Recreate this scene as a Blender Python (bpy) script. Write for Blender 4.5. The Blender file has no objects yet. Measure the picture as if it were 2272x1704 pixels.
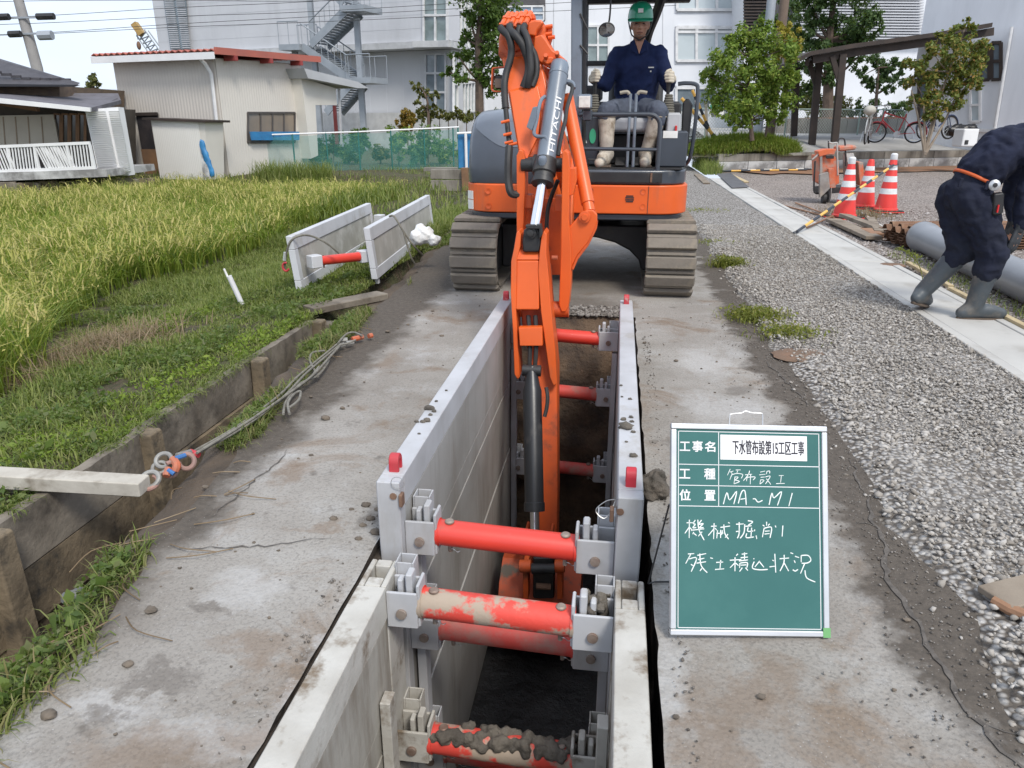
import bpy, bmesh, math, random
import numpy as np
from mathutils import Vector, Matrix
random.seed(7)
SC = bpy.context.scene
COL = SC.collection
PI = math.pi
# ------------------------------------------------------------------ camera
F, TH, YAW, H = 1640.0, math.radians(19.54), math.radians(7.98), 1.37
cd = bpy.data.cameras.new('camera'); cam = bpy.data.objects.new('camera', cd); COL.objects.link(cam)
cd.sensor_width = 36.0; cd.lens = F / 2272 * 36.0; cd.clip_start = 0.05; cd.clip_end = 2000
cam.location = (0, 0, H); cam.rotation_euler = (PI / 2 - TH, 0, YAW)
SC.camera = cam
# ------------------------------------------------------------------ sky and sun (bright thin overcast)
SUN_EL, SUN_AZ = math.radians(52), math.radians(146)      # azimuth clockwise from +Y
wd = bpy.data.worlds.new('World'); SC.world = wd; wd.use_nodes = True
nt = wd.node_tree; nt.nodes.clear()
wo = nt.nodes.new('ShaderNodeOutputWorld'); bg = nt.nodes.new('ShaderNodeBackground')
sky = nt.nodes.new('ShaderNodeTexSky'); sky.sky_type = 'NISHITA'; sky.sun_disc = False
sky.sun_elevation = SUN_EL; sky.sun_rotation = SUN_AZ; sky.air_density = 1.0; sky.dust_density = 2.5
tc = nt.nodes.new('ShaderNodeTexCoord'); mp = nt.nodes.new('ShaderNodeMapping'); mp.inputs['Scale'].default_value = (1, 1, 2.6)
nz = nt.nodes.new('ShaderNodeTexNoise'); nz.inputs['Scale'].default_value = 2.2; nz.inputs['Detail'].default_value = 7; nz.inputs['Roughness'].default_value = .55
rp = nt.nodes.new('ShaderNodeValToRGB'); rp.color_ramp.elements[0].position = .30; rp.color_ramp.elements[0].color = (.55, .55, .55, 1)
rp.color_ramp.elements[1].position = .62; rp.color_ramp.elements[1].color = (.93, .93, .93, 1)
mx = nt.nodes.new('ShaderNodeMix'); mx.data_type = 'RGBA'
nt.links.new(tc.outputs['Generated'], mp.inputs['Vector']); nt.links.new(mp.outputs[0], nz.inputs['Vector'])
nt.links.new(nz.outputs['Fac'], rp.inputs['Fac']); nt.links.new(rp.outputs['Color'], mx.inputs['Factor'])
nt.links.new(sky.outputs[0], mx.inputs[6]); mx.inputs[7].default_value = (5.6, 6.25, 7.4, 1)
nt.links.new(mx.outputs[2], bg.inputs['Color']); bg.inputs['Strength'].default_value = .095
nt.links.new(bg.outputs[0], wo.inputs['Surface'])
sd = bpy.data.lights.new('sun', 'SUN'); sd.energy = 1.5; sd.angle = math.radians(15); sd.color = (1, .95, .87)
sun = bpy.data.objects.new('sun', sd); COL.objects.link(sun)
sv = Vector((math.sin(SUN_AZ) * math.cos(SUN_EL), math.cos(SUN_AZ) * math.cos(SUN_EL), math.sin(SUN_EL)))
sun.rotation_euler = sv.to_track_quat('Z', 'Y').to_euler(); sun.location = (8, -8, 20)
vs = SC.view_settings; vs.view_transform = 'Standard'; vs.look = 'None'; vs.exposure = 0.97; vs.gamma = 1; vs.use_curve_mapping = False
# ------------------------------------------------------------------ pixel -> place helpers (photo pixels of the 2272 x 1704 picture)
_R = Matrix.Rotation(YAW, 3, 'Z')
FWD = _R @ Vector((0, math.cos(TH), -math.sin(TH))); UPV = _R @ Vector((0, math.sin(TH), math.cos(TH))); RTV = _R @ Vector((1, 0, 0))
CAM = Vector((0, 0, H))
def ray(x, y): return FWD * F + RTV * (x - 1136) + UPV * (852 - y)
def G(x, y, z=0.0):
    d = ray(x, y); return CAM + d * ((z - H) / d.z)
def AY(x, y, Y):
    d = ray(x, y); return CAM + d * (Y / d.y)
def AX(x, y, X):
    d = ray(x, y); return CAM + d * (X / d.x)
def AD(x, y, D): return CAM + ray(x, y) * (D / F)
# ------------------------------------------------------------------ materials
def new_mat(name):
    m = bpy.data.materials.new(name); m.use_nodes = True; nt = m.node_tree
    return m, nt, nt.nodes['Principled BSDF']
def NN(nt, t, **kw):
    n = nt.nodes.new(t)
    for k, v in kw.items():
        if k in n.inputs: n.inputs[k].default_value = v
        else: setattr(n, k, v)
    return n
def coords(nt, kind='Object', scale=None):
    tc = nt.nodes.new('ShaderNodeTexCoord'); out = tc.outputs[kind]
    if scale is not None:
        mp = nt.nodes.new('ShaderNodeMapping'); mp.inputs['Scale'].default_value = scale
        nt.links.new(out, mp.inputs['Vector']); out = mp.outputs[0]
    return out
def ramp(nt, fac, stops):
    r = nt.nodes.new('ShaderNodeValToRGB'); e = r.color_ramp.elements
    while len(e) < len(stops): e.new(.5)
    for i, (p, c) in enumerate(stops):
        e[i].position = p
        e[i].color = (c, c, c, 1) if not hasattr(c, '__len__') else (*c, 1)
    nt.links.new(fac, r.inputs['Fac']); return r.outputs['Color']
def mixc(nt, fac, a, b, mode='MIX'):
    m = nt.nodes.new('ShaderNodeMix'); m.data_type = 'RGBA'; m.blend_type = mode
    for s, v in ((0, fac), (6, a), (7, b)):
        if hasattr(v, 'links') or isinstance(v, bpy.types.NodeSocket): nt.links.new(v, m.inputs[s])
        elif s == 0: m.inputs[0].default_value = v
        else: m.inputs[s].default_value = (*v, 1)
    return m.outputs[2]
def noise(nt, vec, scale, detail=4, rough=.55, dist=0):
    n = nt.nodes.new('ShaderNodeTexNoise'); n.inputs['Scale'].default_value = scale; n.inputs['Detail'].default_value = detail
    n.inputs['Roughness'].default_value = rough; n.inputs['Distortion'].default_value = dist
    nt.links.new(vec, n.inputs['Vector']); return n.outputs['Fac']
def bump(nt, h, b, strength=.3, dist=.01):
    n = nt.nodes.new('ShaderNodeBump'); n.inputs['Strength'].default_value = strength; n.inputs['Distance'].default_value = dist
    nt.links.new(h, n.inputs['Height']); nt.links.new(n.outputs[0], b.inputs['Normal'])
def pm(name, c, rough=.6, c2=None, scale=3.0, lo=.4, hi=.65, metal=0, bmp=.15, bscale=None, bdist=.004, dirt=None, dlo=.55, dhi=.75, dscale=2.0, streak=False, spec=.5, coat=0):
    """paint / stone / cloth: base colour drifting to c2, optional shaped dirt patches, fine relief"""
    m, nt, b = new_mat(name)
    v = coords(nt)
    c2 = c2 or tuple(x * .82 for x in c)
    f = ramp(nt, noise(nt, v, scale, 5), [(lo, 0.0), (hi, 1.0)])
    col = mixc(nt, f, c, c2)
    if dirt:
        dv = coords(nt, 'Object', (1, 1, .18)) if streak else v
        df = ramp(nt, noise(nt, dv, dscale, 8, .65), [(dlo, 0.0), (dhi, 1.0)])
        col = mixc(nt, df, col, dirt)
        rr = nt.nodes.new('ShaderNodeMapRange'); rr.inputs['To Min'].default_value = rough; rr.inputs['To Max'].default_value = min(1, rough + .35)
        nt.links.new(df, rr.inputs['Value']); nt.links.new(rr.outputs[0], b.inputs['Roughness'])
    else: b.inputs['Roughness'].default_value = rough
    nt.links.new(col, b.inputs['Base Color']); b.inputs['Metallic'].default_value = metal
    b.inputs['Specular IOR Level'].default_value = spec; b.inputs['Coat Weight'].default_value = coat; b.inputs['Coat Roughness'].default_value = .15
    if bmp: bump(nt, noise(nt, v, bscale or scale * 12, 6, .6), b, bmp, bdist)
    return m
def leafmat(name, cols, trans=.35, rough=.55):
    m, nt, b = new_mat(name)
    g = nt.nodes.new('ShaderNodeNewGeometry')
    n = len(cols); col = ramp(nt, g.outputs['Random Per Island'], [(i / max(1, n - 1), c) for i, c in enumerate(cols)])
    nt.links.new(col, b.inputs['Base Color']); b.inputs['Roughness'].default_value = rough; b.inputs['Specular IOR Level'].default_value = .3
    t = nt.nodes.new('ShaderNodeBsdfTranslucent'); nt.links.new(mixc(nt, .5, col, (.25, .35, .03)), t.inputs['Color'])
    ms = nt.nodes.new('ShaderNodeMixShader'); ms.inputs[0].default_value = trans
    out = nt.nodes['Material Output']
    nt.links.new(b.outputs[0], ms.inputs[1]); nt.links.new(t.outputs[0], ms.inputs[2]); nt.links.new(ms.outputs[0], out.inputs['Surface'])
    return m
# ------------------------------------------------------------------ mesh helpers
def V(*a): return Vector(a)
def frame(d):
    d = Vector(d).normalized(); a = Vector((0, 0, 1)) if abs(d.z) < .95 else Vector((1, 0, 0))
    x = d.cross(a).normalized(); return x, d.cross(x).normalized(), d
class MB:
    def __init__(s): s.v = []; s.f = []; s.mi = []; s.cur = 0
    def add(s, vs, fs):
        o = len(s.v); s.v += [tuple(p) for p in vs]; s.f += [tuple(i + o for i in q) for q in fs]; s.mi += [s.cur] * len(fs); return s
    def box(s, c, d, R=None):
        hx, hy, hz = d[0] / 2, d[1] / 2, d[2] / 2; c = Vector(c)
        vs = [Vector((x, y, z)) for z in (-hz, hz) for x, y in ((-hx, -hy), (hx, -hy), (hx, hy), (-hx, hy))]
        if R is not None: vs = [R @ p for p in vs]
        return s.add([p + c for p in vs], [(3, 2, 1, 0), (4, 5, 6, 7), (0, 1, 5, 4), (1, 2, 6, 5), (2, 3, 7, 6), (3, 0, 4, 7)])
    def lohi(s, lo, hi): return s.box([(a + b) / 2 for a, b in zip(lo, hi)], [abs(b - a) for a, b in zip(lo, hi)])
    def bar(s, p0, p1, w, h, up=(0, 0, 1)):
        """rectangular bar from p0 to p1, w across and h along `up`"""
        p0, p1 = Vector(p0), Vector(p1); d = (p1 - p0); L = d.length; d.normalize()
        u = Vector(up); x = d.cross(u)
        if x.length < 1e-4: x = d.cross(Vector((1, 0, 0)))
        x.normalize(); u = x.cross(d).normalized()
        R = Matrix((x, d, u)).transposed()
        return s.box((p0 + p1) / 2, (w, L, h), R)
    def cyl(s, p0, p1, r0, r1=None, n=16, caps=True):
        r1 = r0 if r1 is None else r1; p0, p1 = Vector(p0), Vector(p1); x, y, d = frame(p1 - p0)
        vs = []
        for p, r in ((p0, r0), (p1, r1)):
            for i in range(n):
                a = 2 * PI * i / n; vs.append(p + x * (r * math.cos(a)) + y * (r * math.sin(a)))
        fs = [(i, (i + 1) % n, n + (i + 1) % n, n + i) for i in range(n)]
        if caps: fs += [tuple(range(n - 1, -1, -1)), tuple(range(n, 2 * n))]
        return s.add(vs, fs)
    def tube(s, pts, r, n=8, closed=False):
        pts = [Vector(p) for p in pts]; m = len(pts); rs = r if hasattr(r, '__len__') else [r] * m
        vs = []; px = None
        for i, p in enumerate(pts):
            a = pts[(i - 1) % m] if (i or closed) else p; b = pts[(i + 1) % m] if (i < m - 1 or closed) else p
            d = (b - a)
            if d.length < 1e-9: d = Vector((0, 0, 1))
            d.normalize()
            if px is None: x, y, _ = frame(d)
            else:
                x = px - d * px.dot(d)
                if x.length < 1e-6: x = frame(d)[0]
                x.normalize(); y = d.cross(x)
            px = x
            for k in range(n):
                t = 2 * PI * k / n; vs.append(p + x * (rs[i] * math.cos(t)) + y * (rs[i] * math.sin(t)))
        fs = []
        for i in range(m if closed else m - 1):
            j = (i + 1) % m
            fs += [(i * n + k, i * n + (k + 1) % n, j * n + (k + 1) % n, j * n + k) for k in range(n)]
        if not closed: fs += [tuple(range(n - 1, -1, -1)), tuple(range((m - 1) * n, m * n))]
        return s.add(vs, fs)
    def prism(s, poly, vec):
        """polygon of 3-D points extruded by vec"""
        poly = [Vector(p) for p in poly]; vec = Vector(vec); n = len(poly)
        return s.add(poly + [p + vec for p in poly], [tuple(range(n - 1, -1, -1)), tuple(range(n, 2 * n))] + [(i, (i + 1) % n, n + (i + 1) % n, n + i) for i in range(n)])
    def px(s, yz, x0, x1): return s.prism([(x0, a, b) for a, b in yz], (x1 - x0, 0, 0))
    def py(s, xz, y0, y1): return s.prism([(a, y0, b) for a, b in xz], (0, y1 - y0, 0))
    def pz(s, xy, z0, z1): return s.prism([(a, b, z0) for a, b in xy], (0, 0, z1 - z0))
    def lathe(s, prof, o=(0, 0, 0), n=20, axis=(0, 0, 1)):
        x, y, d = frame(axis); o = Vector(o); vs = []; m = len(prof)
        for r, h in prof:
            for k in range(n):
                t = 2 * PI * k / n; vs.append(o + d * h + x * (r * math.cos(t)) + y * (r * math.sin(t)))
        fs = [(i * n + k, i * n + (k + 1) % n, (i + 1) * n + (k + 1) % n, (i + 1) * n + k) for i in range(m - 1) for k in range(n)]
        fs += [tuple(range(n - 1, -1, -1)), tuple(range((m - 1) * n, m * n))]
        return s.add(vs, fs)
    def ball(s, c, r, n=12, m=8, R=None):
        c = Vector(c); r = (r, r, r) if not hasattr(r, '__len__') else r
        vs = []; 
        for i in range(m + 1):
            p = PI * i / m
            for k in range(n):
                t = 2 * PI * k / n; q = Vector((r[0] * math.sin(p) * math.cos(t), r[1] * math.sin(p) * math.sin(t), r[2] * math.cos(p)))
                vs.append(c + (R @ q if R is not None else q))
        return s.add(vs, [(i * n + k, (i + 1) * n + k, (i + 1) * n + (k + 1) % n, i * n + (k + 1) % n) for i in range(m) for k in range(n)])
    def capsule(s, p0, p1, r0, r1, n=12):
        p0, p1 = Vector(p0), Vector(p1); s.ball(p0, r0, n, 6); s.ball(p1, r1, n, 6); return s.cyl(p0, p1, r0, r1, n)
    def lump(s, c, r, seed=0, rough=.25, n=10, m=7):
        rr = random.Random(seed); o = len(s.v); s.ball(c, r, n, m); c = Vector(c)
        memo = {}
        for i in range(o, len(s.v)):
            k = tuple(round(a, 4) for a in s.v[i])
            if k not in memo: memo[k] = 1 + rr.uniform(-rough, rough)
            s.v[i] = tuple(c + (Vector(s.v[i]) - c) * memo[k])
        return s
    def build(s, name, mat, parent=None, smooth=35, bevel=0, seg=1):
        me = bpy.data.meshes.new(name); me.from_pydata(s.v, [], s.f)
        ms = mat if isinstance(mat, (list, tuple)) else [mat]
        for m in ms: me.materials.append(m)
        if len(ms) > 1: me.polygons.foreach_set('material_index', s.mi)
        o = bpy.data.objects.new(name, me); COL.objects.link(o)
        bm = bmesh.new(); bm.from_mesh(me); bmesh.ops.remove_doubles(bm, verts=bm.verts, dist=1e-6)
        bmesh.ops.recalc_face_normals(bm, faces=bm.faces); bm.to_mesh(me); bm.free()
        if smooth:
            me.polygons.foreach_set('use_smooth', [True] * len(me.polygons)); me.set_sharp_from_angle(angle=math.radians(smooth))
        if bevel:
            b = o.modifiers.new('bevel', 'BEVEL'); b.width = bevel; b.segments = seg; b.limit_method = 'ANGLE'; b.angle_limit = math.radians(40); b.harden_normals = True
        if parent is not None: attach(o, parent)
        return o
def attach(o, parent):
    o.parent = parent
    o.matrix_parent_inverse = Matrix.Translation(-Vector(parent.get('_o', (0, 0, 0)))) if parent.type == 'EMPTY' else Matrix.Identity(4)
def fast(name, verts, faces, mat, parent=None, smooth=False, mi=None):
    """numpy verts (N,3), faces (M,k) of one size k, or list of such arrays"""
    fl = faces if isinstance(faces, list) else [faces]
    me = bpy.data.meshes.new(name); verts = np.ascontiguousarray(verts, dtype=np.float32)
    me.vertices.add(len(verts)); me.vertices.foreach_set('co', verts.ravel())
    tot = np.concatenate([np.full(len(f), f.shape[1], dtype=np.int32) for f in fl]); idx = np.concatenate([f.ravel() for f in fl]).astype(np.int32)
    me.loops.add(len(idx)); me.loops.foreach_set('vertex_index', idx)
    st = np.concatenate(([0], np.cumsum(tot)[:-1])).astype(np.int32)
    me.polygons.add(len(tot)); me.polygons.foreach_set('loop_start', st); me.polygons.foreach_set('loop_total', tot)
    for m in (mat if isinstance(mat, (list, tuple)) else [mat]): me.materials.append(m)
    if mi is not None: me.polygons.foreach_set('material_index', np.asarray(mi, dtype=np.int32))
    if smooth: me.polygons.foreach_set('use_smooth', np.ones(len(tot), dtype=bool))
    me.update(calc_edges=True); me.validate()
    o = bpy.data.objects.new(name, me); COL.objects.link(o)
    if parent is not None: attach(o, parent)
    return o
def tag(o, label, cat, group=None, kind=None):
    if label: o['label'] = label
    if cat: o['category'] = cat
    if group: o['group'] = group
    if kind: o['kind'] = kind
    return o
def thing(name, label, cat, loc=(0, 0, 0), group=None):
    o = bpy.data.objects.new(name, None); COL.objects.link(o); o.location = loc; o['_o'] = tuple(loc); o.empty_display_size = .1
    return tag(o, label, cat, group)
def struct(o): o['kind'] = 'structure'; return o
def dup(root, move, label=None, rotz=0.0):
    """copy of a thing with its parts and sub-parts"""
    r = root.copy(); COL.objects.link(r); r.location = Vector(root.location) + Vector(move); r.rotation_euler.z = root.rotation_euler.z + rotz
    if label: r['label'] = label
    for ch in list(root.children):
        c = ch.copy(); COL.objects.link(c); c.parent = r
        for g in list(ch.children):
            d = g.copy(); COL.objects.link(d); d.parent = c
    return r
def inst(src, parent, M):
    """another piece sharing src's mesh, placed by matrix M under parent (mesh in world coords: parent mesh sits at the origin)"""
    o = bpy.data.objects.new(src.name.split('.')[0], src.data); COL.objects.link(o); attach(o, parent); o.matrix_basis = M
    for md in src.modifiers:
        b = o.modifiers.new(md.name, md.type)
        if md.type == 'BEVEL': b.width = md.width; b.segments = md.segments; b.limit_method = 'ANGLE'; b.angle_limit = md.angle_limit; b.harden_normals = True
    return o
def catmull(pts, n=6):
    pts = [Vector(p) for p in pts]; P = [pts[0]] + pts + [pts[-1]]; out = []
    for i in range(1, len(P) - 2):
        for k in range(n):
            t = k / n; a, b, c, d = P[i - 1], P[i], P[i + 1], P[i + 2]
            out.append(.5 * ((2 * b) + (c - a) * t + (2 * a - 5 * b + 4 * c - d) * t * t + (3 * b - a - 3 * c + d) * t ** 3))
    return out + [pts[-1]]
RNG = np.random.default_rng(11)
# ================================================================== SETTING
def vnoise(x, y, s, seed=0):
    """smooth value noise on numpy arrays"""
    x = np.asarray(x, float) * s + seed * 17.3; y = np.asarray(y, float) * s + seed * 9.1
    xi, yi = np.floor(x), np.floor(y); fx, fy = x - xi, y - yi
    def h(a, b):
        t = np.sin(a * 127.1 + b * 311.7) * 43758.5453; return t - np.floor(t)
    u, v = fx * fx * (3 - 2 * fx), fy * fy * (3 - 2 * fy)
    return (h(xi, yi) * (1 - u) + h(xi + 1, yi) * u) * (1 - v) + (h(xi, yi + 1) * (1 - u) + h(xi + 1, yi + 1) * u) * v
def fbm(x, y, s, seed=0): return (vnoise(x, y, s, seed) + .5 * vnoise(x, y, s * 2.1, seed + 1) + .25 * vnoise(x, y, s * 4.3, seed + 2)) / 1.75
def sheet(name, X, Y, Z, mat, parent=None):
    """grid sheet from 2-D arrays"""
    r, c = X.shape; idx = np.arange(r * c).reshape(r, c)
    f = np.stack([idx[:-1, :-1], idx[:-1, 1:], idx[1:, 1:], idx[1:, :-1]], -1).reshape(-1, 4)
    return fast(name, np.stack([X, Y, Z], -1).reshape(-1, 3), f, mat, parent, smooth=True)

# ---- materials of the setting
def road_material():
    m, nt, b = new_mat('old_asphalt'); v = coords(nt)
    n1 = noise(nt, v, 1.3, 6, .6); n2 = noise(nt, v, 3.1, 6, .62); n3 = noise(nt, v, 0.7, 4); fine = noise(nt, v, 90, 3, .7)
    col = mixc(nt, ramp(nt, n1, [(.36, 0.0), (.64, 1.0)]), (.232, .210, .183), (.335, .316, .288))
    col = mixc(nt, ramp(nt, n2, [(.54, 0.0), (.74, .6)]), col, (.45, .448, .44))          # chalky cutting dust
    col = mixc(nt, ramp(nt, noise(nt, v, 2.2, 7, .68, .6), [(.53, 0.0), (.66, .8)]), col, (.195, .142, .098))   # mud stains
    col = mixc(nt, ramp(nt, noise(nt, v, 5.5, 5, .6), [(.64, 0.0), (.72, .7)]), col, (.11, .095, .08))
    col = mixc(nt, ramp(nt, fine, [(.38, 1.0), (.5, 0.0)]), col, mixc(nt, .28, col, (.06, .055, .05)))
    vo = NN(nt, 'ShaderNodeTexVoronoi'); vo.inputs['Scale'].default_value = 75; nt.links.new(v, vo.inputs['Vector'])
    sp = ramp(nt, vo.outputs['Distance'], [(.06, .8), (.17, 0.0)])
    col = mixc(nt, sp, col, mixc(nt, vo.outputs['Color'], (.17, .155, .145), (.48, .465, .44)))
    sx = nt.nodes.new('ShaderNodeSeparateXYZ'); nt.links.new(v, sx.inputs[0])
    def mth(op, a_, b_=None):
        n_ = nt.nodes.new('ShaderNodeMath'); n_.operation = op
        for i_, q in enumerate((a_, b_)):
            if q is None: continue
            if isinstance(q, (int, float)): n_.inputs[i_].default_value = q
            else: nt.links.new(q, n_.inputs[i_])
        return n_.outputs[0]
    wx = mth('MULTIPLY', mth('SUBTRACT', noise(nt, v, 4.5, 6, .7), .5), .42); wy = mth('MULTIPLY', mth('SUBTRACT', noise(nt, v, 3.7, 6, .7), .5), .55)
    px_, py_ = mth('ADD', sx.outputs[0], wx), mth('ADD', sx.outputs[1], wy)
    def patch(cols, spots, soft=.55):
        m_ = None
        for (x_, y_, rx, ry) in spots:
            e = mth('ADD', mth('POWER', mth('DIVIDE', mth('SUBTRACT', px_, x_), rx), 2.0), mth('POWER', mth('DIVIDE', mth('SUBTRACT', py_, y_), ry), 2.0)); m_ = e if m_ is None else mth('MINIMUM', m_, e)
        return ramp(nt, m_, [(.15, 1.0), (.9, 0.0)])
    pt = lambda x, y: (G(x, y).x, G(x, y).y)
    brown = [(*pt(560, 1440), .16, .10), (*pt(300, 1690), .22, .12), (*pt(520, 1640), .12, .08), (*pt(1560, 1640), .10, .30), (*pt(1640, 1560), .16, .10), (*pt(1900, 1180), .06, .10), (*pt(1860, 1090), .08, .14), (*pt(1560, 730), .14, .10), (*pt(640, 1060), .10, .14), (*pt(700, 1170), .12, .06), (*pt(860, 800), .09, .25), (*pt(1060, 700), .16, .2), (*pt(1720, 1500), .10, .14)]
    grey = [(*pt(460, 1340), .10, .05), (*pt(360, 1510), .10, .05), (*pt(250, 1590), .06, .04), (*pt(1480, 980), .05, .10), (*pt(820, 1150), .06, .10), (*pt(900, 720), .10, .25), (*pt(1640, 860), .10, .10)]
    dust = [(*pt(470, 1640), .25, .10), (*pt(700, 1500), .06, .35), (*pt(790, 1350), .05, .3), (*pt(660, 830), .12, .45), (*pt(560, 1300), .22, .10), (*pt(1480, 1250), .05, .35), (*pt(1560, 800), .18, .4), (*pt(1480, 1500), .07, .2), (*pt(1620, 905), .3, .3), (*pt(250, 1560), .2, .06)]
    col = mixc(nt, mth('MULTIPLY', patch(None, dust), mth('MULTIPLY', noise(nt, v, 26, 4, .7), .8)), col, (.47, .465, .455))
    col = mixc(nt, mth('MULTIPLY', patch(None, brown), .50), col, (.185, .128, .084))
    col = mixc(nt, mth('MULTIPLY', patch(None, grey), .50), col, (.115, .10, .086))
    # churned soil in front of the tracks and behind the trench end
    col = mixc(nt, mth('MULTIPLY', patch(None, [(-.30, 5.75, .55, .55), (-.35, 6.8, .75, 1.0)]), .85), col, mixc(nt, noise(nt, v, 22, 6, .75), (.05, .042, .035), (.20, .175, .145)))
    def edge(a, bb, amp):
        ad = NN(nt, 'ShaderNodeMath', operation='MULTIPLY_ADD'); nt.links.new(noise(nt, v, 2.6, 5, .65), ad.inputs[0]); ad.inputs[1].default_value = amp
        nt.links.new(sx.outputs[0], ad.inputs[2])
        mr = NN(nt, 'ShaderNodeMapRange'); mr.inputs['From Min'].default_value = a + amp * .5; mr.inputs['From Max'].default_value = bb + amp * .5
        nt.links.new(ad.outputs[0], mr.inputs[0]); return mr.outputs[0]
    dark = mixc(nt, noise(nt, v, 30, 5, .7), (.035, .031, .027), (.16, .135, .11))
    dark = mixc(nt, sp, dark, mixc(nt, vo.outputs['Color'], (.10, .09, .08), (.42, .40, .37)))
    col = mixc(nt, edge(.80, .90, .75), col, dark)
    col = mixc(nt, edge(-1.36, -1.50, .5), col, dark)
    nt.links.new(col, b.inputs['Base Color']); b.inputs['Roughness'].default_value = .9; b.inputs['Specular IOR Level'].default_value = .25
    h = mixc(nt, .35, noise(nt, v, 55, 6, .75), vo.outputs['Distance']); bump(nt, h, b, .55, .012)
    return m
def gravel_material(name, a, c, dark, scale=38, brown=None):
    m, nt, b = new_mat(name); v = coords(nt)
    vo = NN(nt, 'ShaderNodeTexVoronoi'); vo.inputs['Scale'].default_value = scale; nt.links.new(v, vo.inputs['Vector'])
    col = mixc(nt, vo.outputs['Color'], a, c)
    col = mixc(nt, ramp(nt, vo.outputs['Distance'], [(.35, 0.0), (.62, 1.0)]), col, dark)
    col = mixc(nt, ramp(nt, noise(nt, v, .9, 6, .65), [(.46, 0.0), (.68, .75)]), col, brown or tuple(.5 * (p + q) for p, q in zip(a, dark)))
    nt.links.new(col, b.inputs['Base Color']); b.inputs['Roughness'].default_value = .9; b.inputs['Specular IOR Level'].default_value = .2
    iv = NN(nt, 'ShaderNodeMath', operation='SUBTRACT'); iv.inputs[0].default_value = 1.0; nt.links.new(vo.outputs['Distance'], iv.inputs[1])
    bump(nt, iv.outputs[0], b, .9, .02)
    return m
M_road = road_material()
M_gravel = gravel_material('crushed_gravel', (.30, .285, .265), (.52, .505, .48), (.12, .105, .09), 42)
M_yard = gravel_material('yard_gravel', (.27, .235, .21), (.46, .42, .39), (.13, .105, .09), 30, (.30, .26, .23))
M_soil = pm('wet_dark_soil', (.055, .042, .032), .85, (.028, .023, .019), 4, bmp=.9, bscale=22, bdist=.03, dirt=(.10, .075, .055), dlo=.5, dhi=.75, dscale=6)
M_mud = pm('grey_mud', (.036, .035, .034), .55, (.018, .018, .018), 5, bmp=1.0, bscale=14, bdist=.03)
M_earth = pm('verge_earth', (.105, .078, .055), .95, (.055, .042, .03), 3, bmp=.9, bscale=25, bdist=.02)
M_field = pm('weedy_ground', (.085, .085, .035), .95, (.10, .072, .045), 5, .42, .58, bmp=1.0, bscale=30, bdist=.05, dirt=(.05, .055, .02), dlo=.45, dhi=.6, dscale=14)
M_conc = pm('new_concrete', (.47, .46, .43), .85, (.40, .39, .365), 1.6, bmp=.25, bscale=60, bdist=.003, dirt=(.31, .29, .255), dlo=.54, dhi=.74, dscale=2.4)
M_oldconc = pm('old_concrete', (.225, .195, .155), .92, (.13, .108, .082), 3.5, bmp=.6, bscale=30, bdist=.008, dirt=(.06, .05, .04), dlo=.48, dhi=.7, dscale=5)
M_wetconc = pm('stained_plank_concrete', (.20, .155, .10), .92, (.10, .077, .05), 7, bmp=.7, bscale=24, bdist=.01, dirt=(.04, .036, .03), dlo=.52, dhi=.7, dscale=9)
M_blockdry = pm('concrete_block', (.48, .48, .47), .9, (.36, .36, .355), 1.2, .44, .56, bmp=.4, bscale=40, bdist=.006, dirt=(.20, .195, .19), dlo=.46, dhi=.56, dscale=1.0)
M_bandconc = pm('weathered_coping', (.27, .25, .215), .9, (.20, .18, .15), 2, bmp=.4, bscale=30, bdist=.006, dirt=(.10, .09, .075), dlo=.48, dhi=.7, dscale=3, streak=True)

# ---- ground sheet out to the horizon (ring round the site)
g = MB()
for x0, x1, y0, y1 in ((-600, -60, -600, 900), (60, 600, -600, 900), (-60, 60, 90, 900), (-60, 60, -600, -6)):
    g.add([(x0, y0, -.03), (x1, y0, -.03), (x1, y1, -.03), (x0, y1, -.03)], [(0, 1, 2, 3)])
struct(g.build('ground', M_field, smooth=0))

# ---- road with the trench cut out of it
TX0, TX1, TY0, TY1 = -.774, .172, .30, 5.42
def road_left(y): return np.interp(y, [-6, 1.2, 1.6, 2.2, 3.1, 4.1, 6.1, 8, 14, 30, 90], [-1.30, -1.38, -1.44, -1.55, -1.70, -1.76, -1.87, -1.97, -2.1, -2.4, -3.0])
def road_right(y): return np.interp(y, [-6, 30, 90], [1.05, 1.07, 1.1])
def road_z(x, y): return (fbm(x, y, 1.1, 3) - .5) * .016
def wob(y, seed): return (vnoise(y, y * 0, 2.2, seed) - .5) * .10 + (vnoise(y, y * 0, 9, seed + 3) - .5) * .05
def road_piece(name, ys, lf, rf, n):
    Y = np.repeat(np.asarray(ys)[:, None], n, 1); t = np.linspace(0, 1, n)[None, :]
    L = lf(np.asarray(ys))[:, None]; R = rf(np.asarray(ys))[:, None]; X = L + (R - L) * t
    return X, Y, road_z(X, Y)
def lE(y): return road_left(y) + wob(y, 5)
def rE(y): return road_right(y) + wob(y, 8)
ys_a = np.arange(TY0, TY1 + .001, .04); parts = []
cutw = lambda y: TX0 - (vnoise(y, y * 0, 14, 21) - .3) * .012
parts.append(road_piece('a', ys_a, lE, lambda y: TX0 + .002 + .009 * vnoise(y, y * 0, 14, 21), 24))
parts.append(road_piece('b', ys_a, lambda y: TX1 - .002 - .010 * vnoise(y, y * 0, 13, 31), rE, 24))
parts.append(road_piece('c', np.arange(TY1, 12.2, .08), lE, rE, 60))
parts.append(road_piece('d', np.linspace(12.12, 90, 60), lE, rE, 12))
parts.append(road_piece('e', np.arange(-6, TY0 + .01, .15), lE, rE, 30))
vs, fs, off = [], [], 0
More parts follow.
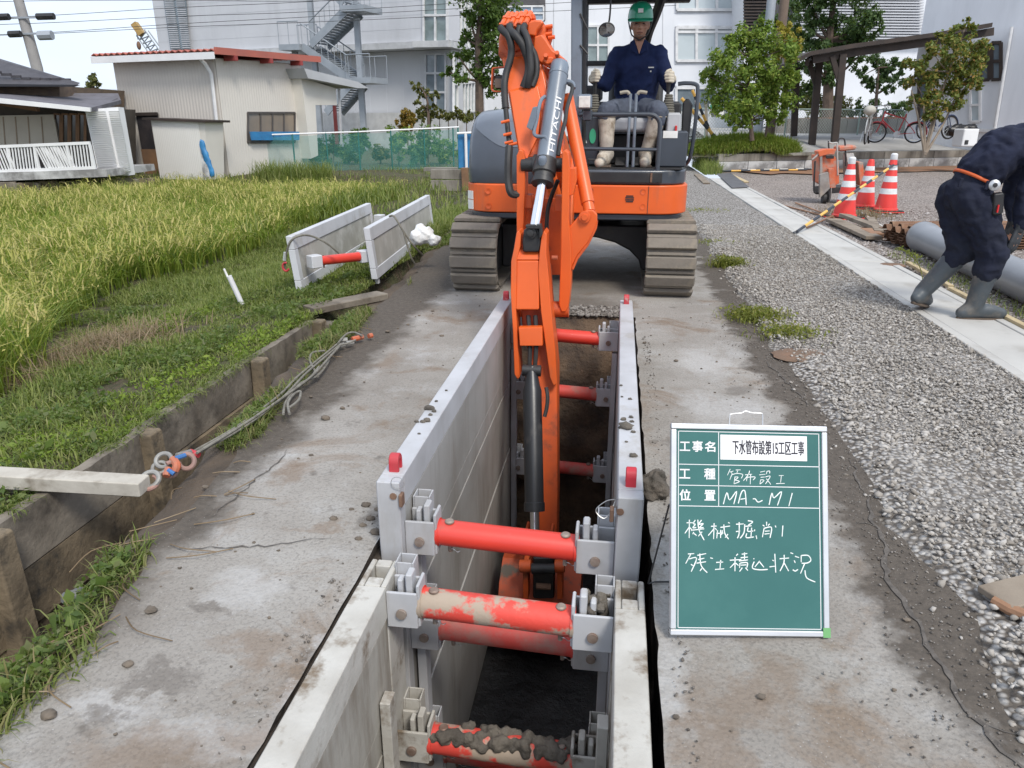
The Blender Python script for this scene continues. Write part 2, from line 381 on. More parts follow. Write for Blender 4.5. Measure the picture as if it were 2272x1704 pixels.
for X, Y, Z in parts:
    r, c = X.shape; idx = np.arange(r * c).reshape(r, c) + off; off += r * c
    vs.append(np.stack([X, Y, Z], -1).reshape(-1, 3)); fs.append(np.stack([idx[:-1, :-1], idx[:-1, 1:], idx[1:, 1:], idx[1:, :-1]], -1).reshape(-1, 4))
road = struct(fast('road', np.concatenate(vs), np.concatenate(fs), M_road, smooth=True))
# cracks: narrow open seams with dark broken bottoms
M_crack = pm('crack_dark', (.075, .066, .057), .95, (.13, .115, .10), 30, bmp=.8, bscale=60)
def crack(pts, w, seed):
    rr = random.Random(seed); P = []
    pts = [Vector(p) for p in pts]
    for a, b in zip(pts[:-1], pts[1:]):
        n = max(2, int((b - a).length / .025))
        for k in range(n): P.append(a.lerp(b, k / n))
    P.append(pts[-1]); m = MB(); L = []
    wv = 0
    for i, p in enumerate(P):
        d = (P[min(i + 1, len(P) - 1)] - P[max(i - 1, 0)]).normalized(); s = Vector((d.y, -d.x, 0)); wv = .75 * wv + rr.uniform(-.012, .012)
        ww = w * rr.uniform(.35, 1.3) * min(1, (i + 2) / 8, (len(P) - i + 1) / 8); q = p + s * wv
        L.append((q + s * ww, q - s * ww))
    v = []
    for a, b in L: v += [(a.x, a.y, .004 + float(road_z(a.x, a.y))), (b.x, b.y, .004 + float(road_z(b.x, b.y)))]
    m.add(v, [(2 * i, 2 * i + 1, 2 * i + 3, 2 * i + 2) for i in range(len(L) - 1)])
    return m.build('crack', M_crack, road, smooth=0)
crack([G(395, 1222), G(520, 1215), G(640, 1212), G(735, 1198)], .004, 1)
crack([G(1925, 1100), G(1985, 1300), G(2070, 1420), G(2130, 1530), G(2220, 1670), G(2300, 1760)], .008, 2)
crack([G(1880, 1020), G(1925, 1100)], .006, 3)
crack([G(1960, 1180), G(1930, 1160), G(1900, 1165)], .005, 4)
crack([G(1790, 900), G(1740, 840), G(1700, 800)], .006, 5)
crack([G(640, 1000), G(600, 1040), G(520, 1110), G(470, 1150)], .0035, 6)
crack([G(2180, 1610), G(2235, 1640), G(2290, 1620)], .005, 8)

# ---- trench: soil walls, muddy floor, broken far end
yy = np.arange(TY0, TY1 + .001, .06); zz = -np.concatenate([[0.006, .05, .055], np.linspace(.12, 1.80, 22)])
def soil_wall(name, x, sgn):
    Yg, Zg = np.meshgrid(yy, zz, indexing='ij'); Xg = x + sgn * (.0015 + (fbm(Yg, Zg, 6, 4) - .35) * .05 * np.clip(-Zg * 4 - .2, 0, 1))
    return Xg, Yg, Zg
for x, s in ((TX0, -1), (TX1, 1)):
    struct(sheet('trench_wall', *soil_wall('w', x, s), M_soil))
Xg, Zt = np.meshgrid(np.linspace(TX0 - .02, TX1 + .02, 26), np.linspace(0, 1, 26), indexing='ij')
Yg = TY1 + .02 - .50 * np.clip(Zt * 2.2, 0, 1) ** .8 + (fbm(Xg, Zt * 2, 5, 9) - .5) * .16 * np.clip(Zt * 6, 0, 1); Zg = -.004 - 1.76 * Zt
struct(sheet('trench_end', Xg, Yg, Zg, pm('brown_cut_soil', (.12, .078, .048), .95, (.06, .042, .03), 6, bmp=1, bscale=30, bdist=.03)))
Xg, Yg = np.meshgrid(np.linspace(TX0 - .05, TX1 + .05, 24), np.linspace(TY0, TY1, 90), indexing='ij')
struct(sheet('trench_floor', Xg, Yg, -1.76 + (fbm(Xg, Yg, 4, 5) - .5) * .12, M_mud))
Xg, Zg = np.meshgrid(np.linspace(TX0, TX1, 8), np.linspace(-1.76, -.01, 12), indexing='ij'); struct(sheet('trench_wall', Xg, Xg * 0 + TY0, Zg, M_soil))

Y_ = np.repeat(np.arange(TY0, TY1, .03)[:, None], 3, 1); X_ = np.array([[TX0 - .004, -.763, -.745]]) + Y_ * 0
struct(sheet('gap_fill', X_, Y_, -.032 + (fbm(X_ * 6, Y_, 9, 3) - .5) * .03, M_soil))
# ---- loose gravel belt between road and drain
ys = np.arange(-6, 90, .25); Y = np.repeat(ys[:, None], 14, 1); X = np.linspace(1.0, 2.262, 14)[None, :] + Y * 0
struct(sheet('gravel_belt', X, Y, .002 + .03 * np.clip((X - 1.04) / .12, -.8, 1) * np.clip((2.3 - X) / .12, 0, 1) + (fbm(X, Y, 2, 2) - .5) * .03 - .012, M_gravel))
# ---- yard
xs = np.concatenate([[2.80, 2.9], np.arange(3.1, 14, .4), [18, 26, 40, 60]]); ys = np.concatenate([np.arange(-6, 28, .5), [34, 45, 60, 90]])
X, Y = np.meshgrid(xs, ys, indexing='xy')
struct(sheet('yard', X, Y, -.012 + (fbm(X, Y, .7, 6) - .5) * .05, M_yard))
# brown earth strip along the foot of the block wall
WA = G(1590, 381); WB = G(2060, 370); WU = (WB - WA).normalized(); WN = Vector((-WU.y, WU.x, 0))
m = MB(); n = 60; L = []
for i in range(n + 1):
    p = WA + WU * (.6 + i * .25); w = 1.1 + 1.6 * float(vnoise(i * .31, 0, 1, 4)); q = p - WN * w
    L += [(p.x, p.y, .020), (q.x, q.y, .020)]
m.add(L, [(2 * i, 2 * i + 1, 2 * i + 3, 2 * i + 2) for i in range(n)])
struct(m.build('earth_strip', pm('red_brown_earth', (.26, .125, .06), .95, (.20, .13, .085), 3, bmp=.8, bscale=18, bdist=.02), smooth=0))

# ---- covered concrete drain: kerb lips and lid slabs, one object per piece
drain = thing('covered_drain', 'pale concrete covered drain running straight beside the gravel', 'drain', (2.54, 6, 0))
S0 = MB().box((0, 0, 0), (.404, 1.985, .07)).build('lid_slab', M_conc, drain, bevel=.006)
K0 = MB().box((0, 0, 0), (.072, 1.992, .12)).build('kerb_unit', M_conc, drain, bevel=.006)
def piece(src, loc, first):
    if first:
        o = src; o.location = loc
    else:
        o = bpy.data.objects.new(src.name.split('.')[0], src.data); COL.objects.link(o); attach(o, drain); o.location = loc
        b = o.modifiers.new('bevel', 'BEVEL'); b.width = .006; b.segments = 1; b.limit_method = 'ANGLE'
    o.rotation_euler = (random.uniform(-.002, .002), random.uniform(-.004, .004), random.uniform(-.002, .002)); return o
y0 = .8 + .2
for i in range(11):
    y = y0 + 2.0 * i - 2.0
    piece(S0, (2.535, y, -.018 + random.uniform(-.003, .003)), i == 0)
    piece(K0, (2.293, y, -.037 + random.uniform(-.002, .004)), i == 0)
    piece(K0, (2.777, y, -.037 + random.uniform(-.002, .004)), False)

# ---- ditch on the left: floor, road-side bank, field
ys = np.arange(-6, 18, .12)
D0 = np.repeat(ys[:, None], 16, 1)
t = np.linspace(0, 1, 16)[None, :]
edge = lE(ys)[:, None] + .03
drop = np.clip((t - .45) / .3, 0, 1)
X = edge - (.34 + .25 * np.clip((4.6 - D0) / 3, 0, 1) * .4) * t - .02
Z = -.012 - .09 * t - .58 * drop ** 1.3 + (fbm(X, D0, 3.5, 7) - .45) * .10 * np.clip(t * 3, 0, 1)
struct(sheet('ditch_bank', X, D0, Z, M_earth))
Y = np.repeat(ys[:, None], 8, 1); X = np.linspace(-2.5, -1.55, 8)[None, :] + Y * 0
struct(sheet('ditch_floor', X, Y, -.64 + (fbm(X, Y, 3, 1) - .5) * .08, M_mud))
def field_z(x, y):
    x = np.asarray(x, float); y = np.asarray(y, float)
    z = -.02 + (fbm(x, y, 1.2, 12) - .5) * .09
    lot = np.clip((y - np.interp(x, [-17, -12, -7.5, -5], [14.9, 17.3, 19.2, 18.6])) / .4, 0, 1)
    t = np.clip((-2.35 - x) / 2.4, 0, 1); return z - .38 * t * t * (3 - 2 * t) * (1 - lot) + .05 * lot
xs = np.concatenate([np.arange(-2.19, -6, -.12), np.arange(-6.2, -20, -.5), [-24, -32, -45, -60]]); ys = np.concatenate([np.arange(-6, 12, .15), np.arange(12, 30, .5), [34, 45, 60, 90]])
X, Y = np.meshgrid(xs, ys, indexing='xy'); Z = field_z(X, Y); Z[:, 0] -= .35
struct(sheet('field_ground', X, Y, Z, M_field))
# ground beyond the ditch end, up to the road
ys2 = np.arange(9.4, 90, .6); Y = np.repeat(ys2[:, None], 10, 1); X = np.linspace(-2.6, 0, 10)[None, :]; X = X * 0 + np.linspace(0, 1, 10)[None, :]
Xr = road_left(ys2)[:, None] + .08; X = -2.7 + (Xr + 2.7) * X
struct(sheet('verge', X, Y, -.005 + (fbm(X, Y, 2, 15) - .5) * .08, M_earth))
# ---- raised plot behind the block wall
offs = [0.22, 1.0, 2.2, 4, 12, 60]; zz = [.50, .58, .78, .86, .95, 1.1]; al = np.arange(-.2, 60, 1.5)
WBK = Vector((.06, 1, 0))
X = np.array([[(WA + WU * a + WBK * o).x for o in offs] for a in al]); Y = np.array([[(WA + WU * a + WBK * o).y for o in offs] for a in al]); Z = np.array([zz for a in al])
M_apron = pm('pale_apron_concrete', (.36, .355, .345), .9, (.28, .275, .265), 1.0, bmp=.3, bscale=20, bdist=.006, dirt=(.20, .19, .17), dscale=1.2)
struct(sheet('raised_plot', X, Y, Z, M_apron))
wall = thing('retaining_wall', 'low grey concrete block retaining wall below the carport plot', 'wall', tuple(WA))
Rw = Matrix((WU, WN, Vector((0, 0, 1)))).transposed()
BL = MB().box((0, 0, 0), (.985, .15, .275)).build('block', M_blockdry, wall, bevel=.01); CP = MB().box((0, 0, 0), (1.99, .22, .215)).build('coping', M_bandconc, wall, bevel=.012)
for i in range(15):
    Mx = Matrix.Translation(WA + WU * (.5 + i * 1.0) + Vector((0, 0, .135))) @ Rw.to_4x4()
    o = BL if i == 0 else inst(BL, wall, Mx)
    if i == 0: o.matrix_basis = Mx
for i in range(8):
    Mx = Matrix.Translation(WA + WU * (.98 + i * 2.0) + WN * .05 + Vector((0, 0, .385))) @ Rw.to_4x4()
    o = CP if i == 0 else inst(CP, wall, Mx)
    if i == 0: o.matrix_basis = Mx
# side face of the plot, running back along the road
m = MB(); p = WA + WU * .02
m.prism([p + WBK * .2, p + WBK * 30, p + WBK * 30 + Vector((0, 0, .95)), p + WBK * 4 + Vector((0, 0, .87)), p + WBK * .2 + Vector((0, 0, .47))], WU * .18)
m.build('side_wall', M_bandconc, wall)

# ---- ditch retaining wall: stacked concrete planks held by posts
dw = thing('ditch_wall', 'brown stained concrete plank wall along the grassy ditch', 'wall', (-2.15, 2, -.6))
posts_y = [-.95, .08, 1.10, 2.0, 2.92, 4.02, 4.98]
PO = MB().box((0, 0, 0), (.085, .100, .74)).build('post', M_wetconc, dw, bevel=.012)
for i, y in enumerate(posts_y):
    Mx = Matrix.Translation((-2.120, y, -.362 + random.uniform(-.01, .012))) @ Matrix.Rotation(random.uniform(-.03, .03), 4, 'Y')
    if i == 0: PO.matrix_basis = Mx
    else: inst(PO, dw, Mx)
for i in range(len(posts_y) - 1):
    a, b_ = posts_y[i], posts_y[i + 1]
    for k, (z0, z1) in enumerate(((-.215, .012), (-.452, -.222), (-.66, -.459))):
        m = MB(); jx = random.uniform(-.012, .012); th = .055
        n = 12
        top = [(-2.152 + jx, a + (b_ - a) * t / n, z1 + (random.uniform(-.008, .003) if k == 0 else 0)) for t in range(n + 1)]
        vv = []
        for p in top: vv += [(p[0] + .0, p[1], z0), (p[0], p[1], p[2]), (p[0] - th, p[1], p[2] - random.uniform(0, .004)), (p[0] - th, p[1], z0)]
        ff = [(0, 1, 2, 3), tuple(4 * n + q for q in (3, 2, 1, 0))]
        for t in range(n): ff += [(4 * t + q, 4 * t + (q + 1) % 4, 4 * t + 4 + (q + 1) % 4, 4 * t + 4 + q) for q in range(4)]
        m.add(vv, ff); m.build('plank', M_oldconc if k == 0 else M_wetconc, dw)
def remesh(o, voxel=.012, it=6, fac=.5):
    r = o.modifiers.new('remesh', 'REMESH'); r.mode = 'VOXEL'; r.voxel_size = voxel; r.use_smooth_shade = True
    s = o.modifiers.new('smooth', 'SMOOTH'); s.iterations = it; s.factor = fac
    return o
# ================================================================== TRENCH BOXES
M_shore = pm('shoring_grey_paint', (.46, .465, .48), .55, (.36, .36, .365), 3, bmp=.2, bscale=50, bdist=.002, dirt=(.30, .27, .23), dlo=.55, dhi=.72, dscale=3.2, streak=True)
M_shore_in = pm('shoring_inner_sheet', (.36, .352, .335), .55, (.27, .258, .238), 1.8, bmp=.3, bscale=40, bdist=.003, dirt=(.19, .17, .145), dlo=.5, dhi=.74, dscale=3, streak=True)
M_dirty = pm('mud_crusted_shoring', (.47, .455, .415), .85, (.37, .35, .31), 5, bmp=.5, bscale=40, bdist=.005, dirt=(.17, .13, .09), dlo=.52, dhi=.66, dscale=7)
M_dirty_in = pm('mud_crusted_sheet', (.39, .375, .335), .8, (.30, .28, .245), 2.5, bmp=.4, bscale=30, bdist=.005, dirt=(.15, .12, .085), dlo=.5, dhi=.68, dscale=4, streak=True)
M_red = pm('red_strut_paint', (.68, .050, .030), .42, (.58, .045, .03), 3, bmp=.12, bscale=40, bdist=.002, dirt=(.30, .10, .07), dlo=.62, dhi=.8, dscale=6, coat=.2)
M_redmud = pm('red_paint_dried_mud', (.66, .06, .04), .6, (.55, .06, .045), 4, bmp=.4, bscale=30, bdist=.006, dirt=(.36, .29, .225), dlo=.51, dhi=.57, dscale=6)
M_redfade = pm('scuffed_red_paint', (.60, .065, .05), .6, (.50, .08, .065), 5, bmp=.3, bscale=30, bdist=.004, dirt=(.36, .22, .18), dlo=.5, dhi=.68, dscale=5)
M_lug = pm('red_lug_paint', (.50, .025, .04), .5, (.42, .05, .055), 8, bmp=.2, dirt=(.45, .36, .32), dlo=.58, dhi=.72, dscale=18)
M_rust = pm('rusty_steel', (.22, .13, .085), .8, (.13, .075, .05), 14, bmp=.5, bscale=60, bdist=.003)
M_pin = pm('worn_pin_steel', (.30, .25, .21), .6, (.19, .12, .09), 18, metal=.3, bmp=.4, bscale=60, bdist=.002)
M_wire = pm('galvanised_wire', (.50, .50, .49), .4, metal=.8, bmp=0)
M_clod = pm('grey_clay_clod', (.135, .118, .096), .95, (.075, .065, .054), 12, bmp=1, bscale=45, bdist=.012)

def lug(parent, x, y, z):
    m = MB(); a = [(y - .026, z - .004), (y - .026, z + .03)] + [(y + .026 * math.cos(t), z + .033 + .026 * math.sin(t)) for t in [PI * (1 - k / 6) for k in range(7)]] + [(y + .026, z - .004)]
    inn = [(y + .010, z - .004), (y + .010, z + .028)] + [(y + .010 * math.cos(t), z + .030 + .010 * math.sin(t)) for t in [PI * k / 4 for k in range(5)]] + [(y - .010, z - .004)]
    m.px(a + inn, x - .017, x + .017); return m.build('lifting_eye', M_lug, parent, bevel=.003)
def bracket(box, x0, x1, y, z, mat, side, mud=0):
    """strut shoe: clevis box with a bolt head, two tongues and a square socket on the panel"""
    m = MB(); w = abs(x1 - x0); lo, hi = min(x0, x1), max(x0, x1)
    m.lohi((lo, y - .052, z - .068), (hi, y - .040, z + .062)); m.lohi((lo, y + .040, z - .068), (hi, y + .052, z + .062))
    xi = hi if side < 0 else lo            # inner end plate
    m.lohi((xi - .006, y - .040, z - .068), (xi + .006, y + .040, z + .085)); m.lohi((lo + .002, y - .0405, z - .068), (hi - .002, y + .0405, z - .056))
    o = m.build('strut_bracket', mat, box, bevel=.004)
    c = (lo + hi) / 2 + (-.012 if side < 0 else .012)
    MB().lathe([(.006, -.012), (.0165, -.011), (.0175, -.004), (.016, 0)], (c + .012 * side * -1, y - .0515, z - .012), 14, (0, 1, 0)).build('bolt_head', M_pin, o)
    xt = xi + (.030 if side > 0 else -.030)
    MB().lohi((xt - .012, y - .030, z - .05), (xt + .012, y + .020, z + .115)).build('wedge_plate', mat, o, bevel=.006)
    xt += .03 * side; MB().lohi((xt - .010, y - .026, z - .05), (xt + .010, y + .012, z + .092)).build('wedge_plate', mat, o, bevel=.006)
    # open square socket welded to the panel just behind
    xs = x0 if side < 0 else x1; k = MB(); a, b_ = (x0, x0 + .062) if side < 0 else (x1 - .062, x1)
    yo = y + .060
    for q in (((a, yo), (a + .006, yo + .06)), ((b_ - .006, yo), (b_, yo + .06)), ((a + .0062, yo), (b_ - .0062, yo + .006)), ((a + .0062, yo + .054), (b_ - .0062, yo + .06))):
        k.lohi((q[0][0], q[0][1], z - .10), (q[1][0], q[1][1], z + .098))
    k.build('socket', mat, o, bevel=.002)
    return o
def strut(box, xa, xb, y, z, mat, bmat, r=.045, tilt=.012, xl=-.668, xr=.042):
    s = MB(); s.cyl((xa, y, z + tilt), (xb, y, z - tilt), r, n=28); s.cyl((xa + .001, y, z + tilt), (xa + .014, y, z + tilt), r + .004, n=28); s.cyl((xb - .014, y, z - tilt), (xb - .001, y, z - tilt), r + .004, n=28)
    o = s.build('strut', mat, box)
    for x in (xa + .05, xb - .045):
        zz_ = z + tilt * (1 - 2 * (x - xa) / (xb - xa))
        p = MB(); p.lathe([(.006, -.003), (.0165, 0), (.0165, .005), (.012, .009)], (x, y - .004, zz_ + r), 16); p.build('pin', M_pin, o)
        MB().cyl((x, y - .004, zz_ - r - .024), (x, y - .004, zz_ - r + .006), .008, n=10).build('pin_tip', M_pin, o)
        MB().tube(catmull([(x - .006, y - .005, zz_ - r - .016), (x + .012, y - .012, zz_ - r - .010), (x + .026, y - .01, zz_ - r - .022), (x + .036, y - .008, zz_ - r - .018)], 4), .0014, 5).build('clip_wire', M_wire, o)
    bracket(box, xl, xa + .006, y, z + tilt, bmat, -1); bracket(box, xb - .006, xr, y, z - tilt, bmat, 1)
    return o
def panel(box, x0, x1, y0, y1, zt, zb, inner, mo, mi_, end_pocket=False):
    """shoring panel: top beam, end posts, inner sheet of welded strips; inner = x of trench side"""
    sg = 1 if inner == x1 else -1; back = x0 if sg > 0 else x1
    m = MB(); ye = y1 - .15 if end_pocket else y1 - .06
    m.lohi((x0, y0 + .06, zt - .115), (x1, ye, zt)); m.lohi((x0, y0, zb), (x1, y0 + .0598, zt - .0005))
    if not end_pocket: m.lohi((x0, y1 - .0598, zb), (x1, y1, zt - .0005))
    else:
        t = .020
        m.lohi((x0, ye + .0004, zb), (x0 + t, y1, zt - .0004)); m.lohi((x1 - t, ye + .0004, zb), (x1, y1, zt - .0004))
        m.lohi((x0 + t + .0003, ye + .0004, zb), (x1 - t - .0003, ye + .05, zt - .0008)); m.lohi((x0 + t + .0003, y1 - .04, zb), (x1 - t - .0003, y1, zt - .0008))
    p = m.build('panel', mo, box, bevel=.005)
    zs = [zt - .118, zt - .43, zt - .55, zt - .66, zt - 1.05, zt - 1.45, zb]
    for i in range(len(zs) - 1):
        s = MB(); d = (.004, .007, .005, .009, .004, .006)[i]
        xi = inner - sg * d; s.lohi((min(back + sg * .01, xi), y0 + .0602, zs[i + 1] + .004), (max(back + sg * .01, xi), ye - .0004 if end_pocket else y1 - .0602, zs[i] - .004))
        s.build('sheet_strip', mi_, p, bevel=.002)
    for yy_ in ((y0 + .10), (ye - .14 if end_pocket else y1 - .16)):
        r = MB(); a, b_ = (inner + sg * .0005, inner + sg * .036); r.lohi((min(a, b_), yy_, zb), (max(a, b_), yy_ + .06, zt - .33)); r.build('slide_rail', mo, p, bevel=.004)
    return p
# -- far box (standing proud of the road)
fb = thing('trench_box', 'grey steel trench box standing above the road, clean red struts', 'trench box', (-.31, 3.5, -1.7), 'trench boxes in the cut')
FY0, FY1, FZ = 2.10, 4.87, .255
pl = panel(fb, -.748, -.668, FY0, FY1, FZ, -1.70, -.668, M_shore, M_shore_in)
pr = panel(fb, .042, .124, FY0, FY1, FZ, -1.70, .042, M_shore, M_shore_in)
for x, p in ((-.708, pl), (.083, pr)):
    for y in (FY0 + .10, FY1 - .10): lug(p, x, y, FZ)
for y in (FY0 + .085, FY1 - .10):
    for z, mt in ((.02, M_red), (-.375, M_redfade), (-.95, M_redfade)):
        strut(fb, -.572, -.078, y, z, mt if y < 3 else (M_red if z > 0 else M_redfade), M_shore)
# -- near box (flush with the road, caked in mud)
nb = thing('trench_box', 'mud caked trench box sunk flush with the road surface', 'trench box', (-.31, 1.2, -1.9), 'trench boxes in the cut')
panel(nb, -.757, -.664, .36, 2.045, -.002, -1.72, -.664, M_dirty, M_dirty_in, True)
panel(nb, .046, .137, .36, 2.045, -.006, -1.72, .046, M_dirty, M_dirty_in, True)
strut(nb, -.570, -.072, 1.935, -.088, M_redmud, M_shore, r=.048, xl=-.664, xr=.046)
strut(nb, -.556, -.060, 1.935, -.640, M_redmud, M_dirty, r=.050, xl=-.664, xr=.046)
# mud piled on the low strut and on the shoe of the upper one
mud = MB(); rr = random.Random(5)
for i in range(150):
    t = rr.random() ** .8; x = -.56 + .50 * t; mud.lump((x, 1.935 + rr.uniform(-.045, .035), -.600 + rr.uniform(-.012, .022) - .01 * t), rr.uniform(.006, .022), i, .3, 7, 5)
remesh(mud.build('mud_heap', M_clod, nb, smooth=60), .0055, 1, .4)['kind'] = 'stuff'
mud = MB()
for i in range(26): mud.lump((-.012 + rr.uniform(-.035, .035), 1.95 + rr.uniform(-.03, .07), -.055 + rr.uniform(-.02, .03)), rr.uniform(.008, .022), i, .3, 7, 5)
for i in range(9): mud.lump((-.63 + rr.uniform(-.03, .03), 1.97 + rr.uniform(-.02, .05), -.055 + rr.uniform(-.02, .012)), rr.uniform(.006, .014), i, .3, 7, 5)
mud.build('mud_heap', M_clod, nb, smooth=60)['kind'] = 'stuff'
# tie wires hooked through the far box posts
MB().tube(catmull([AY(1370, 1108, 2.14), AY(1345, 1112, 2.12), AY(1322, 1132, 2.11), AY(1338, 1150, 2.1), AY(1352, 1140, 2.11), AY(1366, 1110, 2.14)], 5), .0016, 5).build('tie_wire', M_wire, fb)
c = AY(882, 1072, 2.095)
MB().tube([c + Vector((.022 * math.cos(t), 0, .022 * math.sin(t))) for t in [2 * PI * k / 18 for k in range(18)]], .0012, 5, True).build('tie_wire', M_wire, fb)
for x, s in ((-.69, 1), (.052, -1)):
    MB().cyl((x, FY0 - .004, .205), (x, FY0 + .03, .205), .012, n=10).build('hook_bolt', M_rust, fb)
    MB().lohi((x + s * .02, FY0 - .012, .17), (x + s * .033, FY0 + .02, .215)).build('hook_tab', M_rust, fb, bevel=.003)
# ================================================================== BLACKBOARD SIGN
M_board = pm('green_chalkboard', (.024, .112, .105), .7, (.036, .138, .128), 2.5, .35, .7, bmp=.05, dirt=(.062, .168, .155), dlo=.50, dhi=.8, dscale=3)
M_alu = pm('aluminium_frame', (.62, .63, .64), .35, (.54, .55, .56), 6, metal=.55, bmp=.05)
M_chalk = pm('chalk_white', (.78, .80, .78), .95, (.60, .66, .63), 60, bmp=.3, bscale=200, bdist=.0006)
M_white = pm('white_print', (.80, .80, .80), .6, bmp=0); M_ink = pm('black_ink', (.02, .018, .03), .6, bmp=0)
M_paper = pm('white_paper', (.86, .86, .86), .55, bmp=0)
BW, BH = .452, .592
bl = G(1488, 1414); bl.y = 1.758; bx_ = V(math.cos(math.radians(10)), math.sin(math.radians(10)), 0); lean = math.radians(24)
bback = Vector((-bx_.y, bx_.x, 0)); bup = Vector((0, 0, 1)) * math.cos(lean) + bback * math.sin(lean); _t = math.radians(2); bup, bx_ = bup * math.cos(_t) + bx_ * math.sin(_t), bx_ * math.cos(_t) - bup * math.sin(_t); bn = bx_.cross(bup).normalized()   # towards the viewer
if bn.dot(bback) > 0: bn = -bn
O = bl + Vector((-.004, 0, .0175))
def B3(x, y, d=0.0): return O + bx_ * x + bup * y + bn * d
sgn = thing('chalkboard_sign', 'green construction chalkboard in white metal frame propped up beside the trench', 'chalkboard', tuple(O))
def bpan(name, x0, y0, x1, y1, d0, d1, mat, parent=None, bevel=0):
    m = MB(); m.prism([B3(x0, y0, d0), B3(x1, y0, d0), B3(x1, y1, d0), B3(x0, y1, d0)], bn * (d1 - d0)); return m.build(name, mat, parent or sgn, bevel=bevel, smooth=0 if not bevel else 35)
brd = bpan('board', .010, .010, BW - .010, BH - .010, -.008, 0, M_board)
fw_ = .017
bpan('frame_rail', 0, 0, BW, fw_ - .0005, -.012, .006, M_alu, bevel=.003); bpan('frame_rail', 0, BH - fw_ + .0005, BW, BH, -.012, .006, M_alu, bevel=.003)
bpan('frame_rail', 0, fw_, fw_, BH - fw_, -.012, .006, M_alu, bevel=.003); bpan('frame_rail', BW - fw_, fw_, BW, BH - fw_, -.012, .006, M_alu, bevel=.003)
MB().tube(catmull([B3(.172, BH - .003, -.006), B3(.173, BH + .024, -.006), B3(.178, BH + .030, -.006), B3(.205, BH + .033, -.006), B3(.219, BH + .039, -.006), B3(.235, BH + .035, -.006), B3(.262, BH + .034, -.006), B3(.268, BH + .029, -.006), B3(.268, BH - .003, -.006)], 4), .0017, 6).build('carry_handle', M_alu, sgn)
bpan('corner_tape', BW - .020, -.001, BW + .001, .026, .0062, .0068, pm('green_tape', (.16, .40, .15), .6), bevel=0)
leg = MB(); q0 = B3(.0, .36, -.014); foot = Vector((q0.x - .035, q0.y + .10, .004)); leg.tube([q0, q0.lerp(foot, .5), foot, foot + Vector((.02, .012, 0)), B3(BW, .36, -.014) + Vector((.03, .1, 0)) * 0 + Vector((0, 0, 0))][:4], .0028, 6)
q1 = B3(BW, .36, -.014); leg.tube([q1, Vector((q1.x + .0, q1.y + .11, .004))], .0028, 6); leg.tube([foot + Vector((.02, .012, 0)), Vector((q1.x, q1.y + .11, .004))], .0028, 6)
leg.build('stand_leg', pm('black_wire_leg', (.03, .03, .032), .5, bmp=0), sgn)
# ruled lines (board coordinates measured on the photograph, u to the right, v down, mapped to metres)
def bl_uv(u, v):
    """photo zoom pixels (board frame 195..1255 x 160..1570) -> metres on the board"""
    v2 = v - (u - 200) * .0178 * (1 - .0 * v); u2 = u - 196 - (v - 160) * .0115
    return u2 / 1052 * BW, BH - (v2 - 160) / 1392 * BH
def stroke(m, pts, w, d=.0008, taper=.75):
    """flat chalk stroke"""
    P = [B3(*bl_uv(*p), d) for p in pts]
    if len(P) > 2: P = catmull(P, 4)
    L = []
    for i, p in enumerate(P):
        t = (P[min(i + 1, len(P) - 1)] - P[max(i - 1, 0)]).normalized(); s = t.cross(bn).normalized(); f = 1 if i < len(P) - 1 else taper
        L += [p + s * w * f, p - s * w * f]
    m.add(L, [(2 * i, 2 * i + 1, 2 * i + 3, 2 * i + 2) for i in range(len(P) - 1)])
ln = MB()
x0, x1, y0, y1 = .0225, BW - .0235, .0205, BH - .0225
s6 = BH / .6
for a, b_ in (((x0, y0), (x1, y0)), ((x0, y1), (x1, y1)), ((x0, y0), (x0, y1)), ((x1, y0), (x1, y1)), ((x0, .482 * s6), (x1, .482 * s6)), ((x0, .422 * s6), (x1, .422 * s6)), ((x0, .363 * s6), (x1, .363 * s6)), ((.138, .363 * s6), (.138, y1))):
    p, q = Vector(a), Vector(b_); t = (q - p).normalized(); s = Vector((-t.y, t.x)) * .0010; p = p - t * .001; q = q + t * .001
    ln.add([B3(*(p + s), .0006), B3(*(p - s), .0006), B3(*(q - s), .0006), B3(*(q + s), .0006)], [(0, 1, 2, 3)])
ln.build('ruled_lines', M_white, sgn, smooth=0)
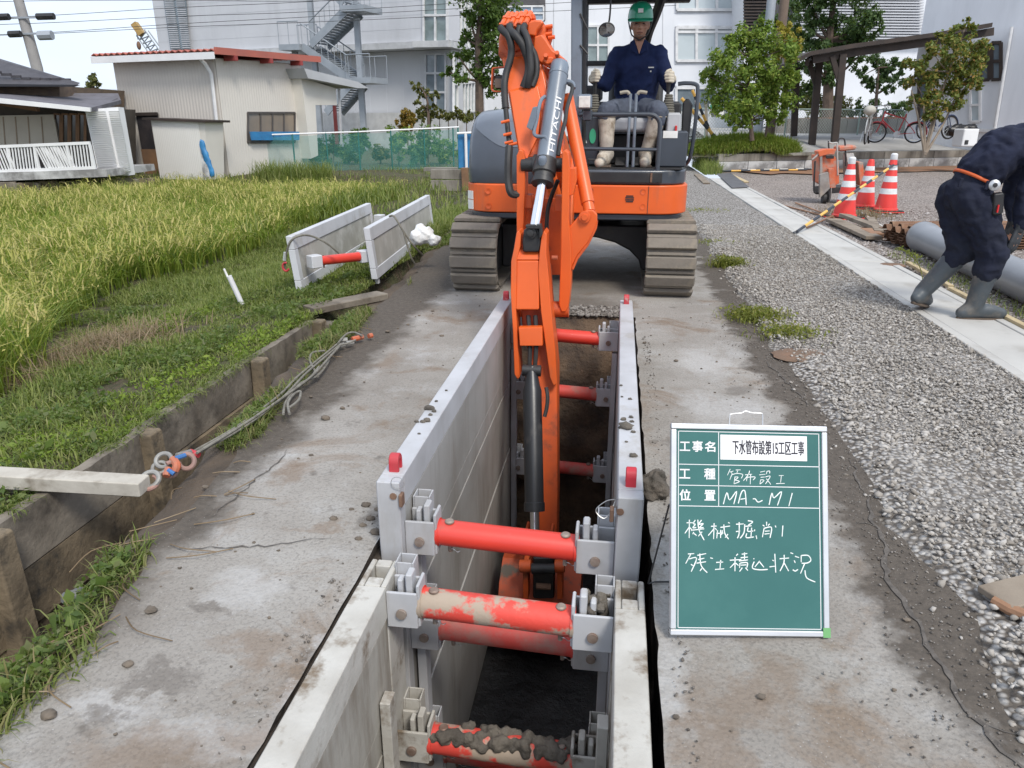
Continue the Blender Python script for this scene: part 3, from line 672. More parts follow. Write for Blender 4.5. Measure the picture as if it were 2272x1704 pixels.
def text(name, body, x, y, h, mat, parent, w=None, d=.0007, bold=0.0, place=None):
    c = bpy.data.curves.new('t', 'FONT'); c.body = body; c.size = 1; o = bpy.data.objects.new('t', c); COL.objects.link(o)
    dg = bpy.context.evaluated_depsgraph_get(); me = bpy.data.meshes.new_from_object(o.evaluated_get(dg)); bpy.data.objects.remove(o); bpy.data.curves.remove(c)
    co = np.array([v.co[:] for v in me.vertices]); lo, hi = co.min(0), co.max(0); sy = h / (hi[1] - lo[1]); sx = (w / (hi[0] - lo[0])) if w else sy
    if place is not None:
        bm = bmesh.new(); bm.from_mesh(me); bmesh.ops.triangulate(bm, faces=bm.faces)
        for _ in range(2): bmesh.ops.subdivide_edges(bm, edges=[e for e in bm.edges if e.calc_length() > .12], cuts=2); bmesh.ops.triangulate(bm, faces=bm.faces)
        bm.to_mesh(me); bm.free()
    for v in me.vertices:
        a, b_ = (v.co.x - lo[0]) * sx, (v.co.y - lo[1]) * sy
        v.co = B3(x + a, y + b_, d) if place is None else place(a, b_)
    if bold:      # heavier strokes: the same glyphs laid over themselves a hair apart
        bm = bmesh.new(); bm.from_mesh(me); ax_d = (B3(1, 0) - B3(0, 0)) * (h * bold) if place is None else Vector((0, 0, 0)); ay_d = (B3(0, 1) - B3(0, 0)) * (h * bold)
        if place is None:
            for k, dd in enumerate((ax_d, ay_d, ax_d + ay_d)):
                b2 = bmesh.new(); b2.from_mesh(me); bmesh.ops.translate(b2, verts=b2.verts, vec=dd + bn * (.00012 * (k + 1))); t_ = bpy.data.meshes.new('t'); b2.to_mesh(t_); b2.free(); bm.from_mesh(t_); bpy.data.meshes.remove(t_)
        bm.to_mesh(me); bm.free()
    me.name = name; me.materials.clear(); me.materials.append(mat); r = bpy.data.objects.new(name, me); COL.objects.link(r); attach(r, parent); return r
def uvtext(body, u0, v1, u1, v0, mat, parent=sgn, bold=.02, d=.0007):
    """text filling the photo box u0..u1, v0 (top) .. v1 (bottom)"""
    xa, ya = bl_uv(u0, v1); xb, yb = bl_uv(u1, v0); return text('lettering', body, xa, ya, yb - ya, mat, parent, xb - xa, d, bold)
for ch, u0, u1, v0, v1 in (('工', 258, 325, 288, 346), ('事', 342, 410, 282, 352), ('名', 426, 494, 286, 352), ('工', 258, 328, 470, 530), ('種', 424, 496, 466, 536), ('位', 262, 332, 606, 676), ('置', 428, 498, 610, 676)):
    uvtext(ch, u0, v1, u1, v0, M_white, bold=.045)
xa, ya = bl_uv(532, 403); xb, yb = bl_uv(1113, 247)
pp = bpan('name_sticker', xa, ya, xb, yb, .0004, .0010, M_paper)
uvtext('下水管布設第15工区工事', 612, 368, 1092, 282, M_ink, pp, .03, .0013)
hw = MB()
# hand-chalked strokes, row by row (zoom-2 pixels: x = 1490+.1537u ; converted below), big note rows in zoom-1 pixels
def Z2(*pts): return [((1490 + .15371 * a - 1420) / .33149, (960 + .15371 * b - 900) / .33149) for a, b in pts]
def Z1(*pts): return [((1500 + .15371 * a - 1420) / .33149, (1130 + .15371 * b - 900) / .33149) for a, b in pts]
W2, W1 = .00105, .00155
for s in ([(835, 615), (795, 705)], [(830, 660), (880, 645)], [(850, 665), (868, 690)], [(915, 630), (985, 628)], [(945, 640), (930, 670)], [(860, 690), (830, 770)], [(855, 700), (930, 680), (1015, 695), (995, 750)], [(905, 725), (890, 830)], [(905, 730), (950, 735), (905, 775)], [(905, 775), (970, 795), (890, 830)],
          [(1115, 640), (1095, 700), (1025, 785)], [(1050, 700), (1150, 690)], [(1080, 735), (1070, 790)], [(1080, 735), (1195, 730), (1165, 775)], [(1130, 690), (1125, 835)],
          [(1270, 660), (1340, 645)], [(1255, 700), (1345, 690)], [(1275, 735), (1335, 730)], [(1275, 770), (1265, 835)], [(1275, 770), (1325, 780), (1265, 835)], [(1365, 650), (1360, 690)], [(1365, 650), (1405, 645), (1405, 680)], [(1345, 730), (1415, 720), (1345, 830)], [(1360, 755), (1425, 840)],
          [(1540, 710), (1610, 708)], [(1575, 712), (1565, 810)], [(1500, 825), (1625, 822)],
          [(740, 1120), (790, 955), (830, 1060), (930, 935), (890, 1120)], [(955, 1110), (1000, 950), (1050, 935), (1070, 1130)], [(985, 1050), (1075, 1035)], [(1165, 1045), (1200, 1045), (1240, 1090), (1305, 1065)], [(1400, 1130), (1440, 960), (1470, 1030), (1580, 940), (1520, 1140)], [(1735, 960), (1685, 1150)]):
    stroke(hw, Z2(*s), W2 if s[0][1] < 850 else .0015)
for s in ([(150, 278), (250, 278)], [(190, 235), (190, 495)], [(190, 340), (128, 428)], [(195, 345), (235, 385)], [(275, 240), (245, 290), (275, 300), (240, 350), (290, 345)], [(365, 240), (325, 300), (390, 290), (335, 350), (395, 345)], [(310, 235), (330, 380), (405, 525)], [(215, 385), (405, 365)], [(255, 410), (240, 440)], [(260, 430), (295, 460)], [(375, 405), (320, 470)],
          [(500, 330), (582, 325)], [(545, 285), (540, 510)], [(540, 370), (462, 460)], [(560, 355), (585, 385)], [(635, 345), (775, 325)], [(685, 305), (700, 430), (755, 510)], [(745, 440), (705, 490)], [(745, 275), (770, 285)], [(595, 385), (585, 500)], [(640, 380), (640, 495)], [(580, 430), (680, 425)], [(665, 385), (655, 450)],
          [(860, 300), (970, 295)], [(905, 270), (905, 430), (880, 500)], [(860, 405), (920, 395)], [(985, 300), (975, 420), (920, 500)], [(1030, 250), (1100, 265), (1035, 315)], [(985, 330), (1085, 322)], [(1035, 345), (1030, 400), (1110, 395)], [(1085, 350), (1075, 490)], [(1015, 430), (1010, 490), (1120, 480)], [(1130, 375), (1125, 400)], [(1150, 460), (1160, 510)],
          [(1300, 265), (1300, 320)], [(1245, 310), (1270, 330)], [(1345, 295), (1320, 320)], [(1265, 355), (1240, 485)], [(1260, 360), (1370, 345), (1350, 495)], [(1275, 400), (1345, 395)], [(1270, 440), (1345, 432)], [(1425, 320), (1435, 345)], [(1535, 320), (1525, 475)],
          [(175, 720), (265, 715)], [(215, 725), (145, 855)], [(195, 790), (300, 780), (225, 970)], [(220, 865), (250, 885)], [(310, 740), (435, 715)], [(320, 800), (410, 780)], [(300, 850), (435, 830)], [(345, 715), (365, 880), (455, 985)], [(375, 925), (350, 960)], [(495, 775), (535, 785)],
          [(580, 840), (680, 835)], [(645, 805), (635, 935)], [(565, 940), (695, 930)], [(890, 720), (865, 745)], [(775, 810), (940, 800)], [(850, 770), (850, 965)], [(845, 850), (780, 915)], [(860, 850), (900, 885)], [(945, 725), (1025, 715)], [(930, 775), (1035, 765)], [(985, 700), (985, 800)], [(905, 820), (1035, 805)], [(920, 850), (915, 920)], [(925, 850), (1025, 845), (1020, 915)], [(930, 880), (1015, 875)], [(955, 915), (915, 970)], [(1000, 915), (1035, 955)],
          [(1115, 785), (1125, 795)], [(1125, 830), (1100, 920), (1200, 945), (1320, 940)], [(1205, 820), (1135, 905)], [(1195, 825), (1265, 910)], [(1420, 720), (1435, 985)], [(1385, 810), (1410, 820)], [(1345, 905), (1420, 895)], [(1490, 790), (1625, 780)], [(1555, 735), (1550, 850), (1495, 965)], [(1555, 850), (1620, 965)],
          [(1645, 705), (1685, 720)], [(1710, 755), (1770, 775)], [(1700, 815), (1715, 850)], [(1680, 945), (1715, 965), (1755, 940)], [(1800, 745), (1800, 840)], [(1800, 745), (1900, 745), (1940, 810), (1890, 850), (1805, 855)], [(1850, 860), (1790, 1000)], [(1855, 955), (1880, 1060), (2005, 1120)]):
    stroke(hw, Z1(*s), W1)
hw.build('chalk_writing', M_chalk, sgn, smooth=0)['kind'] = 'stuff'
# ================================================================== EXCAVATOR
M_or = pm('orange_machine_paint', (.74, .118, .016), .42, (.66, .105, .016), 2.5, bmp=.06, bscale=30, bdist=.002, dirt=(.30, .105, .055), dlo=.53, dhi=.76, dscale=3.5, streak=True, coat=.15)
M_orw = pm('worn_orange_paint', (.66, .105, .018), .55, (.52, .085, .022), 5, bmp=.2, bscale=40, bdist=.003, dirt=(.16, .06, .035), dlo=.54, dhi=.72, dscale=5)
M_gr = pm('dark_grey_machine_paint', (.050, .060, .078), .32, (.04, .048, .06), 3, bmp=.05, dirt=(.16, .15, .14), dlo=.6, dhi=.8, dscale=3, coat=.4)
M_grl = pm('slate_grey_paint', (.165, .20, .245), .38, (.14, .165, .20), 4, bmp=.08, dirt=(.10, .10, .10), dlo=.62, dhi=.8, dscale=5, coat=.2)
M_blk = pm('black_steel', (.018, .018, .02), .5, (.03, .03, .03), 6, bmp=.15, dirt=(.07, .06, .05), dlo=.58, dhi=.75, dscale=6)
M_rub = pm('black_rubber', (.020, .020, .021), .6, (.032, .031, .03), 10, bmp=.3, bscale=90, bdist=.002)
M_chrome = pm('chrome_rod', (.82, .83, .85), .12, (.78, .79, .80), 8, metal=1.0, bmp=0)
M_track = pm('muddy_track_rubber', (.20, .175, .145), .9, (.135, .12, .10), 4, bmp=.5, bscale=40, bdist=.006, dirt=(.27, .23, .175), dlo=.48, dhi=.66, dscale=5)
M_lampglass = pm('lamp_glass', (.75, .74, .70), .12, (.6, .58, .55), 20, bmp=0, spec=.8)
M_vinyl = pm('black_vinyl_seat', (.025, .025, .027), .6, (.04, .04, .04), 5, bmp=.3, bscale=80)
M_label = pm('sticker_white', (.78, .78, .75), .5, (.66, .66, .62), 12, bmp=0); M_green = pm('sticker_green', (.05, .40, .22), .5, bmp=0)
M_boot = pm('lever_boot_rubber', (.14, .13, .105), .8, bmp=.3)
ex = thing('excavator', 'orange mini excavator with open canopy straddling the trench', 'excavator', (-.36, 7.2, 0))
CXM = -.365
# ---- crawler tracks: frame, idler, sprocket and every shoe
YF, YR, RZ = 6.30, 8.30, .285
def stadium(s):
    """point and outward normal angle on the belt path, s in metres from top front"""
    L = YR - YF; c = PI * RZ; per = 2 * L + 2 * c; s = s % per
    if s < c: a = PI / 2 + s / RZ; return (YF + RZ * math.cos(a), RZ + .012 + RZ * math.sin(a), a)
    s -= c
    if s < L: return (YF + s, .012, 1.5 * PI)
    s -= L
    if s < c: a = 1.5 * PI + s / RZ; return (YR + RZ * math.cos(a), RZ + .012 + RZ * math.sin(a), a)
    s -= c; return (YR - s, 2 * RZ + .012, PI / 2)
PER = 2 * (YR - YF) + 2 * PI * RZ; NS = 40
for sd_, cx in ((-1, CXM - .805), (1, CXM + .805)):
    fr = MB(); fr.px([(YF - .12, .17), (YF - .05, .10), (YR + .05, .10), (YR + .12, .17), (YR + .10, .42), (YR - .2, .47), (YF + .2, .47), (YF - .10, .42)], cx - .13, cx + .13)
    fo = fr.build('track_frame', M_blk, ex, bevel=.02)
    for y in (YF, YR):
        MB().lathe([(.05, -.145), (.20, -.14), (.245, -.10), (.245, .10), (.20, .14), (.05, .145)], (cx, y, RZ + .012), 24, (1, 0, 0)).build('idler_wheel', M_blk, fo, bevel=.006)
    belt = MB(); vv = []; n = 88
    for i in range(n):
        y, z, a = stadium(PER * i / n); nn = Vector((0, math.cos(a), math.sin(a)))
        for x, t in ((cx - .195, 0), (cx + .195, 0), (cx + .195, -.022), (cx - .195, -.022)): vv.append(Vector((x, y, z)) + nn * (t - .006))
    belt.add(vv, [(4 * i + k, 4 * i + (k + 1) % 4, 4 * ((i + 1) % n) + (k + 1) % 4, 4 * ((i + 1) % n) + k) for i in range(n) for k in range(4)])
    belt.build('track_belt', M_track, fo)
    pad = MB(); pad.py([(-.2, 0), (.2, 0), (.2, .024), (.187, .037), (-.187, .037), (-.2, .024)], -.046, .046)
    src = pad.build('track_shoe', M_track, fo, bevel=.008)
    lug_ = MB(); lug_.lohi((-.19, -.012, 0), (.19, .012, .012)); ls = lug_.build('track_link', M_track, fo, bevel=.003)
    for i in range(NS):
        y, z, a = stadium(PER * i / NS + (.03 if sd_ < 0 else .0)); R = Matrix.Translation((cx, y, z - .004)) @ Matrix.Rotation(a - PI / 2, 4, 'X')
        if i == 0: src.matrix_basis = R
        else: inst(src, fo, R)
        y, z, a = stadium(PER * (i + .5) / NS + (.03 if sd_ < 0 else .0)); R = Matrix.Translation((cx, y, z - .008)) @ Matrix.Rotation(a - PI / 2, 4, 'X')
        if i == 0: ls.matrix_basis = R
        else: inst(ls, fo, R)
# ---- car body between the tracks
cb = MB(); arc = [(CXM - .68, .10), (CXM - .68, .50), (CXM + .68, .50), (CXM + .68, .10)] + [(CXM + .60 * math.cos(t), .10 + .30 * math.sin(t)) for t in [PI * k / 10 for k in range(11)]]
cb.py(arc, 6.75, 7.75); cb.build('car_body', M_blk, ex, bevel=.02)
MB().lathe([(.40, .50), (.42, .54), (.42, .62), (.38, .63)], (CXM, 7.25, 0), 32).build('slew_ring', M_blk, ex)
# ---- turntable: rounded plan with orange band and dark skirt
def plan(grow=0.0, yf=6.235):
    P = []
    xl, xr, r = -1.290 - grow, .565 + grow, .27; y0 = yf - grow
    for cx_, a0 in ((xr - r, 0),):
        pass
    P += [(xl + r + r * math.cos(t), y0 + r + r * math.sin(t)) for t in [PI + PI / 2 * k / 8 for k in range(9)]]
    P += [(xr - r + r * math.cos(t), y0 + r + r * math.sin(t)) for t in [1.5 * PI + PI / 2 * k / 8 for k in range(9)]]
    cy = 7.25; R = (xr - xl) / 2
    P += [((xl + xr) / 2 + R * math.cos(t), cy + R * math.sin(t)) for t in [PI * k / 18 for k in range(19)]]
    return P
MB().pz(plan(-.03), .600, .655).build('skirt', M_gr, ex, bevel=.015)
band = MB().pz(plan(), .656, .885).build('turntable_band', M_or, ex, bevel=.012, seg=2)
YB = 6.2335
for px_, py_ in ((1083, 424), (1084, 457), (1311, 424), (1427, 426), (1426, 459)):
    p = AY(px_, py_, YB); MB().lathe([(.010, -.002), (.026, -.002), (.026, .001), (.018, .0012), (.012, -.0016)], p, 14, (0, -1, 0)).build('band_bolt', M_orw, band)
c = AY(1397, 441, YB)
for dz in (-.022, -.008, .008, .022):
    w = math.sqrt(.036 ** 2 - dz ** 2); MB().lohi((c.x - w, YB - .003, c.z + dz - .0045), (c.x + w, YB + .002, c.z + dz + .0045)).build('vent_slot', M_blk, band)
p = AY(1438, 441, YB); MB().lohi((p.x - .002, YB - .0025, .662), (p.x + .002, YB + .001, .880)).build('panel_seam', M_blk, band)
c = AY(1492, 423, 6.31); MB().lathe([(.002, 0), (.034, 0), (.034, .003), (.002, .003)], c + Vector((0, -.012, 0)), 20, (.5, -1, 0)).build('round_sticker', M_label, band)
for y0, y1 in ((423, 441), (443, 463)):
    a, b_ = AY(1054, y1, 6.35), AY(1071, y0, 6.35); m = MB(); m.prism([(-1.268, 6.372, a.z), (-1.215, 6.312, a.z), (-1.215, 6.312, b_.z), (-1.268, 6.372, b_.z)], (-.004, -.003, 0)); m.build('warning_label', M_label, band)
# ---- hood on the left
hd = MB(); prof = [(6.27, .888), (6.262, 1.00), (6.285, 1.14), (6.34, 1.27), (6.43, 1.375), (6.55, 1.435), (6.72, 1.468), (7.0, 1.475), (7.9, 1.46), (8.05, .888)]
xs_ = [-1.275, -1.262, -1.22, -1.15, -1.05, -.86, -.66]; ins = [.10, .055, .022, .008, 0, 0, 0]
vv = []; 
for x, q in zip(xs_, ins):
    for i, (y, z) in enumerate(prof):
        t = min(1, max(0, (z - .888) / .5)); dy = q * 2.2; vv.append((x, y + (dy if y < 7.5 else -dy), z - q * 1.0 * t))
n = len(prof); ff = [(i * n + k, (i + 1) * n + k, (i + 1) * n + k + 1, i * n + k + 1) for i in range(len(xs_) - 1) for k in range(n - 1)]
ff += [tuple(range(n)), tuple(range((len(xs_) - 1) * n, len(xs_) * n))[::-1]]
hd.add(vv, ff); hood = hd.build('engine_hood', M_gr, ex, smooth=40)
# upper cap of the hood (grey lightened to paint sky reflection, curved lower edge)
cp = MB(); vv = []; rows = 14
for i in range(rows + 1):
    x = -1.245 + .585 * i / rows; s = 1.17 + .20 * max(0, 1 - i / 7) ** 1.4
    prf = [(6.288, 1.145), (6.34, 1.27), (6.43, 1.375), (6.55, 1.435), (6.72, 1.468), (7.0, 1.475)]
    row = []
    for k in range(9):
        z = s + (1.468 - s) * k / 8; 
        zs2 = [q[1] for q in prf]; ys2_ = [q[0] for q in prf]; y = float(np.interp(z, zs2, ys2_)); q = float(np.interp(x, xs_, ins))
        row.append((x, y + q * 2.2 - .004, z - q * min(1, (z - .888) / .5) + .004))
    row.append((x, 7.6, 1.476 - q)); vv += row
ff = [(i * 10 + k, (i + 1) * 10 + k, (i + 1) * 10 + k + 1, i * 10 + k + 1) for i in range(rows) for k in range(9)]
cp.add(vv, ff); cp.build('hood_cap', pm('hood_cap_grey', (.105, .125, .155), .35, (.09, .105, .13), 3, bmp=.04, coat=.4), hood, smooth=60)
# ---- operator floor and front deck
dk = MB(); dk.pz([(-.40, 6.255), (.30, 6.255), (.44, 6.30), (.525, 6.40), (.55, 6.55), (.55, 8.0), (-.40, 8.0)], .887, 1.005)
deck = dk.build('floor_deck', M_gr, ex, bevel=.02, seg=2)
MB().lohi((-.36, 6.238, .905), (.34, 6.2545, .985)).build('step_plate', M_blk, deck, bevel=.004)
for px_ in (1304, 1445):
    p = AY(px_, 392, 6.235); MB().lohi((p.x - .008, 6.228, .91), (p.x + .008, 6.2375, .985)).build('plate_bracket', M_rust, deck, bevel=.002)
MB().lohi((-.30, 6.30, 1.006), (.50, 6.95, 1.016)).build('floor_mat', M_rub, deck)
# seat stand, seat, rear bulkhead
MB().lohi((-.17, 6.82, 1.017), (.36, 7.5, 1.27)).build('seat_stand', M_blk, ex, bevel=.02)
MB().lohi((-.40, 7.55, 1.006), (.55, 8.0, 1.55)).build('rear_cover', M_blk, ex, bevel=.03)
st = MB(); st.lohi((-.15, 6.62, 1.285), (.36, 7.12, 1.40)); seat = st.build('seat_cushion', pm('grey_seat_cover', (.42, .43, .46), .7, (.34, .35, .37), 4, bmp=.3), ex, bevel=.04, seg=3)
sb = MB(); sb.prism([(-.13, 7.05, 1.38), (-.13, 7.20, 1.38), (-.13, 7.34, 1.90), (-.13, 7.22, 1.90)], (.48, 0, 0)); sb.build('seat_back', M_vinyl, ex, bevel=.04, seg=3)
# consoles with joystick boots
for x, nm in ((-.245, 'l'), (.415, 'r')):
    m = MB(); m.lohi((x - .07, 6.55, 1.017), (x + .07, 7.15, 1.42)) if nm == 'l' else m.lohi((x - .055, 6.52, 1.10), (x + .065, 7.15, 1.44))
    cs = m.build('console', M_gr if nm == 'l' else pm('pale_console', (.48, .49, .50), .5, bmp=.1), ex, bevel=.02)
    hx = -.235 if nm == 'l' else .362
    prof = []
    for k in range(9): prof += [(.062 - .0035 * k, 1.42 + .019 * k), (.054 - .0035 * k, 1.430 + .019 * k)]
    MB().lathe(prof, (hx + (0 if nm == 'l' else .01), 6.62, 0), 16).build('lever_boot', M_boot, cs)
    MB().tube([(hx, 6.62, 1.56), (hx, 6.605, 1.66), (hx, 6.60, 1.735)], [.012, .020, .022], 10).build('joystick', M_blk, cs)
MB().lohi((.43, 6.49, 1.20), (.447, 6.5195, 1.34)).build('red_lock_lever', pm('red_lever', (.6, .03, .03), .5), ex, bevel=.004)
# right side box and handrail
MB().lohi((.30, 6.42, 1.017), (.535, 7.3, 1.30)).build('side_box', M_gr, ex, bevel=.015)
a = AY(1458, 290, 6.415); MB().lohi((.335, 6.416, 1.245), (.45, 6.4195, 1.30)).build('paper_label', M_label, ex)
MB().tube(catmull([(.555, 6.75, 1.02), (.585, 6.66, 1.10), (.60, 6.62, 1.35), (.60, 6.62, 1.60), (.58, 6.62, 1.655), (.50, 6.62, 1.665), (.44, 6.63, 1.66)], 6), .017, 8).build('side_handrail', M_gr, ex)
MB().prism([(.50, 6.66, 1.10), (.56, 6.66, 1.10), (.575, 6.66, 1.50), (.53, 6.66, 1.56), (.49, 6.66, 1.52)], (0, .05, 0)).build('side_guard', M_blk, ex, bevel=.015)
# front guard rail, levers and pedals
gx0, gx1, gyy = -.345, .300, 6.30
MB().tube([(gx0, gyy + .06, 1.425), (gx0 + .05, gyy, 1.425)] + [(gx1 - .09 + .09 * math.sin(t), gyy, 1.335 + .09 * math.cos(t)) for t in [PI / 2 * k / 6 for k in range(7)]] + [(gx1, gyy, 1.005)], .019, 10).build('guard_rail', M_gr, ex)
MB().cyl((gx0, gyy + .002, 1.165), (gx1, gyy + .002, 1.158), .015, n=10).build('guard_bar', M_gr, ex)
for px_, dx in ((1391, -.012), (1404, -.010)):
    b0, b1 = AY(px_, 372, 6.42), AY(px_ + 8, 208, 6.50); b0.z = 1.017
    lv = MB().tube([b0, b0.lerp(b1, .5), b1], .0125, 8).build('travel_lever', M_grl, ex)
    s = -1 if px_ < 1400 else 1; MB().tube(catmull([b1 + Vector((.01 * s, 0, -.004)), b1 + Vector((.03 * s, 0, .014)), b1 + Vector((.085 * s, .0, .006))], 4), [.014] * 9, 8).build('grip', pm('tan_grip', (.36, .33, .27), .7, bmp=.2), lv)
for x in (.000, .150): 
    m = MB(); R = Matrix.Rotation(.35, 3, 'X'); m.box((x, 6.50, 1.055), (.085, .15, .022), R); m.build('pedal', M_rub, ex, bevel=.008)
MB().tube([(-.26, 6.42, 1.017), (-.26, 6.42, 1.075), (-.12, 6.42, 1.075), (-.12, 6.42, 1.017)], .006, 6).build('footrest_hoop', M_blk, ex)
# triangular safety sticker and green leaf mark on the seat stand front
t0 = AY(1291, 302, 6.545); m = MB(); m.prism([(t0.x - .035, 6.545, t0.z - .055), (t0.x + .045, 6.545, t0.z - .055), (t0.x + .005, 6.545, t0.z + .05)], (0, -.002, 0)); m.build('triangle_sticker', M_label, ex)
m = MB(); m.prism([(t0.x + .09 + .028 * math.cos(q), 6.545, t0.z + .06 * math.sin(q)) for q in [2 * PI * k / 14 for k in range(14)]], (0, -.002, 0)); m.build('green_sticker', M_green, ex)
# ---- canopy
def post(pts, w, d, nm='canopy_post'):
    m = MB()
    for a, b_ in zip(pts[:-1], pts[1:]): m.bar(a, b_, w, d, (0, 1, 0))
    return m.build(nm, M_grl if nm == 'canopy_post' else M_gr, ex, bevel=.012)
m = MB(); m.bar((-.355, 6.38, .90), (-.395, 6.38, 2.50), .085, .07, (0, 1, 0)); cpost = m.build('canopy_post', M_grl, ex, bevel=.012)
m = MB(); m.bar((-.300, 6.47, 1.0), (-.335, 6.47, 2.49), .030, .12, (0, 1, 0)); m.build('post_inner_channel', M_blk, cpost, bevel=.006)
for y0, y1 in ((30, 66), (100, 120)):
    a, b_ = AY(1287, y0, 6.34), AY(1304, y1, 6.34); MB().tube([a, b_], .008, 6).build('post_handle', M_blk, cpost)
m = MB(); m.bar((-.38, 7.85, 1.5), (-.40, 7.85, 2.49), .07, .07, (0, 1, 0)); m.build('canopy_post', M_gr, ex, bevel=.012)
rp_ = [AY(1490, -70, 7.2), AY(1470, -10, 7.35), AY(1456, 30, 7.5), AY(1438, 76, 7.7), AY(1428, 130, 7.85), AY(1424, 200, 7.9)]
MB().tube(catmull(rp_, 5), .045, 8).build('canopy_rear_tube', M_blk, ex)
rf = MB(); rf.lohi((-.46, 6.15, 2.49), (.62, 7.95, 2.56)); roof = rf.build('canopy_roof', M_gr, ex, bevel=.025, seg=2)
MB().lohi((-.42, 7.80, 2.42), (.58, 7.90, 2.489)).build('roof_header', M_blk, roof, bevel=.01)
MB().lohi((-.42, 7.80, 1.88), (.10, 7.86, 1.925)).build('rear_bar', M_blk, ex, bevel=.01)
MB().lohi((-.40, 7.70, 1.552), (-.20, 7.9, 1.70)).build('air_duct', M_blk, ex, bevel=.03)
# round mirror hung from the roof
mc = AY(1346, 66, 6.36); mr = MB(); mr.lathe([(.004, -.016), (.05, -.012), (.064, 0), (.060, .006), (.004, .010)], mc, 24, (.1, -.75, -.62)); mo = mr.build('mirror', M_blk, ex)
MB().lathe([(.002, .0105), (.057, .0075), (.057, .0085), (.002, .014)], mc, 24, (.1, -.75, -.62)).build('mirror_glass', pm('mirror_glass', (.45, .48, .52), .06, metal=.9, bmp=0), mo)
MB().tube(catmull([mc + Vector((.0, .02, .0)), mc + Vector((.018, .03, .08)), mc + Vector((.022, .03, .22)), mc + Vector((.02, .04, .45))], 4), .008, 6).build('mirror_stem', M_blk, mo)
# work lamp beside the post
lc = AY(1297, 226, 6.20); m = MB(); m.lohi((lc.x - .058, 6.20, lc.z - .055), (lc.x + .058, 6.29, lc.z + .058)); wl = m.build('work_lamp', M_grl, ex, bevel=.022, seg=3)
MB().lohi((lc.x - .044, 6.193, lc.z - .042), (lc.x + .044, 6.1995, lc.z + .042)).build('lamp_glass', M_lampglass, wl, bevel=.012, seg=3)
m = MB(); m.lohi((lc.x - .015, 6.24, lc.z - .14), (lc.x + .06, 6.34, lc.z - .056)); m.build('lamp_bracket', M_gr, wl, bevel=.01)

# ================================================================== digging arm
# lower boom: from the front of the turntable up to the knuckle
FT = Vector((-.47, 6.32, .93)); KN = Vector((-.66, 5.16, 1.74))
lb = MB(); dv = (KN - FT).normalized(); 
def boxloft(m, secs):
    """secs: list of 4-point rings"""
    o = []; 
    for r in secs: o += list(r)
    k = len(secs[0]); f = [tuple(range(k))[::-1], tuple(range((len(secs) - 1) * k, len(secs) * k))]
    for i in range(len(secs) - 1): f += [(i * k + j, i * k + (j + 1) % k, (i + 1) * k + (j + 1) % k, (i + 1) * k + j) for j in range(k)]
    return m.add(o, f)
def ring(c, sx, sn, s, n): c = Vector(c); return [c - s * sx - n * sn, c + s * sx - n * sn, c + s * sx + n * sn, c - s * sx + n * sn]
s_ = Vector((1, 0, 0)); 
boxloft(lb, [ring(FT, .10, .11, s_, Vector((0, .4, .9))), ring(FT.lerp(KN, .45), .10, .15, s_, Vector((0, .55, .83))), ring(KN, .10, .12, s_, Vector((0, .7, .7)))])
lb.build('lower_boom', M_or, ex, bevel=.01)
MB().tube([Vector((-.47, 6.20, .66)), Vector((-.55, 5.75, 1.10))], .05, 14).build('boom_cylinder', M_or, ex)
m = MB(); m.px([(6.02, .50), (6.24, .50), (6.24, .98), (6.36, 1.06), (6.26, 1.10), (6.10, .92), (6.0, .66)], -.585, -.545); m.build('swing_post', M_or, ex, bevel=.01)
m = MB(); m.px([(6.02, .50), (6.24, .50), (6.24, .98), (6.36, 1.06), (6.26, 1.10), (6.10, .92), (6.0, .66)], -.395, -.355); m.build('swing_post', M_or, ex, bevel=.01)
# knuckle head
def pxpoly(pts, Y): return [AY(x, y, Y) for x, y in pts]
def K(*uv): return [(1060 + .12658 * u, .12658 * v) for u, v in uv]
def plate(name, pts, Y, t, mat, parent=ex, bevel=.006, slope=0.0):
    """plate whose outline is drawn on the photo, standing at distance Y, t thick going away"""
    P = [AY(x, y, Y) for x, y in pts]
    if slope:
        cz = sum(p.z for p in P) / len(P); P = [AY(x, y, Y + slope * (p.z - cz)) for (x, y), p in zip(pts, P)]
    m = MB(); m.prism(P, (0, t, 0)); return m.build(name, mat, parent, bevel=bevel, seg=2)
kn = plate('boom_knuckle', K((365, 660), (405, 520), (520, 430), (700, 380), (930, 345), (1110, 350), (1170, 420), (1185, 520), (1170, 600), (1260, 780), (1350, 900), (1220, 960), (1080, 1050), (1000, 1000), (900, 1060), (780, 1110), (600, 1120), (440, 1070), (358, 910)), 4.99, .26, M_or, bevel=.02)
plate('knuckle_skirt', K((360, 890), (590, 985), (820, 950), (880, 1040), (760, 1105), (590, 1125), (430, 1075), (360, 960)), 4.965, .03, M_orw, kn, .008)
plate('knuckle_face', K((410, 700), (560, 700), (730, 800), (760, 870), (640, 915), (520, 880), (440, 780)), 4.972, .03, M_orw, kn, .006)
# curved drum cover
dc = MB(); cA = AY(1060 + .12658 * 1090, .12658 * 470, 4.93); 
P = pxpoly(K((870, 620), (860, 470), (900, 380), (990, 345), (1110, 348), (1165, 400), (1050, 520), (1010, 640)), 4.93); dc.prism(P, (0, .05, 0)); dc.build('drum_cover', M_or, kn, bevel=.012, seg=3)
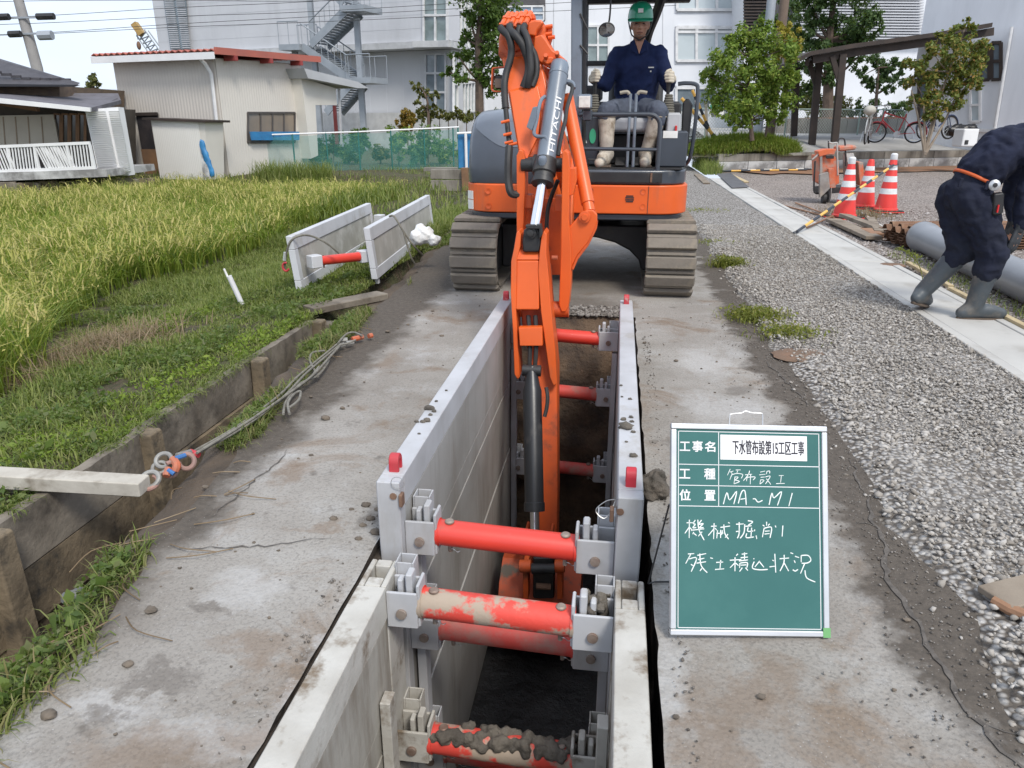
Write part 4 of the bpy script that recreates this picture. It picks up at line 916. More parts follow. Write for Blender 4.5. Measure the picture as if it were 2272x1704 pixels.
# cylinder anchor lug reaching right
plate('cylinder_lug', K((990, 640), (1120, 600), (1200, 700), (1310, 870), (1440, 960), (1560, 1060), (1590, 1160), (1480, 1190), (1240, 1190), (1040, 1060), (960, 940)), 4.90, .055, M_or, ex, .01)
plate('anchor_boss', K((1115, 1070), (1190, 1000), (1300, 990), (1390, 1050), (1330, 1110), (1210, 1130)), 4.875, .03, M_or, ex, .01)
for u, v in ((1200, 1030), (1395, 985)):
    p = AY(1060 + .12658 * u, .12658 * v, 4.885); MB().cyl(p, p + Vector((0, -.035, .018)), .014, n=6).build('lug_bolt', M_orw, ex)
plate('lug_underside', K((1040, 1090), (1240, 1200), (1330, 1210), (1280, 1400), (1180, 1330), (1060, 1230)), 4.96, .10, M_orw, ex, .01)
plate('side_valve', K((1215, 450), (1295, 440), (1300, 560), (1300, 680), (1260, 800), (1210, 760), (1190, 600)), 5.06, .06, M_or, ex, .015)
for u, v in ((1250, 470), (1240, 600), (1290, 660)):
    p = AY(1060 + .12658 * u, .12658 * v, 5.05); MB().cyl(p - Vector((.02, 0, 0)), p + Vector((.022, 0, .004)), .012, n=8).build('valve_fitting', M_or, ex)
# hose fittings on top and hoses
fit = [((545, 240), (405, 470)), ((610, 245), (495, 480)), ((690, 240), (575, 440)), ((770, 235), (640, 500)), ((850, 210), (720, 450)), ((925, 225), (825, 440))]
for i, (a, b_) in enumerate(fit):
    pa = AY(1060 + .12658 * a[0], .12658 * a[1], 5.06); pb = AY(1060 + .12658 * b_[0], .12658 * b_[1], 4.92)
    f = MB().tube([pa, pa.lerp(pb, .5), pb], [.016, .0165, .0135], 10).build('hose_fitting', M_or, kn); MB().cyl(pa.lerp(pb, .38), pa.lerp(pb, .52), .023, n=6).build('fitting_nut', M_or, f); MB().cyl(pa.lerp(pb, .9), pa.lerp(pb, 1.0), .020, n=6).build('fitting_nut', M_orw, f)
plate('fitting_block', K((470, 330), (560, 310), (980, 220), (1000, 330), (900, 360), (560, 400), (450, 380)), 5.03, .10, M_or, kn, .01)
def hose(uv, Ys, r, mat=M_rub, corr=False):
    P = [AY(1060 + .12658 * u, .12658 * v, Y) for (u, v), Y in zip(uv, Ys)]; P = catmull(P, 10); rs = [r * (1.09 if (corr and i % 2) else 1) for i in range(len(P))]
    return MB().tube(P, rs, 9).build('hydraulic_hose', mat, ex, smooth=50)
hose([(400, 480), (430, 530), (530, 620), (580, 760), (590, 920), (560, 1080), (500, 1280), (470, 1480), (475, 1700), (490, 1900)], [4.92, 4.90, 4.87, 4.86, 4.86, 4.85, 4.83, 4.80, 4.78, 4.76], .021, corr=True)
hose([(560, 450), (570, 540), (650, 610), (770, 760), (840, 920), (890, 1100), (880, 1300), (800, 1530)], [4.92, 4.89, 4.85, 4.84, 4.84, 4.84, 4.82, 4.82], .024)
hose([(730, 470), (720, 580), (800, 700), (890, 900), (920, 1100), (910, 1300), (860, 1530)], [4.93, 4.91, 4.90, 4.88, 4.87, 4.86, 4.84], .021)
hose([(820, 450), (800, 520), (850, 620), (900, 780), (915, 960), (930, 1200), (900, 1400), (880, 1530)], [4.92, 4.89, 4.85, 4.82, 4.81, 4.80, 4.80, 4.81], .021)
hose([(760, 480), (860, 700), (980, 920), (1030, 1120), (1020, 1330), (950, 1520)], [4.94, 4.92, 4.90, 4.86, 4.84, 4.82], .020)
# upper boom: from the knuckle down to the fork
ub = MB(); a0 = [AY(1113, 130, 4.93), AY(1198, 126, 4.93), AY(1250, 345, 4.66), AY(1152, 352, 4.66)]
ub.prism(a0, (0, .20, .06)); upb = ub.build('upper_boom', M_or, ex, bevel=.012, seg=2)
cv = MB(); cv.prism([AY(1129, 203, 4.815), AY(1193, 190, 4.82), AY(1201, 222, 4.77), AY(1196, 300, 4.70), AY(1168, 358, 4.63), AY(1154, 353, 4.635)], (0, .06, .02)); cv.build('hose_cover', M_or, upb, bevel=.008, seg=2)
hose([(490, 1880), (520, 2200), (560, 2560)], [4.76, 4.73, 4.69], .016)
MB().tube(catmull([AY(1130, 325, 4.66), AY(1128, 360, 4.62), AY(1128, 400, 4.60), AY(1134, 428, 4.58), AY(1150, 432, 4.60)], 5), .024, 9).build('hydraulic_hose', M_rub, ex)
for px_, py_ in ((1123, 272), (1128, 300), (1131, 318), (1140, 322)):
    p = AY(px_, py_, 4.68); MB().cyl(p - Vector((.03, 0, 0)), p + Vector((.02, 0, .012)), .009, n=8).build('grease_fitting', M_or, upb)
# left work lamp in an orange hoop
L0 = [AY(1117, 149, 5.0), AY(1094, 152, 5.0), AY(1092, 198, 5.0), AY(1096, 203, 5.0), AY(1117, 203, 5.0)]
lf = MB()
for a, b_ in zip(L0[:-1], L0[1:]): lf.bar(a, b_, .07, .008, (0, 0, 1) if abs((b_ - a).z) < .02 else (1, 0, 0))
lh = lf.build('boom_lamp_hoop', M_or, ex, bevel=.002)
m = MB(); a, b_ = AY(1096, 197, 4.985), AY(1117, 166, 4.985); m.lohi((a.x, 4.985, a.z), (b_.x, 5.06, b_.z)); bl_ = m.build('boom_lamp', M_blk, lh, bevel=.012); MB().lohi((a.x + .006, 4.978, a.z + .006), (b_.x - .004, 4.9845, b_.z - .022)).build('boom_lamp_glass', pm('brown_lamp_glass', (.16, .11, .08), .15, bmp=0), bl_)
# fork plates and lug
plate('fork_plate', [(1146, 345), (1152, 332), (1160, 334), (1165, 350), (1165, 420), (1160, 530), (1158, 575), (1147, 575), (1146, 480)], 4.58, .16, M_or, ex, .006)
plate('fork_plate', [(1247, 338), (1254, 332), (1261, 340), (1264, 372), (1262, 480), (1268, 560), (1266, 640), (1262, 680), (1255, 692), (1246, 692), (1240, 676), (1244, 560), (1246, 430)], 4.46, .17, M_or, ex, .006)
plate('fork_boss', [(1262, 372), (1277, 372), (1279, 400), (1272, 432), (1262, 436)], 4.50, .12, M_or, ex, .006)
plate('link_lug', [(1259, 508), (1286, 478), (1300, 466), (1316, 466), (1325, 476), (1325, 502), (1308, 535), (1282, 566), (1271, 588), (1266, 640), (1258, 640)], 4.48, .05, M_or, ex, .008)
plate('link_lug_web', [(1326, 492), (1324, 508), (1306, 545), (1283, 575), (1272, 600), (1268, 596), (1280, 568), (1306, 536)], 4.47, .10, M_orw, ex, .004)
p = AY(1297, 482, 4.46); MB().lathe([(.003, -.012), (.018, -.012), (.020, 0), (.034, .001), (.036, .012)], p, 18, (0, 1, 0)).build('link_pin', M_orw, ex)
plate('fork_web', [(1166, 440), (1246, 440), (1244, 610), (1168, 610)], 4.80, .03, M_orw, ex, .004)
plate('fork_cross', [(1163, 433), (1180, 433), (1180, 462), (1163, 462)], 4.62, .12, M_or, ex, .004); plate('fork_cross', [(1231, 435), (1247, 435), (1247, 470), (1231, 470)], 4.62, .12, M_or, ex, .004)
MB().cyl(AY(1146, 686, 4.52), AY(1262, 686, 4.52), .050, n=22).build('arm_pivot', M_orw, ex)
MB().cyl(AY(1141, 640, 4.56), AY(1150, 640, 4.56), .05, n=18).build('arm_pivot_cap', M_orw, ex)
# parallel link rod
la, lb_ = AY(1258, 215, 4.92), AY(1308, 470, 4.52)
MB().tube([la, la.lerp(lb_, .93), la.lerp(lb_, .93), lb_], [.040, .040, .034, .034], 18).build('link_rod', M_or, ex)
# arm cylinder with lettering
ca, cb_ = AY(1243, 138, 4.90), AY(1205, 398, 4.50); ax_ = (cb_ - ca).normalized(); LC = (cb_ - ca).length; RC = .057
cy = MB(); cy.lathe([(.020, 0), (.050, .008), (RC, .03), (RC, LC * .10), (RC + .003, LC * .105), (RC + .003, LC * .12), (RC, LC * .125), (RC, LC * .90), (.05, LC * .91)], ca, 28, ax_); acyl = cy.build('arm_cylinder', M_grl, ex)
xr_, yr_, _ = frame(ax_); view = -((ca + cb_) / 2 - CAM).normalized(); vperp = (view - ax_ * view.dot(ax_)).normalized(); sidev = ax_.cross(vperp).normalized()
if sidev.dot(RTV) < 0: sidev = -sidev
def on_cyl(a, b_):
    s = LC * .795 - a; ang = math.radians(24) + (.055 - b_) * 1.0 / RC * .62 - .28
    return ca + ax_ * s + (vperp * math.cos(ang) + sidev * math.sin(ang)) * (RC + .0022)
tx = text('cylinder_lettering', 'HITACHI', 0, 0, .055, M_white, acyl, LC * .45, place=on_cyl, bold=.03)
col = MB(); col.cyl(AY(1158, 366, 4.60), AY(1250, 366, 4.58), .040, n=20); col.cyl(AY(1186, 366, 4.60), AY(1222, 366, 4.585), .062, n=24); col.lathe([(.066, LC * .84), (.070, LC * .90), (.070, LC * .955), (.060, LC * .965), (.060, LC * 1.0), (.066, LC * 1.005), (.066, LC * 1.04), (.034, LC * 1.045)], ca, 28, ax_); col.build('cylinder_trunnion', M_blk, ex)
pb = AY(1204, 352, 4.48); MB().lathe([(.018, -.04), (.024, -.04), (.026, .0), (.020, .012), (.006, .014)], pb, 12, (0, -.3, 1)).build('port_block', M_grl, ex)
ra, rb = cb_ + ax_ * (-.01), AY(1186, 508, 4.36); MB().tube([ra, rb], .030, 20).build('cylinder_rod', M_chrome, ex)
MB().tube(catmull([AY(1209, 214, 4.74), AY(1199, 226, 4.70), AY(1190, 270, 4.64), AY(1185, 292, 4.61), AY(1190, 302, 4.60), AY(1212, 306, 4.58), AY(1214, 330, 4.56)], 6), .011, 8).build('cylinder_pipe', M_grl, acyl)
plate('pipe_guard', [(1168, 282), (1182, 238), (1192, 236), (1190, 262), (1180, 290)], 4.60, .02, M_grl, acyl, .003)
MB().tube(catmull([AY(1262, 186, 4.80), AY(1270, 196, 4.78), AY(1258, 240, 4.70), AY(1254, 268, 4.66), AY(1246, 300, 4.62), AY(1238, 345, 4.58)], 6), .012, 8).build('hydraulic_hose', M_rub, ex)
MB().tube(catmull([AY(1243, 180, 4.86), AY(1268, 184, 4.84), AY(1272, 196, 4.82)], 4), .016, 8).build('cylinder_pipe', M_grl, acyl)
MB().tube(catmull([AY(1238, 400, 4.62), AY(1222, 440, 4.66), AY(1214, 480, 4.66), AY(1212, 560, 4.66)], 5), .013, 8).build('hydraulic_hose', M_rub, ex)
# arm (dipper): head plates, closed box, open frame, main beam
plate('arm_clevis', [(1158, 536), (1162, 512), (1168, 505), (1190, 505), (1198, 512), (1200, 540), (1196, 560), (1160, 560)], 4.34, .06, M_blk, ex, .012)
p = AY(1177, 517, 4.325); MB().lathe([(.008, -.01), (.020, -.008), (.022, 0), (.034, .002), (.034, .02)], p, 18, (0, 1, 0)).build('clevis_pin', M_blk, ex)
plate('clevis_cap', [(1165, 500), (1200, 498), (1204, 520), (1196, 532), (1196, 508), (1168, 508)], 4.31, .07, M_blk, ex, .005)
AL = [(1134, 580), (1140, 552), (1146, 516), (1151, 512), (1156, 520), (1154, 548), (1147, 575), (1145, 690), (1149, 760), (1153, 838), (1148, 842), (1141, 830), (1138, 740), (1133, 650)]
AR = [(1197, 560), (1202, 520), (1207, 512), (1213, 520), (1212, 560), (1216, 600), (1222, 680), (1232, 780), (1236, 852), (1228, 856), (1220, 838), (1212, 780), (1200, 690), (1194, 600)]
plate('arm_cheek', AL, 4.30, .16, M_or, ex, .005, slope=.10); plate('arm_cheek', AR, 4.30, .17, M_or, ex, .005, slope=.10)
arb = MB(); arb.prism([AY(1145, 578, 4.335), AY(1196, 578, 4.335), AY(1196, 688, 4.29), AY(1144, 688, 4.29)], (0, .12, .0)); arbx = arb.build('arm_head_box', M_or, ex, bevel=.01, seg=2)
arb = MB(); arb.prism([AY(1148, 551, 4.385), AY(1196, 551, 4.385), AY(1196.5, 577, 4.335), AY(1145.5, 577, 4.335)], (0, .12, .0)); arb.build('arm_head_cap', M_or, arbx, bevel=.006)
arb = MB(); arb.prism([AY(1150, 727, 4.26), AY(1203, 726, 4.26), AY(1204, 768, 4.24), AY(1153, 768, 4.24)], (0, .05, 0)); arb.build('arm_crossplate', M_or, ex, bevel=.005)
BE = AY(1212, 1235, 3.93)
bm_ = MB(); secs = []
for (xl_, xr2, y, Y) in ((1150, 1216, 600, 4.50), (1158, 1226, 720, 4.42), (1182, 1236, 830, 4.33), (1190, 1237, 960, 4.22), (1194, 1238, 1090, 4.10), (1196, 1236, 1235, 3.97)):
    l, r = AY(xl_, y, Y), AY(xr2, y, Y); d = .20 if y < 900 else .15; secs.append([l, r, r + Vector((0, d, .02)), l + Vector((0, d, .02))])
boxloft(bm_, secs); beam = bm_.build('arm_beam', M_orw, ex, bevel=.01)
for q in ((1226, 572), (1218, 785), (1214, 730)):
    p = AY(q[0] + 6, q[1], 4.30); MB().cyl(p - Vector((.02, 0, 0)), p + Vector((.014, 0, 0)), .013, n=10).build('pivot_nub', M_orw, beam)
MB().tube(catmull([AY(1172, 700, 4.34), AY(1176, 760, 4.28), AY(1174, 830, 4.24)], 4), .014, 8).build('hydraulic_hose', M_rub, ex); MB().tube(catmull([AY(1188, 700, 4.34), AY(1190, 760, 4.28), AY(1186, 830, 4.24)], 4), .014, 8).build('hydraulic_hose', M_rub, ex)
# bucket cylinder
b0, b1 = AY(1180, 822, 4.16), AY(1186, 1136, 3.80); bd = (b1 - b0).normalized(); LB = (b1 - b0).length
m = MB(); m.cyl(b0 + Vector((-.055, 0, 0)), b0 + Vector((.055, 0, 0)), .034, n=16); m.build('cylinder_eye', M_blk, ex)
MB().lathe([(.030, -.02), (.040, .05), (.047, .09), (.056, .12), (.056, LB * .93), (.061, LB * .935), (.061, LB * .995), (.03, LB)], b0, 24, bd).build('bucket_cylinder', pm('black_cylinder_paint', (.022, .024, .028), .35, (.03, .032, .036), 4, bmp=.08, dirt=(.09, .085, .08), dlo=.58, dhi=.76, dscale=5), ex)
MB().cyl(b1, b1 + bd * .22, .027, n=16).build('bucket_rod', M_chrome, ex)
MB().tube(catmull([AY(1212, 860, 4.05), AY(1215, 880, 4.02), AY(1213, 905, 4.0), AY(1208, 925, 3.98)], 4), .012, 8).build('hydraulic_hose', M_rub, ex)
# linkage and bucket
jt = b1 + bd * .22
for dx in (-.075, .075):
    m = MB(); m.bar(AY(1200, 1165, 3.96) + Vector((dx, 0, 0)), jt + Vector((dx, 0, 0)), .018, .05); m.build('bucket_link', M_orw, ex, bevel=.006)
MB().cyl(jt - Vector((.09, 0, 0)), jt + Vector((.09, 0, 0)), .026, n=14).build('link_pin', M_blk, ex)
MB().cyl(BE - Vector((.10, 0, 0)), BE + Vector((.10, 0, 0)), .042, n=16).build('bucket_pin', M_orw, ex)
# bucket: curved shell opening towards the machine side, teeth pointing at the cab
M_bkt = pm('mud_smeared_bucket', (.52, .085, .022), .6, (.40, .07, .025), 5, bmp=.3, bscale=30, bdist=.004, dirt=(.13, .11, .09), dlo=.5, dhi=.62, dscale=6)
bc = BE + Vector((-.012, -.04, -.06)); wB = .235
outer = [(.06, .10), (-.10, .12), (-.24, .04), (-.32, -.10), (-.32, -.26), (-.24, -.40), (-.10, -.47), (.10, -.50), (.26, -.50)]
inner = [(.26, -.485), (.10, -.482), (-.09, -.452), (-.225, -.385), (-.30, -.25), (-.30, -.10), (-.23, .02), (-.10, .10), (.06, .085)]
bk = MB(); bk.prism([bc + Vector((-wB, a, b_)) for a, b_ in outer + inner], (2 * wB, 0, 0)); bks = bk.build('bucket', M_bkt, ex, bevel=.004)
for x in (-wB - .004, wB - .012):
    m = MB(); m.prism([bc + Vector((x, a * .995, b_)) for a, b_ in outer + [(.16, -.2)]], (.016, 0, 0)); m.build('bucket_side', M_bkt, bks, bevel=.003)
for x in (-.075, .058):
    m = MB(); m.prism([bc + Vector((x, a, b_)) for a, b_ in ((.09, .06), (.05, .14), (-.08, .20), (-.16, .12), (-.10, .09))], (.018, 0, 0)); m.build('bucket_ear', M_orw, bks, bevel=.004)
for i in range(4):
    x = -.2 + .133 * i; m = MB(); m.prism([bc + Vector((x - .02, .24, -.505)), bc + Vector((x - .02, .24, -.475)), bc + Vector((x - .02, .36, -.50))], (.04, 0, 0)); m.build('tooth', M_rust, bks)

# bucket hinge seen past the strut: dark pivot block between two orange ears with bosses
YH = bc.y - .335
m = MB(); m.prism([AY(1182, 1238, YH), AY(1229, 1238, YH), AY(1229, 1330, YH), AY(1182, 1330, YH)], (0, .09, 0)); m.build('pivot_block', M_blk, bks, bevel=.01)
for x0, x1 in ((1153, 1179), (1231, 1253)):
    MB().cyl(AY(x0, 1256, YH - .01), AY(x1, 1256, YH - .01), .036, n=18).build('pivot_boss', M_orw, bks, bevel=.004)
    m = MB(); xc = (x0 + x1) / 2; m.prism([AY(xc - 6, 1250, YH), AY(xc + 6, 1250, YH), AY(xc + 6, 1330, YH), AY(xc - 6, 1330, YH)], (0, .10, 0)); m.build('bucket_ear', M_orw, bks, bevel=.004)
MB().cyl(AY(1180, 1262, YH - .03), AY(1231, 1262, YH - .03), .030, n=16).build('link_pin', M_blk, bks)
MB().tube([AY(1190, 1300, YH - .02), AY(1222, 1302, YH - .02)], .018, 8).build('link_pin', M_rust, bks)
# ================================================================== PEOPLE
FOLD = bpy.data.textures.new('cloth_folds', 'CLOUDS'); FOLD.noise_scale = .11; FOLD.noise_depth = 2
CREASE = bpy.data.textures.new('cloth_creases', 'WOOD'); CREASE.wood_type = 'BANDNOISE'; CREASE.noise_scale = .09; CREASE.turbulence = 9
def folds(o, k=.03):
    d = o.modifiers.new('folds', 'DISPLACE'); d.texture = FOLD; d.strength = k; d.mid_level = .5; d.texture_coords = 'GLOBAL'
    d = o.modifiers.new('creases', 'DISPLACE'); d.texture = CREASE; d.strength = k * .42; d.mid_level = .5; d.texture_coords = 'GLOBAL'; return o
def chain(m, pts, rs, n=14):
    for (a, b_), (ra, rb) in zip(zip(pts[:-1], pts[1:]), zip(rs[:-1], rs[1:])): m.capsule(a, b_, ra, rb, n)
    return m
def hand(m, w, a, nrm, thumb, curl=.5, sc=1.0):
    """palm and five fingers. w wrist, a towards the knuckles, nrm palm side, thumb = side the thumb leaves from"""
    a = Vector(a).normalized(); nrm = Vector(nrm); nrm = (nrm - a * nrm.dot(a)).normalized(); s = Vector(thumb); s = (s - a * s.dot(a) - nrm * s.dot(nrm)).normalized(); w = Vector(w)
    offs = (.030, .010, -.010, -.029); lens = (.92, 1.0, .94, .78)
    for o_, l in zip(offs, lens):
        m.capsule(w + s * o_ * .55 * sc, w + a * .082 * sc + s * o_ * sc, .015 * sc, .0125 * sc, 8)
        p = w + a * .086 * sc + s * o_ * sc; ang = curl * .6
        for seg, r0, r1 in ((.042, .0105, .0098), (.027, .0098, .009), (.021, .009, .008)):
            d = a * math.cos(ang) + nrm * math.sin(ang); q = p + d * seg * l * sc; m.capsule(p, q, r0 * sc, r1 * sc, 8); p = q; ang += curl
    p = w + a * .022 * sc + s * .026 * sc; d = (a * .62 + s * .62 + nrm * .45).normalized(); q = p + d * .042 * sc; m.capsule(p, q, .0145 * sc, .012 * sc, 8)
    d2 = (a * .75 + s * (.25 - .5 * curl) + nrm * (.45 + .3 * curl)).normalized(); m.capsule(q, q + d2 * .034 * sc, .012 * sc, .010 * sc, 8)
def head(m, c, fwd, up, sc=1.0):
    """skull, face, nose, ears, chin (fed to the remesh); c = centre"""
    f = Vector(fwd).normalized(); u = Vector(up); u = (u - f * u.dot(f)).normalized(); r = f.cross(u); R = Matrix((r, f, u)).transposed(); c = Vector(c)
    def P(x, y, z): return c + R @ Vector((x * sc, y * sc, z * sc))
    m.ball(P(0, -.012, .03), (.074 * sc, .093 * sc, .088 * sc), 18, 12, R); m.ball(P(0, .022, -.035), (.060 * sc, .068 * sc, .080 * sc), 16, 10, R); m.ball(P(0, .058, -.092), (.026 * sc, .024 * sc, .022 * sc), 10, 8, R)
    m.capsule(P(0, .086, .012), P(0, .106, -.026), .010 * sc, .014 * sc, 8); m.ball(P(.013, .094, -.030), .009 * sc, 8, 6); m.ball(P(-.013, .094, -.030), .009 * sc, 8, 6)
    m.capsule(P(-.04, .080, .022), P(.04, .080, .022), .012 * sc, .012 * sc, 8)
    m.capsule(P(-.022, .084, -.060), P(.022, .084, -.060), .008 * sc, .008 * sc, 8)
    for sx in (-1, 1): m.ball(P(.072 * sx, -.005, -.012), (.012 * sc, .022 * sc, .034 * sc), 8, 6, R); m.ball(P(.042 * sx, .066, -.022), (.022 * sc, .020 * sc, .02 * sc), 8, 6, R)
    return P, R
M_skin = pm('tanned_skin', (.41, .215, .14), .55, (.34, .17, .11), 10, bmp=.1, bscale=120, bdist=.001)
def cloth(name, c, c2, rough=.9): return pm(name, c, rough, c2, 7, bmp=.75, bscale=13, bdist=.014, spec=.25)
M_navy = cloth('navy_shirt', (.014, .024, .075), (.009, .015, .05)); M_slack = cloth('blue_grey_trousers', (.10, .115, .15), (.07, .08, .105))
M_bootw = pm('muddy_cream_boot', (.56, .51, .43), .7, (.42, .36, .29), 9, bmp=.3, bscale=25, bdist=.006, dirt=(.20, .155, .11), dlo=.5, dhi=.68, dscale=9)
M_glove = pm('cotton_glove', (.56, .50, .40), .95, (.44, .39, .31), 16, bmp=.5, bscale=120, bdist=.002)
M_helm = pm('green_helmet', (.012, .30, .155), .28, (.012, .26, .135), 4, bmp=.03, coat=.5)
M_blackcl = cloth('black_shirt', (.017, .021, .042), (.011, .013, .026)); M_blacktr = cloth('black_work_trousers', (.015, .018, .034), (.021, .024, .037))
M_gboot = pm('grey_rubber_boot', (.075, .088, .098), .5, (.055, .064, .07), 7, bmp=.2, bscale=20, bdist=.005, dirt=(.17, .155, .135), dlo=.5, dhi=.72, dscale=7)
M_sole = pm('muddy_sole', (.13, .095, .07), .9, (.08, .06, .045), 12, bmp=.6, bscale=60, bdist=.005)
M_dglove = pm('dark_rubber_glove', (.03, .034, .04), .65, (.045, .048, .052), 10, bmp=.4, bscale=60, bdist=.002)
M_obelt = pm('orange_belt', (.62, .11, .02), .6, bmp=.2)

# ---------------- operator, seated at the levers
hip = V(.11, 7.02, 1.475); wst = V(.11, 7.03, 1.62); chest = V(.112, 7.00, 1.80); nk = V(.113, 6.965, 1.998); hc = V(.113, 6.905, 2.138)
SL, SR = V(-.060, 6.98, 1.908), V(.284, 6.98, 1.908)          # picture-left / picture-right shoulder
EL, ER = V(-.155, 6.88, 1.665), V(.375, 6.90, 1.665)
WL, WR = V(-.262, 6.690, 1.712), V(.395, 6.690, 1.705)
HL, HR = V(.03, 6.98, 1.46), V(.19, 6.98, 1.46); KL, KR = V(-.125, 6.545, 1.452), V(.298, 6.545, 1.448); AL_, AR_ = V(-.118, 6.52, 1.115), V(.215, 6.60, 1.115); TL, TR = V(-.170, 6.35, 1.052), V(.200, 6.40, 1.052)
b = MB(); chain(b, [hip, wst, chest, V(.112, 6.985, 1.89)], [.125, .118, .130, .10]); chain(b, [V(.113, 6.975, 1.90), nk, V(.113, 6.93, 2.06)], [.062, .054, .05])
for S, E_, W in ((SL, EL, WL), (SR, ER, WR)): chain(b, [chest + V(0, 0, .07), S, E_, W], [.08, .056, .044, .030])
for Hh, Kn, An, Tn in ((HL, KL, AL_, TL), (HR, KR, AR_, TR)): chain(b, [Hh, Kn, An, Tn], [.085, .055, .030, .018])
hP, hR = head(b, hc, (-.03, -1, -.10), (0, 0, 1))
hand(b, WL, (.05, -1, .05), (1, 0, 0), (0, 0, 1), 1.15, .95); hand(b, WR, (-.1, -1, .05), (-1, 0, 0), (0, 0, 1), 1.15, .95)
op = remesh(b.build('person', M_skin), .0095, 4); tag(op, 'seated operator in green helmet, navy polo shirt and pale boots', 'person')
sh = MB(); chain(sh, [hip + V(0, 0, .02), wst, chest, V(.112, 6.985, 1.880)], [.155, .150, .155, .125]); sh.capsule(SL + V(.04, 0, .0), V(.07, 6.985, 1.965), .066, .054); sh.capsule(SR + V(-.04, 0, .0), V(.155, 6.985, 1.965), .066, .054)
for x in (-.075, .075): chain(sh, [wst + V(x, -.005, 0), chest + V(x, -.01, 0)], [.120, .122]); sh.ball(hip + V(x * .9, 0, .02), .130)
for S, E_, W in ((SL, EL, WL), (SR, ER, WR)): chain(sh, [S, S.lerp(E_, .5), E_, E_.lerp(W, .80)], [.076, .067, .058, .045])
for k in range(16):
    t = 2 * PI * k / 16
    if abs(t - 1.5 * PI) > .75: sh.capsule(nk + V(.062 * math.cos(t), .055 * math.sin(t) + .005, -.055), nk + V(.074 * math.cos(t), .068 * math.sin(t), -.035), .012, .012, 6)
shirt = folds(remesh(sh.build('shirt', M_navy, op), .010, 4), .018)
cx0 = .113
MB().prism([V(cx0 - .034, 6.868, 2.005), V(cx0 + .034, 6.868, 2.005), V(cx0 + .004, 6.842, 1.905)], (0, .012, 0)).build('open_neck', M_skin, op, smooth=0)
for s in (-1, 1):
    MB().prism([V(cx0 + .004 * s, 6.838, 1.898), V(cx0 + .070 * s, 6.842, 1.932), V(cx0 + .078 * s, 6.880, 1.995), V(cx0 + .042 * s, 6.872, 2.022)], (0, .012, .004)).build('collar', M_navy, shirt, bevel=.004)
MB().lohi((.198, 6.834, 1.795), (.245, 6.842, 1.804)).build('chest_print', pm('pale_print', (.6, .6, .55), .8, bmp=0), shirt); MB().lohi((.214, 6.834, 1.764), (.226, 6.842, 1.775)).build('chest_print', bpy.data.materials['pale_print'], shirt)
tr = MB(); chain(tr, [hip, HL, KL, KL.lerp(AL_, .20)], [.13, .105, .078, .07]); chain(tr, [hip, HR, KR, KR.lerp(AR_, .20)], [.13, .105, .078, .07]); tr.capsule(HL, HR, .125, .125); tr.capsule(HL + V(0, -.15, 0), HL.lerp(KL, .7), .10, .085); tr.capsule(HR + V(0, -.15, 0), HR.lerp(KR, .7), .10, .085)
folds(remesh(tr.build('trousers', M_slack, op), .010, 4), .020)
for Kn, An, Tn in ((KL, AL_, TL), (KR, AR_, TR)):
    bo = MB(); top = Kn.lerp(An, .16); chain(bo, [top, Kn.lerp(An, .55), An], [.073, .064, .054]); chain(bo, [An + V(0, .03, -.045), An.lerp(Tn, .6) + V(0, 0, -.02), Tn], [.048, .050, .042]); bo.capsule(An + V(0, .045, -.05), Tn + V(0, 0, -.005), .040, .036); bo.ball(An, .068); bo.capsule(An + V(0, 0, -.02), An.lerp(Tn, .6) + V(0, 0, .012), .056, .046)
    bt_ = folds(remesh(bo.build('boot', M_bootw, op), .009, 3), .006); MB().tube([top + V(.072 * math.cos(q), .072 * math.sin(q), .012) for q in [2 * PI * k / 18 for k in range(18)]], .007, 6, True).build('boot_rim', M_bootw, bt_); MB().lohi((An.x - .05, Tn.y - .02, 1.017), (An.x + .045, An.y + .10, 1.030)).build('boot_sole', M_sole, bt_, bevel=.004)
for W, sx in ((WL, 1), (WR, -1)):
    g_ = MB(); hand(g_, W, (.05 * sx, -1, .05), (sx, 0, 0), (0, 0, 1), 1.15, 1.12); g_.capsule(W, W + V(-.0, .055, -.006), .033, .036, 10); remesh(g_.build('glove', M_glove, op), .0055, 2)
for s in (-1, 1):
    MB().ball(hP(.030 * s, .083, .003), (.011, .006, .005), 8, 6).build('eye', M_ink, op); MB().tube([hP(.014 * s, .094, .019), hP(.048 * s, .082, .020)], .004, 5).build('eyebrow', M_ink, op)
MB().tube([hP(-.024, .088, -.062), hP(0, .093, -.060), hP(.024, .088, -.062)], .0035, 5).build('mouth', pm('lip', (.20, .075, .06), .6), op)
MB().ball(hP(0, .078, -.090), (.034, .018, .014), 10, 6).build('beard_stubble', pm('stubble', (.20, .115, .08), .8), op)
hl = MB(); prof = [(.004, .150), (.05, .143), (.086, .122), (.108, .085), (.117, .045), (.119, .018), (.112, .018), (.09, .05)]
hl.lathe(prof, (0, 0, 0), 28); hl.v = [tuple(hP(x * .88, y * 1.05 - .008, z * .97 + .026)) for x, y, z in hl.v]; hel = hl.build('helmet', M_helm, op, smooth=50)
br_ = MB(); P1 = [hP(.112 * math.cos(t), .125 * math.sin(t) - .008, .042) for t in [PI * (.12 + .76 * k / 12) for k in range(13)]]; P2 = [hP(.108 * math.cos(t), .175 * math.sin(t) - .008, .024) for t in [PI * (.12 + .76 * k / 12) for k in range(13)]]
br_.prism(P1 + P2[::-1], (0, 0, -.007)); br_.build('brim', M_helm, hel, bevel=.002)
MB().prism([hP(-.022, .128, .082), hP(.020, .128, .082), hP(.020, .114, .112), hP(-.022, .114, .112)], tuple(hR @ Vector((0, .004, .002)))).build('helmet_decal', M_label, hel)
